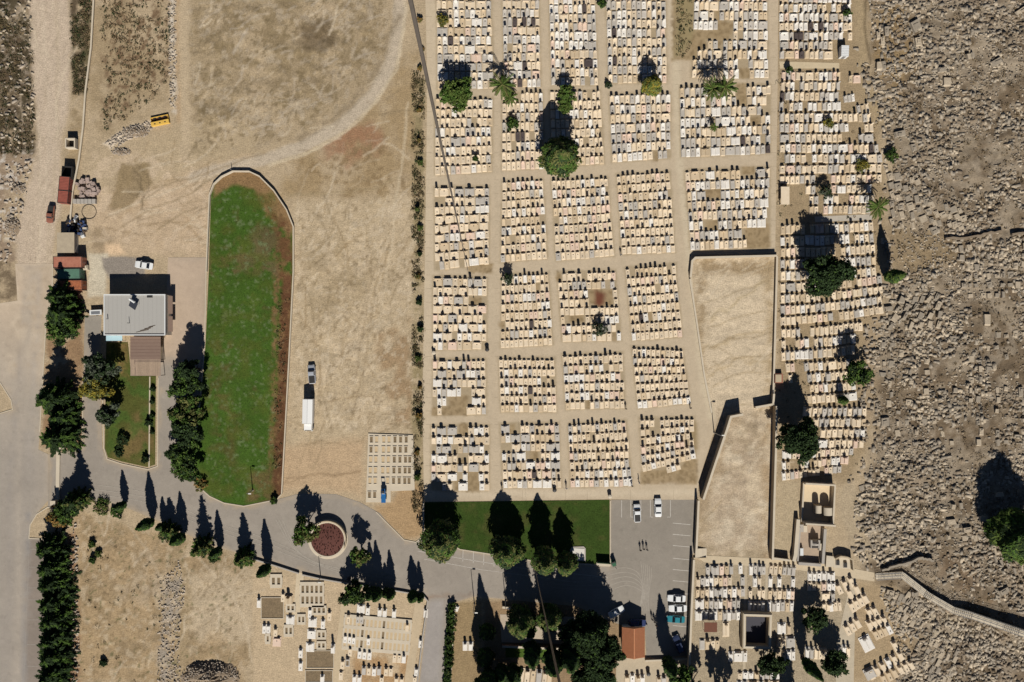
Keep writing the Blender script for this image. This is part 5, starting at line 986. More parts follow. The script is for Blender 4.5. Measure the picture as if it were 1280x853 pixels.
for (u, v, h, r, p, lb) in ((252, 605, 1.6, 1.6, 'dry', 'small brownish bush below the tree row on the long lawn'), (147, 640, 1.4, 1.4, 'mid', 'low green bush on the bare verge left of the first cypress'), (211, 666, 2.2, 2.4, 'mid', 'spreading green bush under the ragged conifer on the verge'), (128, 634, 1.3, 2.0, 'olive', 'low olive bush on the bank beside the driveway entrance'),
    (268, 696, 1.4, 1.4, 'mid', 'small green bush on the verge between slim cypress and conifer'), (155, 550, 1.8, 1.6, 'dark', 'dark round bush on the small house lawn'), (183, 574, 1.5, 1.0, 'dark', 'small dark bush at the lower corner of the house lawn'), (150, 566, 1.2, 1.0, 'dark', 'little dark bush near the lower kerb of the house lawn'),
    (187, 528, 1.4, .9, 'dark', 'dark bush at the right kerb of the house lawn'), (116, 680, 1.2, .9, 'olive', 'upper tuft on the bare field beside the conifer row'), (124, 692, 1.0, .8, 'olive', 'right tuft on the bare field beside the conifer row'), (117, 700, 1.2, .8, 'mid', 'lower tuft on the bare field beside the conifer row'), (130, 828, 1.0, .9, 'dark', 'dark tuft at the bottom of the bare field'), (191.5, 486, 1.0, .6, 'dark', 'topmost little hedge bush on the narrow strip right of the house lawn'), (191.3, 502, 1.2, .6, 'dark', 'second little hedge bush on the narrow strip right of the house lawn'), (191, 520, 1.1, .6, 'mid', 'third little hedge bush on the narrow strip right of the house lawn'), (190.8, 540, 1.0, .5, 'dark', 'lowest little hedge bush on the narrow strip right of the house lawn'), (344, 625, 1.6, .9, 'mid', 'small green bush at the lower corner of the long lawn')):
    tree(u, v, h, r, 'bush', p, lb, 'bush')
# shrubs on the west edge of the cemetery
sv = [26, 62, 86, 138, 176, 204, 262, 285, 318, 346, 378, 412, 448, 484, 520, 566, 596]
for k, v in enumerate(sv):
    u = 524+random.uniform(-2.5, 2.5)+(3 if v < 90 else 0)
    tree(u, v, random.uniform(.8, 1.7), random.uniform(.35, .8), 'bush', random.choice(['olive', 'dark', 'dry', 'dry']), 'small shrub growing on the rough strip left of the leftmost cemetery path', 'shrub', group='shrubs along the west edge of the cemetery')
hv = [758+i*9 for i in range(12)]
rh = thing('hedge', 'narrow dark green hedge between the lane and the dry strip', 'hedge', W(563, 800, 0)); Qs = []; Ms = []
for v in hv:
    rg = np.random.default_rng(int(v)); Q, M = crown_broad(rg, 1.9, 1.15, -.2, 1.0, .26); d = W(564.5-(v-758)*.06, v)-W(563, 800); Qs.append(Q+np.array([d.x, d.y, 0])); Ms.append(M)
link('foliage', leafmesh('foliage', np.concatenate(Qs), np.concatenate(Ms), [LEAF['dark'], LEAF['mid'], LEAF['olive']]), rh)
sb = MB()
for v in hv: d = W(564.5-(v-758)*.06, v)-W(563, 800); sb.tube([(d.x, d.y, 0), (d.x, d.y, 1.2)], [.06, .03], 6)
sb.build('stems', M_bark, rh)
# dry weeds: uncountable ground cover of the scrub patches and the ruins
rg = np.random.default_rng(5); pu = []; pv = []
for poly, n in (([(0, 0), (38, 0), (44, 190), (0, 195)], 420), ([(88, 0), (116, 0), (108, 116), (92, 118)], 330), ([(125, 0), (214, 0), (212, 110), (130, 170)], 420), ([(515, 90), (530, 90), (528, 640), (516, 640)], 900), ([(972, 90), (1100, 150), (1100, 400), (1070, 590), (974, 590)], 260), ([(846, 0), (866, 0), (862, 70), (846, 74)], 60), (RUBBLE, 1500), ([(100, 660), (220, 690), (200, 853), (95, 853)], 45), ([(348, 330), (362, 330), (350, 610), (340, 610)], 130)):
    u = rg.uniform(min(p[0] for p in poly), min(1290, max(p[0] for p in poly)), n*2); v = rg.uniform(max(-10, min(p[1] for p in poly)), min(862, max(p[1] for p in poly)), n*2)
    k = inside(u, v, poly) & (fbm(u/16, v/16, 77) > .42); pu.append(u[k]); pv.append(v[k])
pu = np.concatenate(pu); pv = np.concatenate(pv); Qs = []; Ms = []
for u, v in zip(pu, pv):
    n = 8; d = rnd_dirs(rg, n); d[:, 2] = np.abs(d[:, 2]); s = rg.uniform(.2, .65)
    c = np.array([(u-640)*S, (426.5-v)*S, max(0, gz(u, v))+.05])+d*s*np.array([1, 1, .6]); Qs.append(quads(c, d+rnd_dirs(rg, n)*.8, rnd_dirs(rg, n), np.full(n, .2), np.full(n, .34)))
    Ms.append(np.full(n, 0 if (u < 120 or (u < 540 and u > 510)) and rg.random() < .5 else 1 if rg.random() < .6 or u > 1080 else 2))
tag(link('dry_weeds', leafmesh('dry_weeds', np.concatenate(Qs), np.concatenate(Ms), [leafmat('dull_weed_leaves', (92, 84, 58), (74, 66, 48)), leafmat('dead_weed_leaves', (126, 108, 80), (100, 84, 62)), LEAF['dark']])), 'low dry weeds scattered over scrub, verges and ruins', 'weeds', kind='stuff')
# ------------------------------------------------------------------ the old stone field in the east
def stones(n, poly, smin, smax, hmin, hmax, ang, name, label, mats, seed, rowy=None, thin=.0, dens=None):
    rg = np.random.default_rng(seed); u = rg.uniform(max(-15, min(p[0] for p in poly)), min(1295, max(p[0] for p in poly)), n*3); v = rg.uniform(max(-12, min(p[1] for p in poly)), min(865, max(p[1] for p in poly)), n*3)
    if rowy: v = np.round(v/rowy+(fbm(u/60, v/60, 81)-.5)*9)*rowy-(fbm(u/60, v/60, 81)-.5)*9*rowy+rg.normal(0, rowy*.2, len(v))
    k = inside(u, v, poly)
    if dens is not None: k &= dens(u, v, rg)
    u, v = u[k][:n], v[k][:n]; n = len(u)
    w = rg.uniform(smin, smax, n); l = w*rg.uniform(1.2, 2.3, n); sw = rg.random(n) < .4; w, l = np.where(sw, l, w), np.where(sw, w, l)
    h = rg.uniform(hmin, hmax, n)*np.where(rg.random(n) < .07, 1.7, 1); a = ang(u, v)+rg.normal(0, .22, n)
    z0 = np.array([gz(p, q) for p, q in zip(u, v)])
    V8 = np.array([(-1, -1, 0), (1, -1, 0), (1, 1, 0), (-1, 1, 0), (-1, -1, 1), (1, -1, 1), (1, 1, 1), (-1, 1, 1)], float)
    X = V8[None, :, 0]*w[:, None]/2*(1+rg.uniform(-.2, .2, (n, 8))); Y = V8[None, :, 1]*l[:, None]/2*(1+rg.uniform(-.2, .2, (n, 8)))
    Z = V8[None, :, 2]*(h[:, None])*(1+rg.uniform(-.25, .1, (n, 8)))-.15*(1-V8[None, :, 2])+X*rg.normal(0, .1, n)[:, None]+Y*rg.normal(0, .1, n)[:, None]
    c, s = np.cos(a)[:, None], np.sin(a)[:, None]
    P = np.stack([X*c-Y*s+((u-640)*S)[:, None], X*s+Y*c+((426.5-v)*S)[:, None], Z+z0[:, None]], 2).reshape(-1, 3)
    F = np.array([(4, 5, 6, 7), (0, 1, 5, 4), (1, 2, 6, 5), (2, 3, 7, 6), (3, 0, 4, 7)])
    FF = (np.arange(n)[:, None, None]*8+F[None]).reshape(-1, 4); nf = len(FF)
    me = bpy.data.meshes.new(name); me.vertices.add(len(P)); me.vertices.foreach_set('co', P.ravel().astype(np.float32)); me.loops.add(4*nf); me.loops.foreach_set('vertex_index', FF.ravel().astype(np.int32))
    me.polygons.add(nf); me.polygons.foreach_set('loop_start', np.arange(0, 4*nf, 4, dtype=np.int32))
    for m in mats: me.materials.append(m)
    me.polygons.foreach_set('material_index', np.repeat(np.clip(np.floor(fbm(u/24, v/24, 71)*3.6-.3+rg.normal(0, .55, n)), 0, len(mats)-1).astype(int), 5).astype(np.int32)); me.update(calc_edges=True)
    return tag(link(name, me), label, 'stones', kind='stuff')
angf = lambda u, v: (fbm(u/70, v/70, 51)-.5)*1.5+.12
dn = lambda u, v, rg: (fbm(u/30, v/30, 61) > .44+rg.uniform(-.1, .1, len(u)))
stones(9000, RUBBLE, .12, .4, .02, .12, angf, 'old_grave_rubble', 'dense crumbling old gravestones and rubble covering the eastern slope', M_old, 11, dens=dn)
stones(6000, RUBBLE, .34, .78, .05, .25, angf, 'old_grave_slabs', 'broken weathered grave slabs spread over the eastern slope', M_old, 12, rowy=8.5, dens=lambda u, v, rg: (fbm(u/34, v/34, 62) > .46+rg.uniform(-.07, .07, len(u))) & ~inside(u, v, [(1105, 285), (1180, 290), (1190, 325), (1112, 345)]) & ~inside(u, v, flat))
stones(800, [(1096, 735), (1140, 735), (1290, 805), (1290, 870), (1130, 870), (1120, 790)], .4, .75, .06, .2, lambda u, v: 0*u-R(27)+.0, 'old_grave_slabs', 'old stone slabs in slanted rows below the ramp path', M_old, 13, rowy=11)
stones(480, [(200, 726), (224, 700), (232, 740), (224, 790), (226, 870), (196, 870), (198, 800)], .1, .34, .04, .22, lambda u, v: u*1.3, 'rubble', 'strip of grey rubble crossing the bare field', [M_rock], 14)
stones(110, [(0, 205), (40, 195), (36, 235), (20, 290), (12, 330), (0, 330)], .15, .6, .08, .3, lambda u, v: u*1.3, 'rubble', 'pale rubble along the left verge of the dirt road', [M_rock], 15)
stones(190, [(210, 0), (220, 0), (221, 135), (212, 135)], .1, .35, .05, .2, lambda u, v: u*1.3, 'rubble', 'line of stones bordering the upper dirt field', [M_rock], 16)
stones(210, [(132, 178), (160, 158), (192, 150), (192, 160), (160, 176), (140, 188)], .12, .4, .05, .22, lambda u, v: u*1.3, 'rubble', 'pale stones heaped left of the yellow steel box', [M_rock], 17)
stones(130, [(88, 655), (96, 655), (100, 853), (90, 853)], .15, .5, .1, .35, lambda u, v: u*1.3, 'rubble', 'broken stones between the conifer row and the bare field', [M_rock], 18)
stones(130, [(0, 0), (40, 0), (44, 190), (0, 190)], .15, .6, .1, .35, lambda u, v: u*1.3, 'rubble', 'stones lying in the dark scrub at upper left', [M_rock]+M_old, 19)
EDGE = [(1064, 50), (1084, 80), (1098, 110), (1120, 190), (1114, 240), (1118, 300), (1110, 380), (1100, 420), (1090, 470), (1098, 520), (1088, 600), (1058, 606), (1076, 545), (1072, 450), (1084, 402), (1106, 335), (1098, 262), (1106, 205), (1090, 135), (1076, 100)]
stones(620, EDGE, .25, .8, .05, .3, lambda u, v: (fbm(u/20, v/20, 31)-.5)*1.2, 'old_grave_slabs', 'broken slabs and stones where the newer graves meet the old slope', M_old, 20, dens=lambda u, v, rg: fbm(u/14, v/14, 65) > .46)
# larger old tombs, each its own thing
OLDT = [(1144, 33, 2.2, 2.6, 25, 'square pale old tomb slab, upper of two near the top of the ruins'), (1147, 53, 1.6, 2.2, 8, 'pale old tomb slab, lower of two near the top of the ruins'), (1245, 78, 2.6, 1.3, 28, 'tilted pale old tomb slab at the upper right'),
 (1276, 14, 3.0, 1.0, 32, 'long pale slab at the extreme upper right corner'), (1183, 103, 1.9, 2.0, 5, 'yellowish old tomb block in the upper ruins'), (1209, 72, 1.0, 1.4, 15, 'small white old tomb, left of a pair in the upper ruins'), (1214, 70, .8, 1.3, 15, 'small white old tomb, right of a pair in the upper ruins'),
 (1176, 88, 2.0, 1.2, 5, 'flat old slab with a sharp dark shadow in the upper ruins'), (1098, 83, 1.3, 2.2, 4, 'leftmost old tomb of two beside the upper dirt track'), (1104, 83, .9, 2.2, 4, 'right old tomb of two beside the upper dirt track'),
 (1107, 40, 1.1, 2.2, 5, 'upper old tomb in the short file beside the upper dirt track'), (1097, 45, 1.0, 2.0, 5, 'middle old tomb in the short file beside the upper dirt track'), (1102, 52, 1.0, 2.0, 5, 'lower old tomb in the short file beside the upper dirt track'),
 (1124, 168, 2.4, 1.4, 12, 'pale bluish slab beside the cream graves at the ruin edge'), (1141, 185, 1.2, 1.8, 20, 'small bright tomb standing clear at the ruin edge'), (1232, 400, 1.6, 2.6, 0, 'bluish pale slab in the right middle of the ruins'),
 (1110, 428-42, 2.0, 1.2, 5, 'whitish slab in the cluster of tilted tombs by the footpath'), (1275, 490, 1.2, 2.4, 3, 'old tomb at the right edge in the middle ruins'), (1105, 527, 2.3, 2.1, 4, 'large tan tomb block beside the footpath'), (1248, 622-4, 2.2, 1.2, 4, 'pale slab lying inside the broad tree shadow'),
 (1228, 648, 2.2, 1.2, 8, 'dark fronted tomb left of the broad tree shadow'), (1207, 662, 2.0, 1.2, 8, 'dark fronted tomb further left of the broad tree shadow'), (1188, 652, 2.4, 1.4, 5, 'old tomb block with dark shadow above the ramp path'), (1254, 738, 2.6, 1.3, 30, 'bright slab with dark shadow above the right end of the ramp'),
 (1150, 741, 2.6, 1.4, 4, 'old double tomb just below the bend of the ramp'), (1142, 742, 1.8, 1.2, 4, 'grey old tomb left of the bend of the ramp'), (1168, 750, 1.8, 1.0, 4, 'dark sided old tomb under the second ramp flight'), (1112, 740, 2.0, 1.2, -15, 'flat old slab at the top of the lower right ruins')]
def tomb_mesh(rg, w, l, h):
    b = MB(); b.box(0, 0, -.25, .12, w*1.12, l*1.1, m=0); b2 = MB(); b2.box(0, 0, .12, h, w, l, m=0, tw=rg.uniform(.8, .97), tl=rg.uniform(.85, .97), sk=(rg.uniform(-.08, .08), rg.uniform(-.08, .08)))
    for q in (b, b2): q.V = [(x+rg.uniform(-.09, .09)*w, y+rg.uniform(-.08, .08)*l, z+(rg.uniform(-.12, .04)*h if z > .2 else 0)) for x, y, z in q.V]
    if rg.random() < .5: b2.box(rg.uniform(-.1, .1)*w, rg.uniform(-.2, .2)*l, h*.9, h+.14, w*rg.uniform(.4, .7), l*rg.uniform(.3, .6), rg.uniform(-.2, .2), tw=.85, tl=.9)
    return b, b2
def old_tomb(u, v, w, l, deg, label, group, rg, h=None):
    z = gz(u, v); root = thing('old_tomb', label, 'old tomb', W(u, v, z), R(deg), group); b, s = tomb_mesh(rg, w, l, h or rg.uniform(.45, .95)); mm = M_old[int(rg.integers(0, 3))]
    b.build('base', mm, root); s.build('slab', M_old[int(rg.integers(0, 2))], root); return root
rg = np.random.default_rng(91)
for u, v, w, l, d, lb in OLDT: old_tomb(u, v, w, l, d, lb, 'old tombs standing out of the ruins', rg, rg.uniform(.6, 1.0))
def fill_t(q, nr, nc, deg, pk, label, group, w=(.8, 1.7), l=(1.3, 2.1), h=(.25, .6)):
    for r in range(nr):
        for c in range(nc):
            if rg.random() > pk: continue
            a = lerp(lerp(q[0], q[1], (c+.5)/nc), lerp(q[3], q[2], (c+.5)/nc), (r+.5)/nr); a = (a[0]+rg.normal(0, 1.1), a[1]+rg.normal(0, .9))
            old_tomb(a[0], a[1], rg.uniform(*w), rg.uniform(*l), deg+rg.normal(0, 5), label, group, rg, rg.uniform(*h))
fill_t([(1108, 215), (1148, 222), (1178, 296), (1108, 282)], 6, 5, 16, .85, 'weathered slab tomb in the tilted rows at the edge of the modern graves', 'tilted tombs at the ruin edge')
fill_t([(1148, 245), (1200, 262), (1215, 288), (1165, 285)], 3, 6, 22, .7, 'low weathered tomb under the ridge line of the ruins', 'tombs under the ridge', w=(.9, 1.7), l=(1.2, 1.8))
fill_t([(1196, 305), (1290, 300), (1290, 375), (1200, 375)], 6, 11, 4, .5, 'broken block tomb below the ridge in the right middle of the ruins', 'block tombs below the ridge', w=(.7, 1.4), l=(.9, 1.7), h=(.25, .8))
fill_t([(1125, 370), (1175, 366), (1180, 410), (1105, 412)], 4, 6, -24, .8, 'tilted grey tomb in the jumbled cluster right of the footpath', 'jumbled tombs right of the footpath', w=(.8, 1.5), l=(1.5, 2.3), h=(.35, .95))
fill_t([(1100, 425), (1285, 410), (1285, 560), (1092, 560)], 11, 17, 2, .3, 'weathered block tomb in the crowded middle of the ruins', 'tombs in the crowded ruins', w=(.7, 1.4), l=(.9, 1.8), h=(.22, .6))
fill_t([(1070, 605), (1215, 600), (1225, 690), (1075, 690)], 7, 13, 6, .3, 'weathered tomb among rubble between the shrine and the broad tree shadow', 'tombs between shrine and tree', w=(.7, 1.4), l=(.9, 1.7), h=(.2, .55))
fill_t([(1105, 740), (1140, 738), (1165, 780), (1130, 800)], 6, 5, -27, .75, 'grey slab tomb in the slanted old rows just below the ramp', 'slanted old tombs below the ramp', w=(.7, 1.2), l=(1.5, 2.2), h=(.16, .38))
fill_t([(1150, 790), (1200, 812), (1190, 856), (1140, 850)], 5, 6, -27, .75, 'grey slab tomb in the slanted old rows at the bottom edge', 'slanted old tombs at the bottom edge', w=(.7, 1.2), l=(1.5, 2.2), h=(.16, .38))
fill_t([(1235, 665), (1285, 690), (1285, 730), (1240, 700)], 4, 6, 18, .6, 'narrow tomb in the old rows right of the broad tree', 'narrow tombs right of the tree', w=(.5, .9), l=(1.6, 2.0), h=(.3, .6))
# low ruined ridge walls
def wall(name, label, pts, w, h, m=None, cope=True, cat='wall', z0=-.2, copem=None):
    P = [W(*p) for p in pts]; c = P[len(P)//2]; root = thing(name, label, cat, (c.x, c.y, 0))
    q = [(p.x-c.x, p.y-c.y) for p in P]
    MB().band(q, w, z0, h).build('wall_body', m or M_wall, root)
    if cope: MB().band(q, w+.1, h+.001, h+.1).build('coping', copem or M_conc, root)
    return root
def rough(pts, n=4, j=1.0):
    o = []
    for a, b in zip(pts, pts[1:]):
        for k in range(n): t = k/n; o.append((a[0]+(b[0]-a[0])*t+random.uniform(-j, j), a[1]+(b[1]-a[1])*t+random.uniform(-j, j)))
    return o+[pts[-1]]
wall('ruined_wall', 'low ruined stone ridge with dark shadow across the right middle ruins', rough([(1180, 299), (1215, 297), (1232, 292), (1252, 290)]), .5, .9, M_old[2], False)
wall('ruined_wall', 'short ruined stone ridge touching the right edge below the upper ruins', rough([(1262, 293), (1295, 292)]), .5, 1.0, M_old[2], False)
wall('ruined_wall', 'curved ruined bank with a dark shadow above the ramp', rough([(1100, 712), (1125, 705), (1150, 697), (1165, 700)], 7, 1.2), .5, 1.15, M_old[1], False)
# ------------------------------------------------------------------ walls
wall('retaining_wall', 'long stone wall with pale coping along the left of the lower dirt yard', [(925, 517), (910, 520), (905, 536), (890, 580), (876, 622)], .45, 3.0)
wall('retaining_wall', 'straight stone wall between the car park and the lower dirt yard', [(871, 624), (868, 691)], .4, 2.2)
wall('retaining_wall', 'pale wall closing the top of the upper dirt yard', [(862, 347), (864, 327), (868, 323), (969, 320.5)], .4, 1.3)
wall('retaining_wall', 'thin low wall along the left of the upper dirt yard', [(862, 349), (870, 400), (880, 470), (889, 516)], .3, .5)
wall('retaining_wall', 'tall shaded wall along the right of both dirt yards', [(967, 507), (966, 560), (962, 697)], .4, 2.6)
wall('retaining_wall', 'wall separating upper dirt yard from the eastern graves', [(970, 321), (968, 400), (965, 505)], .35, .9)
wall('retaining_wall', 'short wall stub with a dark shadow at the gap between the dirt yards', [(942, 509), (964, 505), (965, 492)], .4, 1.7)
wall('retaining_wall', 'shaded wall along the right side of the car park', [(865, 697), (862, 760), (859, 838)], .4, 2.4)
wall('retaining_wall', 'low wall at the foot of the lower dirt yard', [(962, 696), (985, 699)], .4, 1.5)
wall('boundary_wall', 'thin pale wall running beside the dirt road at upper left', [(119, -12), (115, 60), (108, 115), (105, 160), (100, 200), (92, 240), (88, 290)], .3, .55)
wall('garden_wall', 'curved wall rounding the top of the long lawn', [(259, 340), (260.5, 300), (263, 244), (268, 231), (278, 221.5), (292, 214.8), (312, 215), (325, 221), (343, 239), (359, 263), (367.5, 284), (367.5, 340), (362, 450), (353, 617)], .28, .85, M_conc, False)
wall('roadside_wall', 'low stone wall edging the curved road above the lower left plot', [(315, 698), (345, 707), (374, 716.5)], .3, .6, M_concg, False)
wall('roadside_wall', 'long low stone wall from the roundabout to the lane corner', [(378, 718), (400, 723), (440, 730), (500, 739), (529, 744), (535, 751), (528, 800), (521, 862)], .3, .6, M_concg, False)
wall('lane_wall', 'low wall on the right of the lane beside the hedge', [(568.5, 758), (563, 858)], .3, .5, M_conc, False)
wall('lawn_wall', 'thin low wall at the left end of the lower lawn', [(529.5, 627), (529, 668)], .3, .5, M_conc, False)
wall('courtyard_wall', 'low reddish wall with shadow below the courtyard', [(628, 806), (690, 809), (738, 810)], .4, 1.3, mat('reddish_stone', C(150, 112, 92), fine_amt=.15), True)
wall('courtyard_wall', 'pale wall closing the top of the courtyard under trees', [(628, 758), (660, 762), (668, 768)], .4, .9)
wall('plot_wall', 'low wall at the foot of the car park above small graves', [(806, 825), (858, 823)], .3, .7)
wall('entrance_wall', 'pale narrow wall beside the entrance pillars', [(73.5, 560), (72.5, 626)], .9, .35, M_conc, False)
# ------------------------------------------------------------------ generic structures
def boxthing(name, label, cat, u, v, w, l, h, m, rz=0, z=0): return tag(MB().box(0, 0, 0, h, w, l).build(name, m, None, W(u, v, z), rz), label, cat)
for (u, v, lb) in ((84, 557, 'pale square gate pillar by the conifers above the entrance'), (73, 627, 'square gate pillar at the lower side of the entrance')):
    r0 = thing('gate_pillar', lb, 'pillar', W(u, v)); MB().box(0, 0, 0, 2.6, 1.0, 1.0).build('shaft', M_wall, r0); MB().box(0, 0, 2.601, 2.8, 1.25, 1.25).build('cap', M_conc, r0)
# house on the left
M_roof = mat('roof_membrane', C(176, 172, 164), col2=C(162, 158, 150), scale=.5, fine_amt=.06, mott=[(.5, .93, 1.04)])
M_plast = mat('plaster', C(214, 200, 178), fine_amt=.08); M_rust = mat('red_brown_cladding', C(134, 112, 97), col2=C(124, 100, 87), scale=1.2, fine_amt=.1)
hs = thing('flat_roofed_house', 'flat roofed pale house with a brown pergola beside the long lawn', 'house', W(169, 394)); HH = 4.2
k = 1-HH/CAMH                                  # plan measured at roof level
def hp(u, v, z=HH): return ((u-169)*S*1.0+(u-640)*S*(-z/CAMH), (394-v)*S+(426.5-v)*S*(-z/CAMH))
hx0, hy0 = hp(130, 419.5); hx1, hy1 = hp(207, 368)
wb = MB().box((hx0+hx1)/2, (hy0+hy1)/2, 0, HH-.35, hx1-hx0-.2, hy1-hy0-.2); wb.build('wall', M_plast, hs)
rf = MB().prism([(hx0, hy0), (hx1, hy0), (hx1, hy1), (hx0, hy1)], HH-.349, HH); rfo = rf.build('roof', M_roof, hs)
MB().band([(hx0+.12, hy0+.12), (hx1-.12, hy0+.12), (hx1-.12, hy1-.12), (hx0+.12, hy1-.12)], .24, HH+.002, HH+.22, closed=True).build('parapet', M_white, rfo)
sbm = MB()
for i in range(1, 14): sbm.box(hx0+(hx1-hx0)*i/14, (hy0+hy1)/2, HH+.001, HH+.02, .03, hy1-hy0-.6)
sbm.build('roof_seam', mat('roof_seam', C(154, 150, 144), fine_amt=.05), rfo)
for (u, v, w, l) in ((187.5, 371, 1.3, .5),): x, y = hp(u, v); MB().box(x, y, HH+.002, HH+.3, w, l).build('skylight', M_dmetal, rfo)
x, y = hp(162, 404); MB().tube([(x, y, HH), (x, y, HH+1.3)], .07, 8).build('vent_pipe', M_dmetal, rfo)
x, y = hp(135, 399); MB().tube([(x, y, HH), (x, y, HH+1.0)], .1, 8).build('vent_pipe', M_metal, rfo)
for q in range(4):
    x, y = hp(178+q*4, 414-q*2); MB().box(x, y, HH+.01, HH+.07, 3.2-.5*q, .1, rot=R(12+q)).build('loose_pipe', M_bark, rfo)
sx, sy = hp(168, 381)
for nm, uu, vv, ww, ll in (('window', 150, 0, 1.6, 1.1), ('window', 190, 0, 1.6, 1.1)):
    x, _ = hp(uu, 394); fo = MB().box(x, hy1-.09, 1.2, 2.4, 1.7, .08).build('window', M_white, hs); MB().box(x, hy1-.045, 1.3, 2.3, 1.5, .05).build('pane', M_glass, fo)
for uu in (176,):
    x, _ = hp(uu, 394); MB().box(x, hy0+.09, 0, 2.2, 1.0, .08).build('door', M_bark, hs)
for vv in (380, 405):
    _, y = hp(169, vv); fo = MB().box(hx1-.09, y, 1.1, 2.3, .08, 1.8).build('window', M_white, hs); MB().box(hx1-.045, y, 1.2, 2.2, .05, 1.6).build('pane', M_glass, fo)
for vv, l in ((381, 4.4), (405, 3.8)):
    _, y = hp(169, vv); MB().box(hx1+.55, y, 2.5, 2.62, 1.1, l).build('awning', M_rust, hs)
# solar heater on the roof
sh = thing('solar_heater', 'tilted dark solar panel with a white water tank on the flat roof', 'solar heater', (W(169, 394).x+sx, W(169, 394).y+sy, HH), R(-35))
pm = MB(); pm.add([(-.95, -1.0, .15), (.95, -1.0, .15), (.95, .8, 1.0), (-.95, .8, 1.0), (-.95, -1.0, .05), (.95, -1.0, .05), (.95, .8, .9), (-.95, .8, .9)], [(0, 1, 2, 3), (7, 6, 5, 4), (0, 4, 5, 1), (1, 5, 6, 2), (2, 6, 7, 3), (3, 7, 4, 0)]); pm.build('panel', mat('solar_panel', C(52, 54, 60), rough=.3, fine_amt=.05, spec=.5), sh)
MB().tube([(-1.3, .75, 1.35), (.2, .75, 1.35)], .28, 14).build('tank', M_white, sh); fm = MB()
for x in (-.9, .9): fm.tube([(x, .8, 0), (x, .8, 1.0)], .04, 6)
for x in (-1.1, .0): fm.tube([(x, .75, 0), (x, .75, 1.1)], .04, 6)
fm.build('stand', M_metal, sh)
# pergola
pg = thing('pergola', 'brown slatted pergola roof attached below the flat roofed house', 'pergola', W(182.5, 446)); ph = 2.9
def pp(u, v): return ((u-182.5)*S-(u-640)*S*ph/CAMH, (446-v)*S-(426.5-v)*S*ph/CAMH)
(ax, ay), (bx, by) = pp(163, 470), pp(201, 421); yo = ay+(by-ay)*.42
for x in (ax+.1, bx-.1):
    for y in (ay+.1, yo, by-.1): MB().box(x, y, 0, ph-.15, .14, .14).build('post', M_bark, pg)
MB().prism([(ax, yo), (bx, yo), (bx, by), (ax, by)], ph, ph+.1).build('roof', M_rust, pg); fm = MB()
for i in range(30): fm.box(ax+(bx-ax)*(i+.5)/30, (ay+yo)/2, ph, ph+.06, .17, yo-ay-.01)
for y in (ay+.1, yo-.1): fm.box((ax+bx)/2, y, ph-.15, ph-.002, bx-ax, .14)
fm.build('slats', mat('weathered_slats', C(168, 145, 125), col2=C(152, 130, 112), scale=1, island=.12), pg)
fm = MB()
for i in range(1, 7): fm.box((ax+bx)/2, yo+(by-yo)*i/7, ph+.101, ph+.13, bx-ax, .06)
fm.build('battens', mat('brown_battens', C(128, 102, 90)), pg)
tp = thing('tarpaulin', 'pale blue tarpaulin canopy at the lower wall of the flat roofed house', 'tarpaulin', W(148, 423)); MB().box(0, 0, 2.3, 2.36, 4.0, 1.3).build('sheet', mat('blue_tarpaulin', C(176, 206, 214), fine_amt=.08), tp)
for sx_ in (-1.9, 1.9): MB().tube([(sx_, -.6, 0), (sx_, -.6, 2.3)], .04, 6).build('post', M_metal, tp)
bt = thing('parked_trailer', 'small white trailer parked left of the flat roofed house', 'trailer', W(122, 391), R(3)); MB().box(0, 0, .45, 1.1, 2.9, 1.2, tw=1.04, tl=1.06).build('body', M_white, bt); MB().box(0, -.1, 1.101, 1.16, 2.2, .7).build('cover', M_metal, bt)
for sx_ in (-1, 1): MB().tube([(0, sx_*.62-.08, .3), (0, sx_*.62+.08, .3)], .3, 14).build('wheel', M_tyre, bt)
MB().tube([(-1.4, 0, .5), (-2.3, 0, .4)], .05, 6).build('drawbar', M_dmetal, bt)
# containers and yard items on the left
def corr(b, w, l, h, m=0):
    n = max(6, int(max(w, l)/.35))
    for i in range(n):
        if w > l:
            x = -w/2+w*(i+.5)/n
            for s_ in (-1, 1): b.box(x, s_*(l/2+.02), .15, h-.1, w/n*.5, .05, m=m)
            b.box(x, 0, h, h+.04, w/n*.5, l*.94, m=m)
        else:
            y = -l/2+l*(i+.5)/n
            for s_ in (-1, 1): b.box(s_*(w/2+.02), y, .15, h-.1, .05, l/n*.5, m=m)
            b.box(0, y, h, h+.04, w*.94, l/n*.5, m=m)
def container(u, v, w, l, h, m, label, deg=0, doors=True):
    r0 = thing('container', label, 'container', W(u, v), R(deg)); b = MB().box(0, 0, .1, h, w, l); corr(b, w, l, h); b.build('body', m, r0); f = MB()
    for sx_ in (-1, 1):
        for sy_ in (-1, 1): f.box(sx_*w/2, sy_*l/2, 0, h+.06, .16, .16)
    
    f.band([(-w/2, -l/2), (w/2, -l/2), (w/2, l/2), (-w/2, l/2)], .1, h-.03, h+.05, closed=True); f.build('frame', M_dmetal, r0)
    if doors:
        for s_ in (-1, 1):
            d = MB().box(w/2+.06, s_*l*.23, .2, h-.12, .05, l*.42) if w > l else MB().box(s_*w*.23, -l/2-.06, .2, h-.12, w*.42, .05)
            do = d.build('door', m, r0); (MB().tube([(w/2+.12, s_*.1, .5), (w/2+.12, s_*.1, h-.4)], .02, 6) if w > l else MB().tube([(s_*.1, -l/2-.12, .5), (s_*.1, -l/2-.12, h-.4)], .02, 6)).build('lock_rod', M_metal, do)
cm = lambda n, a, b, sc=.9: mat(n, C(*a), col2=C(*b), scale=sc, amt=.9, fine_amt=.12)
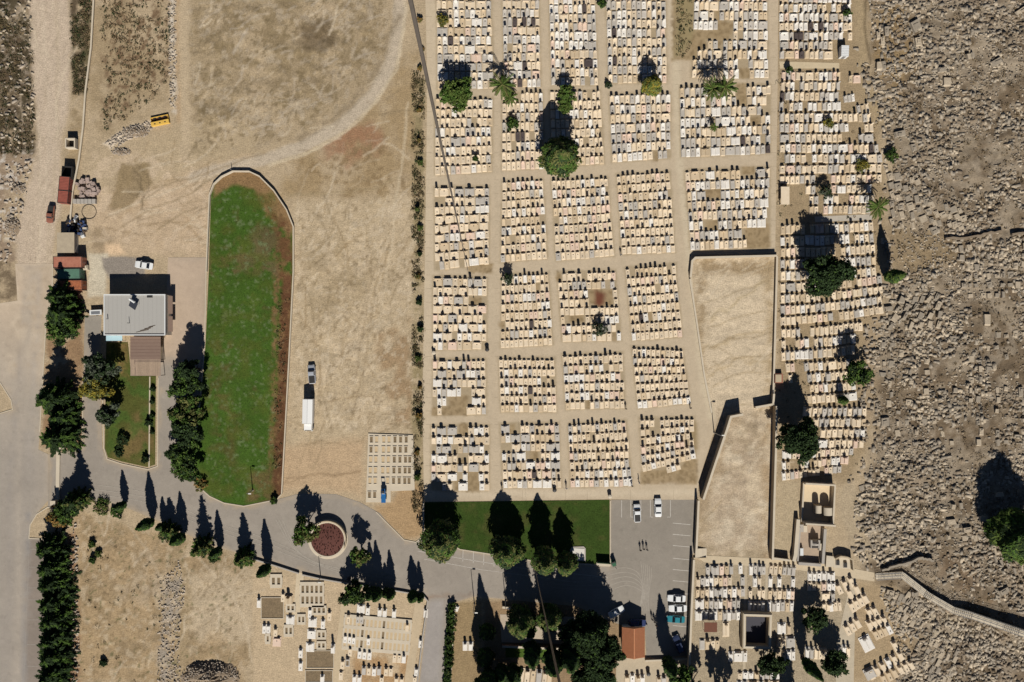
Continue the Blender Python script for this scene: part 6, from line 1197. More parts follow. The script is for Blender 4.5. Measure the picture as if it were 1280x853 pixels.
container(86, 231.5, 2.5, 3.4, 2.3, cm('red_container_paint', (158, 88, 72), (138, 76, 62)), 'dull red container, upper of two touching beside the dirt road', -5, False); container(84.5, 248, 2.5, 3.0, 2.3, MATS['red_container_paint'], 'dull red container, lower of two touching beside the dirt road', -5)
container(91, 329, 7.0, 2.7, 2.6, cm('salmon_container_paint', (184, 124, 100), (160, 100, 80)), 'salmon coloured container between the concrete hut and the green container'); container(92, 343.5, 5.6, 2.5, 2.5, cm('green_container_paint', (92, 130, 108), (78, 108, 92)), 'faded green container between two orange ones', 1)
container(93.5, 357.5, 6.0, 2.4, 2.5, cm('rusty_container_paint', (186, 112, 72), (120, 70, 50), 2.2), 'rust blotched orange container above the conifer cluster', 1)
r0 = thing('concrete_hut', 'square concrete roofed hut above the salmon container', 'hut', W(88.5, 305)); MB().box(0, 0, 0, 2.4, 3.9, 4.6).build('wall', M_concg, r0); MB().box(0, 0, 2.401, 2.6, 4.3, 5.0).build('roof', mat('hut_roof_concrete', C(184, 168, 142), col2=C(150, 136, 116), scale=.8, fine_amt=.14), r0); MB().box(.6, -2.32, 0, 2.0, .9, .06).build('door', M_bark, r0)
r0 = thing('shed_and_shadow_box', 'small white rimmed open shed beside the dirt road at upper left', 'shed', W(92, 181)); MB().band([(-1.1, -1.1), (1.1, -1.1), (1.1, 1.1), (-1.1, 1.1)], .28, 0, 1.8, closed=True).build('wall', M_conc, r0); MB().box(0, 0, 0, .1, 1.9, 1.9).build('floor', M_dmetal, r0)
r0 = thing('shed_and_shadow_box', 'dark box imitating the container shadow just above the red containers', 'shed', W(88, 217.5), R(-4)); MB().band([(-1.2, -1.5), (1.2, -1.5), (1.2, 1.5), (-1.2, 1.5)], .14, 0, 1.9, closed=True).build('wall', M_dmetal, r0); MB().box(0, 0, 0, .06, 2.2, 2.8).build('floor', M_dmetal, r0)  # added dark box imitates the red container's cast shadow; no shed stands here
rgp = random.Random(4)
M_pave = mat('pinkish_slab_stone', C(172, 152, 140), col2=C(146, 128, 118), scale=1, island=.15)
r0 = thing('paving_stack', 'heap of pinkish paving stacks beside the red containers', 'stone stack', W(110, 237)); sb2 = MB()
for i in range(46):
    a = rgp.uniform(0, 2*PI); d = math.sqrt(rgp.random()); sb2.box(math.cos(a)*d*3.0, math.sin(a)*d*2.6, 0, rgp.uniform(.4, 1.1), rgp.uniform(.5, 1.0), rgp.uniform(.4, .9), rgp.uniform(-.5, .5))
sb2.build('stacks', M_pave, r0); sb2 = MB()
for i in range(6): sb2.box(-2.9+i*.95, -3.1, 0, 1.0, .85, 1.1, R(-3))
sb2.build('pallets', M_concg, r0)
for (u, v, w, l, h, m, lb, d) in ((95, 274, .8, 1.8, .7, M_white, 'white boat shaped scrap piece above the concrete hut', -20), (104, 294, 1.0, 1.4, .9, M_white, 'white chair like scrap right of the concrete hut', 20), (107, 286, 1.4, .7, .6, M_metal, 'grey scrap sheet right of the dark junk heap', 0), (108, 335, 1.6, 1.2, 1.2, M_conc, 'pale box standing at the right end of the salmon container', 5)):
    r0 = thing('scrap_piece', lb, 'scrap', W(u, v), R(d)); MB().box(0, 0, 0, h*.75, w, l, tw=.86).build('body', m, r0); MB().box(0, l*.1, h*.751, h, w*.7, l*.5).build('top', M_metal if m is M_white else M_conc, r0)
r0 = thing('junk_heap', 'dark junk heap with blue bits above the concrete hut', 'junk heap', W(97, 285)); jm = [MB(), MB(), MB()]
for i in range(60):
    jm[i % 3].box(rgp.uniform(-2.4, 2.2), rgp.uniform(-2.0, 1.8), 0, rgp.uniform(.2, 1.0), rgp.uniform(.2, .9), rgp.uniform(.2, .9), rgp.uniform(0, 3))
for nm, b, m in zip(('scrap_metal', 'blue_bins', 'scrap_wood'), jm, (M_dmetal, mat('blue_plastic', C(60, 76, 110)), M_bark)): b.build(nm, m, r0)
r0 = thing('cable_ring', 'thin dark ring lying on the dirt by the paving stacks', 'ring', W(111.5, 265)); MB().band([(1.8*math.cos(2*PI*k_/28), 1.8*math.sin(2*PI*k_/28)) for k_ in range(28)], .1, 0, .14, closed=True).build('hose', M_dmetal, r0)
# yellow box
yb = thing('steel_trench_box', 'yellow open steel box with brown floor on the upper dirt field', 'steel box', W(201, 151.5), R(12)); MY = mat('yellow_paint', C(226, 184, 84), col2=C(196, 150, 66), scale=1.5, fine_amt=.1)
MB().box(0, .45, 0, .2, 4.2, 1.1).build('floor', mat('brown_floor', C(122, 88, 62), fine_amt=.2), yb); b = MB(); b.box(0, -.62, 0, .95, 4.5, .95); b.box(0, 1.05, 0, .6, 4.5, .12)
for x in (-2.19, 2.19): b.box(x, .42, 0, .6, .12, 1.12)
b.build('body', MY, yb)
for x in (-1.3, 0, 1.3): MB().box(x, .75, .2, .5, .55, .3).build('bracket', M_dmetal, yb); MB().box(x, -.7, .951, .99, .4, .24).build('slot', M_dmetal, yb)
# orange house
oh = thing('orange_roofed_house', 'small house with an orange tiled gable roof at the foot of the car park', 'house', W(791.5, 803)); MO = mat('terracotta_tiles', C(212, 146, 104), col2=C(196, 130, 90), scale=1.5, fine_amt=.12); ez, rz_ = 3.3, 4.5
def op(u, v, z): return ((u-791.5)*S-(u-640)*S*z/CAMH, (803-v)*S-(426.5-v)*S*z/CAMH)
(ox0, oy0), (ox1, oy1) = op(777.5, 822, ez), op(806, 784, ez); mx = (ox0+ox1)/2
MB().prism([(ox0+.4, oy0+.4), (ox1-.4, oy0+.4), (ox1-.4, oy1-.4), (ox0+.4, oy1-.4)], 0, ez).build('wall', M_plast, oh)
rb = MB(); rb.add([(ox0, oy0, ez), (mx, oy0, rz_), (ox1, oy0, ez), (ox0, oy1, ez), (mx, oy1, rz_), (ox1, oy1, ez), (ox0, oy0, ez-.14), (ox1, oy0, ez-.14), (ox0, oy1, ez-.14), (ox1, oy1, ez-.14)], [(0, 1, 4, 3), (1, 2, 5, 4), (0, 6, 7, 2, 1), (3, 4, 5, 9, 8), (0, 3, 8, 6), (2, 7, 9, 5), (6, 8, 9, 7)])
rfo = rb.build('roof', MO, oh); tb = MB(); n = 40
for sd in (0, 1):
    for i in range(n):
        t = (i+.5)/n; y = oy0+(oy1-oy0)*t; x0 = ox0 if sd == 0 else ox1
        tb.tube([(x0, y, ez+.03), (mx, y, rz_+.03)], .045, 6)
tb.build('tile_rows', MO, rfo); MB().tube([(mx, oy0, rz_+.07), (mx, oy1, rz_+.07)], .14, 8).build('ridge', MO, rfo); MB().box(mx, oy1-.37, 0, 2.1, .95, .06).build('door', M_bark, oh); fo = MB().box(ox1-.38, (oy0+oy1)/2, 1.1, 2.2, .06, 1.4).build('window', M_white, oh); MB().box(ox1-.345, (oy0+oy1)/2, 1.18, 2.12, .03, 1.24).build('pane', M_glass, fo)
# shrine court
sc = thing('shrine_court', 'walled stone court open to the sky with deep shadow along its lower wall', 'tomb court', W(1018, 628)); q = [W(*p)-W(1018, 628) for p in ((1003, 603), (1040, 605), (1037.5, 653.5), (1000.5, 651))]
for nm, a, b_, h in (('back_wall', 0, 1, 2.4), ('right_wall', 1, 2, 2.2), ('front_wall', 2, 3, 4.0), ('left_wall', 3, 0, 1.2)): MB().band([tuple(q[a][:2]), tuple(q[b_][:2])], .4, 0, h).build(nm, M_conc, sc)
MB().prism([tuple(p[:2]) for p in q], 0, .12).build('floor', mat('court_floor', C(222, 200, 164), col2=C(206, 184, 150), scale=.8), sc)
for (u, v, w, lb) in ((1019.5, 635, 1.5, 'narrow vaulted stone tomb, left of two inside the shrine court'), (1031, 637.5, 2.2, 'wider vaulted stone tomb, right of two inside the shrine court')):
    r0 = thing('vaulted_tomb', lb, 'tomb', W(u, v, .12)); hh = 1.9
    MB().box(0, 0, 0, hh, w, 1.9).build('body', M_wall, r0); n = 8; vs = [(w/2*math.cos(PI*k_/n), y, hh+w/2*math.sin(PI*k_/n)*.9) for y in (-.95, .95) for k_ in range(n+1)]
    MB().add(vs, [tuple(range(n, -1, -1)), tuple(range(n+1, 2*n+2))]+[(k_, k_+1, n+2+k_, n+1+k_) for k_ in range(n)]).build('vault', M_conc, r0)
lc = thing('tomb_court', 'lower walled tomb court with pale side wall beside the dirt yard', 'tomb court', W(1013, 680)); o0 = W(1013, 680)
def lw(nm, pts, w, h, m=M_conc): MB().band([tuple((W(*p)-o0)[:2]) for p in pts], w, 0, h).build(nm, m, lc)
lw('side_wall', [(995.5, 648), (992, 692), (990, 700)], .9, 1.6); lw('front_wall', [(996, 703), (1024, 705)], .7, 1.4, M_concg); lw('right_wall', [(1029, 660), (1026, 703)], .7, 1.6, M_concg); lw('left_wall', [(998, 658), (995, 700)], .4, 1.4, M_concg)
MB().prism([tuple((W(*p)-o0)[:2]) for p in ((999, 655), (1029, 658), (1025, 702), (996, 700))], 0, .08).build('floor', mat('worn_floor', C(180, 158, 134), col2=C(150, 134, 116), scale=.9, fine_amt=.15), lc)
r0 = thing('domed_tomb', 'grey tomb with a small pointed dome in the lower court', 'tomb', W(1017, 679, .08)); MB().box(0, 0, 0, 1.3, 2.4, 2.0).build('body', M_concg, r0); MB().lathe(0, .4, [(.75, 1.3), (.72, 1.7), (.5, 2.3), (.15, 2.9), (.02, 3.1)], 16).build('dome', M_concg, r0); MB().box(-.1, -.7, 1.301, 1.36, 1.6, .5).build('plate', M_ins, r0)
for (u, v, w, l, h, m, lb) in ((1000.5, 689, .8, 1.8, 1.0, M_white, 'small white tomb in the lower left corner of the lower court'), (1025, 683, 1.0, 1.7, .9, M_conc, 'pale slab tomb right of the domed tomb'), (1001, 660, 1.0, 1.8, .5, M_concg, 'flat slab at the upper left of the lower court'), (1006, 661, .9, 1.6, .4, M_conc, 'flat slab right of another at the top of the lower court')):
    r0 = thing('court_tomb', lb, 'tomb', W(u, v, .08)); MB().box(0, 0, 0, h*.5, w*1.15, l*1.1).build('base', M_concg, r0); MB().box(0, 0, h*.501, h, w, l).build('slab', m, r0)
r0 = thing('tomb_terrace', 'pale stone terrace with curved back wall beside the paved path', 'tomb terrace', W(1049, 702)); o0 = W(1049, 702); MB().prism([tuple((W(*p)-o0)[:2]) for p in ((1032, 694), (1041, 695), (1041, 708), (1031, 708))], 0, .7).build('plinth', M_conc, r0)
MB().prism([tuple((W(*p)-o0)[:2]) for p in ((1042, 696), (1063, 697), (1064, 711), (1042, 710))], 0, .12).build('floor', M_conc, r0); MB().band([tuple((W(*p)-o0)[:2]) for p in ((1042, 697), (1048, 694), (1056, 695), (1063, 698), (1064, 711))], .35, 0, 1.7).build('back_wall', M_wall, r0)
for (u, v, lb) in ((1046.5, 703, 'small tomb, left of two on the pale stone terrace'), (1056, 706, 'small tomb, right of two on the pale stone terrace')):
    r0 = thing('terrace_tomb', lb, 'tomb', W(u, v, .12)); MB().box(0, 0, 0, .3, .9, 1.4).build('base', M_concg, r0); MB().box(0, 0, .301, .55, .7, 1.1).build('slab', M_dmetal, r0)
# flat roofed tomb enclosure in the lower right plot
fe = thing('tomb_enclosure', 'tall stone enclosure with sunken dark shaded floor in the lower right plot', 'tomb enclosure', W(943, 788)); o0 = W(943, 788); qq = [tuple((W(*p)-o0)[:2]) for p in ((927.5, 765), (960, 766), (958.5, 806), (927, 805))]
MB().band(qq, .8, 0, 2.4, closed=True).build('wall', M_wall, fe); MB().band(qq, .45, 2.401, 2.55, closed=True).build('coping', M_conc, fe); MB().prism(qq, .02, .1).build('floor', mat('dark_enclosure_floor', C(70, 68, 74), fine_amt=.1), fe)  # enclosure floor has one even dark colour
r0 = thing('metal_canopy', 'rusty brown flat metal canopy in the lower right plot', 'canopy', W(886, 781)); MB().box(0, 0, 2.0, 2.08, 3.2, 2.4).build('roof', mat('rusty_sheet', C(118, 74, 54), col2=C(92, 60, 46), scale=2), r0)
for sx_ in (-1.45, 1.45):
    for sy_ in (-1.05, 1.05): MB().tube([(sx_, sy_, 0), (sx_, sy_, 2.0)], .04, 6).build('post', M_dmetal, r0)
r0 = thing('storage_box', 'white sheet metal cabin at the end of the upper right lane', 'cabin', W(1052.5, 67), R(-2)); MB().box(0, 0, 0, 2.1, 1.8, 2.7).build('body', M_white, r0); b = MB()
for i in range(7): b.box(0, -1.25+i*.41, 2.101, 2.14, 1.9, .2)
b.build('roof', M_white, r0); MB().box(0, -1.37, .1, 1.9, .8, .04).build('door', M_metal, r0)
r0 = thing('stone_canopy', 'small pale roofed grave shelter among the eastern graves', 'shelter', W(979, 246)); MB().box(0, 0, 1.5, 1.65, 2.1, 4.4).build('roof', STONE['cream'], r0)
for sx_ in (-.9, .9):
    for sy_ in (-2, 2): MB().box(sx_, sy_, 0, 1.499, .2, .2).build('post', STONE['cream'], r0)
r0 = thing('brick_tomb', 'reddish brown box tomb beside the right wall of the upper dirt yard', 'tomb', W(971.5, 473)); MB().box(0, 0, 0, 1.0, 2.2, 2.3).build('body', mat('red_brick', C(150, 96, 76), fine_amt=.2), r0); MB().box(0, 0, 1.001, 1.1, 1.5, 1.9).build('lid', M_wall, r0)
r0 = thing('stair_ramp', 'pale steps leading down at the corner of the car park wall', 'steps', W(874, 691)); b = MB()
for i in range(7): b.box(-.9+i*.42, 0, 0, -.05+.08*(8-i), .42-.004, 2.2, R(0))
b.build('steps', M_conc, r0); MB().box(.1, -1.25, 0, .5, 3.2, .2).build('side_wall', M_wall, r0)
# raised walkway with stair flights and railings, in the lower right
wk = thing('raised_walkway', 'long pale raised walkway with stair flights and rails crossing the ruins', 'walkway', W(1125, 718)); o0 = W(1125, 718)
pt = [(1094, 720.5), (1126, 718), (1156, 742), (1189, 761), (1211, 767), (1249, 780), (1267, 786), (1300, 797)]; zz = [.15, .7, 1.2, 1.4, 1.9, 2.1, 2.6, 2.7]; P2 = [tuple((W(*p)-o0)[:2]) for p in pt]
MB().band(P2, 1.5, -.3, zz).build('deck', M_conc, wk)
def rail(off, nm):
    q3 = [Vector((*p, z)) for p, z in zip(P2, zz)]; ps = []
    for i, p in enumerate(q3):
        d = (q3[min(i+1, len(q3)-1)]-q3[max(i-1, 0)]); d.z = 0; d.normalize(); ps.append(p+Vector((-d.y, d.x, 0))*off)
    b = MB(); b.tube([p+Vector((0, 0, .9)) for p in ps], .035, 6); b.tube([p+Vector((0, 0, .5)) for p in ps], .025, 6)
    for a, c in zip(ps, ps[1:]):
        m_ = max(1, int((c-a).length/1.6))
        for k_ in range(m_): p = a.lerp(c, k_/m_); b.tube([p, p+Vector((0, 0, .9))], .03, 6)
    b.build(nm, M_metal, wk)
rail(.75, 'railing'); rail(0, 'middle_railing'); rail(-.75, 'railing')
def steps(i, n, f0=0, f1=1):
    a, c = Vector((*P2[i], zz[i])), Vector((*P2[i+1], zz[i+1])); d = (c-a); an = math.atan2(d.y, d.x); b = MB()
    for k_ in range(n):
        p = a.lerp(c, f0+(f1-f0)*(k_+.5)/n); b.box(p.x, p.y, p.z-.2, p.z+.05, .14, 1.72, an)
    b.build('stair_flight', mat('step_edge_stone', C(158, 146, 128)) if 'step_edge_stone' not in MATS else MATS['step_edge_stone'], wk)
steps(0, 16, .1, .95); steps(2, 5, -.1, .2); steps(3, 10); steps(5, 9)
# roundabout
ra = thing('roundabout_planter', 'round planter with reddish soil and pale rim in the road', 'planter', W(410, 674)); MB().lathe(0, 0, [(5.0, 0), (5.0, .16), (4.5, .17)], 48).build('apron', M_conc, ra)
ro = []
for k_ in range(49): a = -2.3+k_*5.2/48; ro.append((4.3*math.cos(a), 4.3*math.sin(a)))
MB().band([(4.3*math.cos(2*PI*k_/48), 4.3*math.sin(2*PI*k_/48)) for k_ in range(48)], .35, .171, .7, closed=True).build('rim', M_conc, ra); MB().lathe(0, 0, [(4.1, .172), (4.1, .62), (2.0, .8), (.05, .9)], 40).build('soil', mat('reddish_planter_soil', C(100, 58, 48), col2=C(80, 50, 42), scale=3, fine_amt=.3, bump=.5), ra)
b = MB(); rr = random.Random(3)
for i in range(160): a = rr.uniform(0, 2*PI); d = 4.0*math.sqrt(rr.random()); s_ = rr.uniform(.06, .16); b.box(math.cos(a)*d, math.sin(a)*d, .6+.05*(4-d), .86+.05*(4-d), s_, s_, a)
b.build('pebbles', M_rock, ra)['kind'] = 'stuff'; b.build('pebbles', M_rock, ra)['kind'] = 'stuff'
MB().band([(4.7*math.cos(-.45+k_*.13), 4.7*math.sin(-.45+k_*.13)) for k_ in range(22)], .22, .17, 1.5).build('back_wall', M_wall, ra)
# pale slab, bench, bins
r0 = thing('stone_slab', 'whitish bare slab on the lower lawn between dark trees', 'slab', W(722.5, 692)); MB().prism([(-1.9, -1.7), (1.9, -1.9), (1.9, 1.3), (1.4, 1.8), (-1.5, 1.7), (-2.0, 1.0)], 0, .22).build('slab', M_concg, r0); MB().prism([(-1.6, -1.4), (1.6, -1.6), (1.6, 1.2), (-1.5, 1.4)], .221, .28).build('top', mat('pale_top', C(214, 208, 196), fine_amt=.1), r0)
r0 = thing('bench', 'pale bench with a green backrest at the right corner of the lower lawn', 'bench', W(754, 704), R(-4)); MB().box(0, -.15, .35, .5, 3.4, .7).build('seat', M_conc, r0); MB().box(0, .3, .4, 1.7, 3.4, .16).build('backrest', mat('green_boards', C(50, 72, 46)), r0)
for x in (-1.4, 1.4): MB().box(x, -.05, 0, .349, .2, .6).build('leg', M_concg, r0)
r0 = thing('small_cart', 'small green cart parked beside the corner of the lower lawn', 'cart', W(766.5, 703), R(20)); MB().box(0, 0, .4, 1.0, .9, 1.5, tw=1.1, tl=1.08).build('tub', mat('green_paint', C(56, 100, 72)), r0); MB().box(0, .3, 1.001, 1.6, .8, .3).build('hood', M_dmetal, r0)
for sx_ in (-1, 1): MB().tube([(sx_*.55-.06, -.3, .28), (sx_*.55+.06, -.3, .28)], .28, 12).build('wheel', M_tyre, r0)
MB().tube([(0, -.75, .8), (.25, -1.6, .9)], .06, 6).build('handle', M_dmetal, r0)
for (u, v, lb) in ((762, 620, 'round pale rimmed bin at the right end of the path above the lower lawn'), (542.5, 441, 'round pale topped bin beside the leftmost path'), (609, 437, 'dark round bin at the crossing of the two leftmost paths'), (645.5, 789, 'small dark round bin in the shaded courtyard'), (344, 627, 'dark green bin by the roadside corner of the long lawn'), (437, 723, 'dark green bin on the wall line below the roundabout'), (810, 841, 'round dark bin on the pavement below the car park'), (693, 612, 'dark bin at the path edge under the third plot')):
    r0 = thing('litter_bin', lb, 'bin', W(u, v, .03)); MB().lathe(0, 0, [(.42, 0), (.5, .95), (.54, 1.0)], 16).build('body', M_dmetal if 'dark' in lb else M_concg, r0); MB().lathe(0, 0, [(.5, 1.0), (.42, 1.12), (.1, 1.2)], 16).build('lid', M_conc if 'pale' in lb else M_dmetal, r0)
for (u, v, h, lb) in ((593, 755, 7.2, 'tall street lamp at the junction of lane and road'), (892.5, 541, 6.4, 'street lamp leaning over the lower dirt yard wall'), (401, 722, 4.6, 'lamp post on the wall below the roundabout'), (316, 613, 5.0, 'slim lamp post at the lower end of the long lawn'), (290, 213, 1.6, 'short post on the curved top of the garden wall'), (632, 752, 6.0, 'street lamp in the tree shadow left of the courtyard')):
    r0 = thing('street_lamp', lb, 'street lamp', W(u, v)); MB().tube([(0, 0, 0), (0, 0, h*.5), (0, 0, h)], [.12, .09, .06], 8).build('pole', M_metal, r0); MB().lathe(0, 0, [(.22, 0), (.18, .3), (.1, .5)], 12).build('base', M_concg, r0)
    if h > 2: a = MB().tube([(0, 0, h), (.5, 0, h+.12)], .04, 6).build('arm', M_metal, r0); MB().box(.75, 0, h+.02, h+.2, .7, .26).build('lamp_head', M_lamp, a)
# ------------------------------------------------------------------ vehicles
def car(u, v, deg, paint_m, label, L=4.4, Wd=1.78, Hh=1.45, kind='sedan', cat='car', name='parked_car', z=.04):
    root = thing(name, label, cat, W(u, v, z), R(deg))            # nose towards +y
    st = [(-.5, .82, .55, .78), (-.47, .92, .34, .86), (-.36, .98, .26, .93), (-.1, 1, .24, .94), (.2, 1, .24, .92), (.36, .97, .26, .86), (.455, .9, .32, .76), (.5, .76, .48, .66)]
    vs = []; n = len(st)
    for t, kw, zb, zt in st:
        y = t*L; w = Wd/2*kw
        vs += [(-w*.9, y, zb), (-w, y, zb+.18), (-w, y, zt-.16), (-w*.9, y, zt), (w*.9, y, zt), (w, y, zt-.16), (w, y, zb+.18), (w*.9, y, zb)]
    fs = [(i*8+k, i*8+(k+1) % 8, (i+1)*8+(k+1) % 8, (i+1)*8+k)[::-1] for i in range(n-1) for k in range(8)]+[tuple(range(8)), tuple(range((n-1)*8+7, (n-1)*8-1, -1))]
    b = MB().add(vs, fs)
    if kind == 'sedan': yb, yt, ytf, yf = -.33*L, -.20*L, .06*L, .20*L
    elif kind == 'pickup': yb, yt, ytf, yf = -.06*L, -.03*L, .14*L, .24*L
    else: yb, yt, ytf, yf = -.46*L, -.40*L, .08*L, .22*L
    wb_, wt = Wd*.44, Wd*.36; zb = .9; zt = Hh-.06
    b.add([(-wt-.03, yt-.03, zt), (wt+.03, yt-.03, zt), (wt+.03, ytf+.03, zt), (-wt-.03, ytf+.03, zt), (-wt*.93, yt+.06, Hh), (wt*.93, yt+.06, Hh), (wt*.93, ytf-.08, Hh), (-wt*.93, ytf-.08, Hh)],
          [(3, 2, 1, 0), (4, 5, 6, 7), (0, 1, 5, 4), (1, 2, 6, 5), (2, 3, 7, 6), (3, 0, 4, 7)])
    for sx in (-1, 1):
        for (y0, y1) in ((yb, yt), (yf, ytf), ((yb+yf)/2, (yt+ytf)/2)): b.tube([(sx*wb_, y0, zb-.05), (sx*wt, y1, zt+.02)], .045, 6)
    b.build('body', paint_m, root)
    B = [(-wb_, yb, zb), (wb_, yb, zb), (wb_, yf, zb), (-wb_, yf, zb)]; T = [(-wt, yt, zt), (wt, yt, zt), (wt, ytf, zt), (-wt, ytf, zt)]
    for nm, i, j, d in (('rear_window', 0, 1, (0, .05)), ('side_window', 1, 2, (-.05, 0)), ('windscreen', 2, 3, (0, -.05)), ('side_window', 3, 0, (.05, 0))):
        o_ = [B[i], B[j], T[j], T[i]]; q = [(x+d[0], y+d[1], z_) for x, y, z_ in o_]
        MB().add(o_+q, [(0, 1, 2, 3), (7, 6, 5, 4), (0, 4, 5, 1), (1, 5, 6, 2), (2, 6, 7, 3), (3, 7, 4, 0)]).build(nm, M_glass, root)
    if kind == 'pickup':
        tray = MB(); tray.box(0, (-.47*L+yb-.1)/2, .945, .96, Wd*.78, yb-.1+.47*L); tray.build('truck_bed', M_dmetal, root)
    for sx in (-1, 1):
        for y in (-.31*L, .32*L):
            w = MB().tube([(sx*(Wd/2-.1)-.1, y, .32), (sx*(Wd/2-.1)+.1, y, .32)], .32, 16).build('wheel', M_tyre, root); MB().tube([(sx*(Wd/2+.0)-.012, y, .32), (sx*(Wd/2)+.012, y, .32)], .2, 12).build('rim', M_metal, w)
        MB().box(sx*Wd*.33, .487*L, .56, .68, .36, .1).build('headlight', M_lamp, root); MB().box(sx*Wd*.36, -.492*L, .62, .76, .26, .08).build('tail_light', M_lampr, root)
        MB().box(sx*(Wd/2+.08), yf-.25, .92, 1.04, .18, .1).build('wing_mirror', paint_m, root)
    return root
def pm(n, c, k=1.0, metal=0.0): return mat(n, C(*c), rough=.25, fine_amt=.02, spec=.55, metal=metal)
cw = pm('white_car_paint', (232, 232, 228)); ct = pm('teal_car_paint', (44, 128, 138)); cb = pm('dark_blue_car_paint', (48, 58, 84)); cr = pm('rust_red_car_paint', (142, 92, 74)); cs = pm('silver_car_paint', (170, 172, 176)); cbl = pm('blue_car_paint', (56, 66, 104))
car(181.5, 332, 82, cw, 'white sedan parked above the flat roofed house', L=4.5)
car(65, 268.5, 173, cr, 'rust red pickup driving on the dirt road', L=4.4, kind='pickup')
car(390.5, 468, 4, cs, 'silver pickup standing right behind the white truck', L=4.7, Wd=1.85, kind='pickup', Hh=1.7)
car(796, 641, 3, cw, 'white pickup parked in the bay left of another white car', L=4.5, kind='pickup', Hh=1.6)
car(822, 634, 1, cw, 'white sedan parked in the bay close to the upper car park edge', L=4.6)
car(845, 747, 88, cw, 'white sedan, uppermost of three parked side by side by the right wall', L=4.5)
car(846.5, 759.5, 91, cw, 'white sedan, middle of three parked side by side by the right wall', L=4.5)
car(844, 773, 87, ct, 'teal sedan, lowest of three parked side by side by the right wall', L=4.5)
car(847.5, 804, 22, cb, 'dark blue hatchback parked askew below the teal car', L=4.6, kind='hatch')
car(796, 778, -88, cbl, 'dark blue car in the shade of the orange roofed house', L=4.4, kind='hatch')
car(770, 764, -60, cw, 'white car half hidden beside the big trees near the orange roof', L=4.2)
# white box truck
tk = thing('box_truck', 'white box truck with a ridged white body on the dirt yard', 'truck', W(387.5, 519), R(179)); MW = mat('white_truck_panel', C(236, 234, 228), rough=.45, fine_amt=.03)
MB().box(0, -.5, .55, .85, 2.1, 7.6).build('chassis', M_dmetal, tk); b = MB(); b.box(0, -1.1, .9, 2.9, 2.45, 6.0); b.add([(-1.225, -4.1, 2.9), (1.225, -4.1, 2.9), (1.225, 1.9, 2.9), (-1.225, 1.9, 2.9), (0, -4.1, 3.15), (0, 1.9, 3.15)], [(0, 1, 4), (2, 3, 5), (1, 2, 5, 4), (3, 0, 4, 5)]); b.build('cargo_box', MW, tk)
MB().tube([(0, -4.1, 3.16), (0, 1.9, 3.16)], .03, 6).build('roof_ridge', M_metal, tk)
for sx in (-1, 1): MB().box(sx*.6, -4.13, 1.0, 2.8, 1.15, .05).build('rear_door', MW, tk)
cbm = MB(); cbm.add([(-1.0, 2.0, .6), (1.0, 2.0, .6), (1.0, 3.9, .6), (-1.0, 3.9, .6), (-1.0, 2.0, 2.0), (1.0, 2.0, 2.0), (1.0, 3.75, 1.45), (-1.0, 3.75, 1.45), (-.92, 2.05, 2.3), (.92, 2.05, 2.3), (.92, 3.5, 2.25), (-.92, 3.5, 2.25)], [(3, 2, 1, 0), (0, 1, 5, 4), (1, 2, 6, 5), (2, 3, 7, 6), (3, 0, 4, 7), (4, 5, 9, 8), (5, 6, 10, 9), (6, 7, 11, 10), (7, 4, 8, 11), (8, 9, 10, 11)]); cbm.build('cab', MW, tk)
MB().add([(-.85, 3.76, 1.48), (.85, 3.76, 1.48), (.8, 3.55, 2.18), (-.8, 3.55, 2.18), (-.85, 3.79, 1.49), (.85, 3.79, 1.49), (.8, 3.58, 2.19), (-.8, 3.58, 2.19)], [(3, 2, 1, 0), (4, 5, 6, 7), (0, 1, 5, 4), (1, 2, 6, 5), (2, 3, 7, 6), (3, 0, 4, 7)]).build('windscreen', M_glass, tk)
for sx in (-1, 1):
    for y in (-3.0, 2.9):
        w = MB().tube([(sx*.95-.14, y, .45), (sx*.95+.14, y, .45)], .45, 18).build('wheel', M_tyre, tk); MB().tube([(sx*1.1-.01, y, .45), (sx*1.1+.01, y, .45)], .26, 12).build('rim', M_metal, w)
    MB().box(sx*.7, 3.92, .8, 1.0, .35, .06).build('headlight', M_lamp, tk); MB().box(sx*1.2, 3.4, 1.5, 1.9, .1, .2).build('wing_mirror', M_dmetal, tk)
# blue dumper on the new plot
du = thing('mini_dumper', 'small blue vehicle standing on the new concrete grave grid', 'dumper', W(480.3, 617, .36), R(0)); MBl = pm('blue_machine_paint', (44, 104, 158)); MB().box(0, -1.0, .45, 1.0, 1.0, 2.0, tw=1.12, tl=1.1).build('skip', MBl, du); MB().box(0, .75, .4, 1.25, .95, 1.2).build('engine_cover', MBl, du); MB().box(0, .18, 1.0, 1.35, .8, .1).build('dashboard', M_white, du); MB().box(0, .55, 1.26, 1.7, .5, .5).build('seat', M_dmetal, du)
fr_ = MB()
for sx in (-.42, .42): fr_.tube([(sx, .95, 1.2), (sx, .95, 2.5)], .05, 6)
fr_.box(0, .85, 2.5, 2.58, .9, .4); fr_.build('roll_bar', M_dmetal, du)
for sx in (-1, 1):
    for y in (-.9, .9): w = MB().tube([(sx*.56-.12, y, .38), (sx*.56+.12, y, .38)], .38, 14).build('wheel', M_tyre, du); MB().tube([(sx*.69-.01, y, .38), (sx*.69+.01, y, .38)], .2, 10).build('rim', M_metal, w)
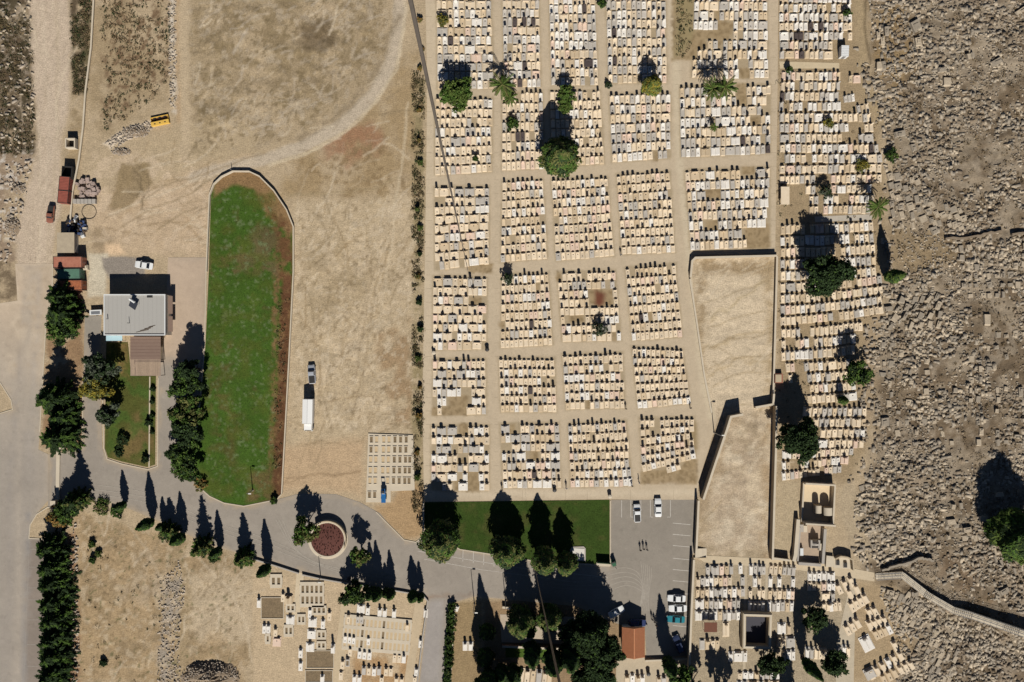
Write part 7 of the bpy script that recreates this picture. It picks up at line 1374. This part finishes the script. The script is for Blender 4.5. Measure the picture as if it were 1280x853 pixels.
# ------------------------------------------------------------------ people
M_skin = mat('skin', (.42, .26, .18), fine_amt=.03); M_hair = mat('hair', (.02, .016, .014), fine_amt=.1)
def body_mesh(pose):
    st = .22 if pose == 'walk' else .1
    J = [(0, 0, .95), (0, 0, 1.15), (0, .0, 1.38), (0, 0, 1.5), (0, .02, 1.58), (0, .03, 1.68), (0, .02, 1.76),
         (.1, 0, .9), (.11, st*.5+.03, .5), (.11, st*.6-.06, .09), (.11, st*.6+.1, .04), (-.1, 0, .9), (-.11, -st*.3+.04, .5), (-.11, -st-.02, .1), (-.11, -st+.13, .04),
         (.18, 0, 1.42), (.24, -.06, 1.14), (.25, .04, .9), (.25, .07, .8), (-.18, 0, 1.42), (-.24, .06, 1.14), (-.25, .16, .92), (-.25, .2, .83), (0, .12, 1.665)]
    E = [(0, 1), (1, 2), (2, 3), (3, 4), (4, 5), (5, 6), (0, 7), (7, 8), (8, 9), (9, 10), (0, 11), (11, 12), (12, 13), (13, 14), (2, 15), (15, 16), (16, 17), (17, 18), (2, 19), (19, 20), (20, 21), (21, 22), (5, 23)]
    rad = [.15, .135, .16, .062, .07, .1, .07, .1, .07, .05, .045, .1, .07, .05, .045, .075, .055, .042, .035, .075, .055, .042, .035, .03]
    me = bpy.data.meshes.new('body'); me.from_pydata(J, E, []); o = bpy.data.objects.new('body', me); COL.objects.link(o)
    sk = o.modifiers.new('skin', 'SKIN'); sk.use_smooth_shade = True; ss = o.modifiers.new('sub', 'SUBSURF'); ss.levels = 2; ss.render_levels = 2
    for i, r in enumerate(rad): me.skin_vertices[0].data[i].radius = (r*1.15, r*(.8 if i in (0, 1, 2) else 1.0)); me.skin_vertices[0].data[i].use_root = (i == 0)
    dg = bpy.context.evaluated_depsgraph_get(); m2 = bpy.data.meshes.new_from_object(o.evaluated_get(dg)); bpy.data.objects.remove(o); return m2
BM = {p: body_mesh(p) for p in ('walk', 'stand')}
SHIRT = {c: mat(c+'_cloth', C(*v), fine_amt=.08) for c, v in (('black', (52, 50, 52)), ('white', (216, 212, 206)), ('blue', (74, 86, 116)), ('grey', (120, 118, 116)), ('brown', (112, 88, 70)))}
def person(u, v, deg, top, legs, pose, label, z=.04):
    root = thing('person', label, 'person', W(u, v, z), R(deg)); me = BM[pose].copy(); me.materials.clear()
    for m in (M_skin, SHIRT[top], SHIRT[legs], SHIRT['black']): me.materials.append(m)
    mi = []
    for p in me.polygons:
        c = p.center; mi.append(0 if c.z > 1.5 else 1 if c.z > .95 and not (abs(c.x) > .2 and c.z < .95) else 0 if abs(c.x) > .19 and c.z > .72 else 2 if c.z > .12 else 3)
    me.polygons.foreach_set('material_index', mi); link('body', me, root)
    MB().lathe(0, .01, [(.105, 1.67), (.112, 1.73), (.09, 1.79), (.03, 1.82)], 14).build('hair', M_hair, root, smooth=True)
for k, (u, v, d, t, l, lb) in enumerate(((800, 687, 10, 'black', 'black', 'person in dark clothes, leftmost of three walking across the car park'), (804, 685.5, 0, 'black', 'grey', 'person in dark clothes, middle of three walking across the car park'), (808.3, 686.5, -8, 'grey', 'black', 'person in dark clothes, rightmost of three walking across the car park'),
    (814.5, 773, 160, 'black', 'black', 'person in dark clothes, uppermost of three beside the long cypress shadow'), (817.5, 776, 200, 'black', 'blue', 'person in dark clothes, middle of three beside the long cypress shadow'), (819.5, 780.5, 180, 'brown', 'black', 'person in brown, lowest of three beside the long cypress shadow'),
    (807.5, 778.5, 90, 'blue', 'black', 'person standing at the rear of the blue car by the orange roof'), (775.8, 319, 0, 'grey', 'black', 'person walking alone on the path between third and fourth plots'), (862.5, 510, 30, 'black', 'black', 'person at the lower right corner of the fourth plot, fifth tier'), (707.8, 610, 0, 'white', 'black', 'person in a white top between third plot and second plot, bottom'),
    (798.5, 603, 90, 'white', 'grey', 'person bending by the lower left corner of the last plot'), (782, 511, 0, 'black', 'grey', 'person in dark clothes on the path right of the third plot, fifth tier'), (627.5, 612, 0, 'black', 'black', 'person in dark clothes at the corner of the wide bottom path'), (789.5, 607, 0, 'black', 'grey', 'person in dark clothes standing at the lower right grave of the third plot'), (643, 788, 0, 'black', 'grey', ''))):
    if lb: person(u, v, d, t, l, 'walk' if 'walk' in lb else 'stand', lb)
# ------------------------------------------------------------------ cables held high over the place (the line the picture was flown on)
def cable(a, b, r0, label, sag=0.0):
    a = Vector(a); b = Vector(b); c = thing('kite_line', label, 'cable', (b.x, b.y, 0)); o_ = Vector((b.x, b.y, 0))
    MB().tube([a.lerp(b, t/24)-o_-Vector((0, 0, sag*math.sin(PI*t/24))) for t in range(25)], r0, 8).build('rope', mat('dark_rope', C(92, 84, 76), fine_amt=.1) if 'dark_rope' not in MATS else MATS['dark_rope'], c); MB().lathe(0, 0, [(.12, 0), (.1, .3), (.02, .4)], 10).build('peg', M_dmetal, c)
def ray(u, v, depth): p = W(u, v)*(depth/CAMH); return (p.x, p.y, CAMH-depth)
cable(ray(508, -24, 4.4), W(592, 372), .0135, 'dark kite line slanting across the upper cemetery from the top edge')
cable(ray(702, 866, 7.0), W(664, 690), .0125, 'thin brown kite line slanting over the courtyard to the bottom edge')
# ------------------------------------------------------------------ rubble heaps
def heap(u, v, w, l, h, label, n=220, m=None, seed=1):
    rr = random.Random(seed); root = thing('rubble_heap', label, 'rubble heap', W(u, v)); b = MB(); nn = 14; rings = 5
    vs = [(0, 0, h)]; 
    for i in range(1, rings+1):
        for k in range(nn): t = i/rings; a = 2*PI*k/nn; q = rr.uniform(.88, 1.12); vs.append((math.cos(a)*w/2*t*q, math.sin(a)*l/2*t*q, h*(1-t**1.5)*rr.uniform(.75, 1.15)-(.05 if i == rings else 0)))
    fs = [(0, 1+k, 1+(k+1) % nn) for k in range(nn)]+[(1+i*nn+k, 1+(i+1)*nn+k, 1+(i+1)*nn+(k+1) % nn, 1+i*nn+(k+1) % nn) for i in range(rings-1) for k in range(nn)]
    b.add(vs, fs).build('mound', mat('heap_soil', C(140, 122, 100), fine_amt=.25, bump=.6) if 'heap_soil' not in MATS else MATS['heap_soil'], root); s_ = MB()
    for i in range(n):
        a = rr.uniform(0, 2*PI); d = math.sqrt(rr.random()); z = h*(1-d**1.5); q = rr.uniform(.1, .34); s_.box(math.cos(a)*d*w/2, math.sin(a)*d*l/2, z-.1, z+rr.uniform(.05, .25), q, q*rr.uniform(.6, 1.6), rr.uniform(0, 3), tw=rr.uniform(.6, 1), tl=rr.uniform(.6, 1))
    o_ = s_.build('stones', m or M_rock, root); o_['kind'] = 'stuff'
heap(264, 846, 15, 8, 2.2, 'big grey rubble heap with a dark upper edge at the bottom of the bare field', 420, seed=2); heap(250, 838, 7, 4, 1.5, 'smaller rubble heap on the left shoulder of the big one', 130, seed=3)
heap(170, 165, 7, 3, .6, 'low spread of pale stones left of the yellow steel box', 160, seed=4); heap(16, 283, 4, 5, .9, 'pale rubble heap on the left verge of the dirt road', 100, seed=5); heap(24, 236, 3.4, 3, .8, 'small pale heap on the upper left verge', 70, seed=6); heap(66, 548, 1.8, 2.4, .7, 'whitish pile of stones between two conifers on the left verge', 40, seed=7)
heap(152, 190, 5, 2, .5, 'low heap of pale slabs below the stone line on the dirt', 80, seed=8); heap(1186, 757, 3, 4, .5, 'whitish bare mound below the ramp', 30, seed=9)
# ------------------------------------------------------------------ light, sky, camera
wd = bpy.data.worlds.new('World'); SC.world = wd; wd.use_nodes = True; nt = wd.node_tree; sky = nt.nodes.new('ShaderNodeTexSky'); sky.sky_type = 'NISHITA'; sky.sun_disc = False
sky.sun_elevation = SUN_EL; sky.sun_rotation = PI-.1; sky.altitude = 900; sky.air_density = .45; sky.dust_density = 0.0; sky.ozone_density = 2.5; nt.links.new(sky.outputs[0], nt.nodes['Background'].inputs[0]); nt.nodes['Background'].inputs[1].default_value = .05
sd = bpy.data.lights.new('Sun', 'SUN'); sd.energy = 5.0; sd.angle = R(.5); sd.color = (1, .965, .91); so = bpy.data.objects.new('Sun', sd); COL.objects.link(so)
dv = Vector((-.1, 1, 0)).normalized()*math.cos(SUN_EL)+Vector((0, 0, -math.sin(SUN_EL))); so.rotation_euler = dv.to_track_quat('-Z', 'Y').to_euler(); so.location = (0, -60, 120)
cd = bpy.data.cameras.new('Camera'); cam = bpy.data.objects.new('Camera', cd); COL.objects.link(cam); SC.camera = cam
cam.location = (0, 0, CAMH); cd.sensor_width = 36; cd.lens = 36*CAMH/(1280*S); cd.clip_start = .5; cd.clip_end = 8000
vs_ = SC.view_settings; vs_.view_transform = 'Standard'; vs_.look = 'None'; vs_.exposure = .45; vs_.gamma = 1; vs_.use_curve_mapping = False
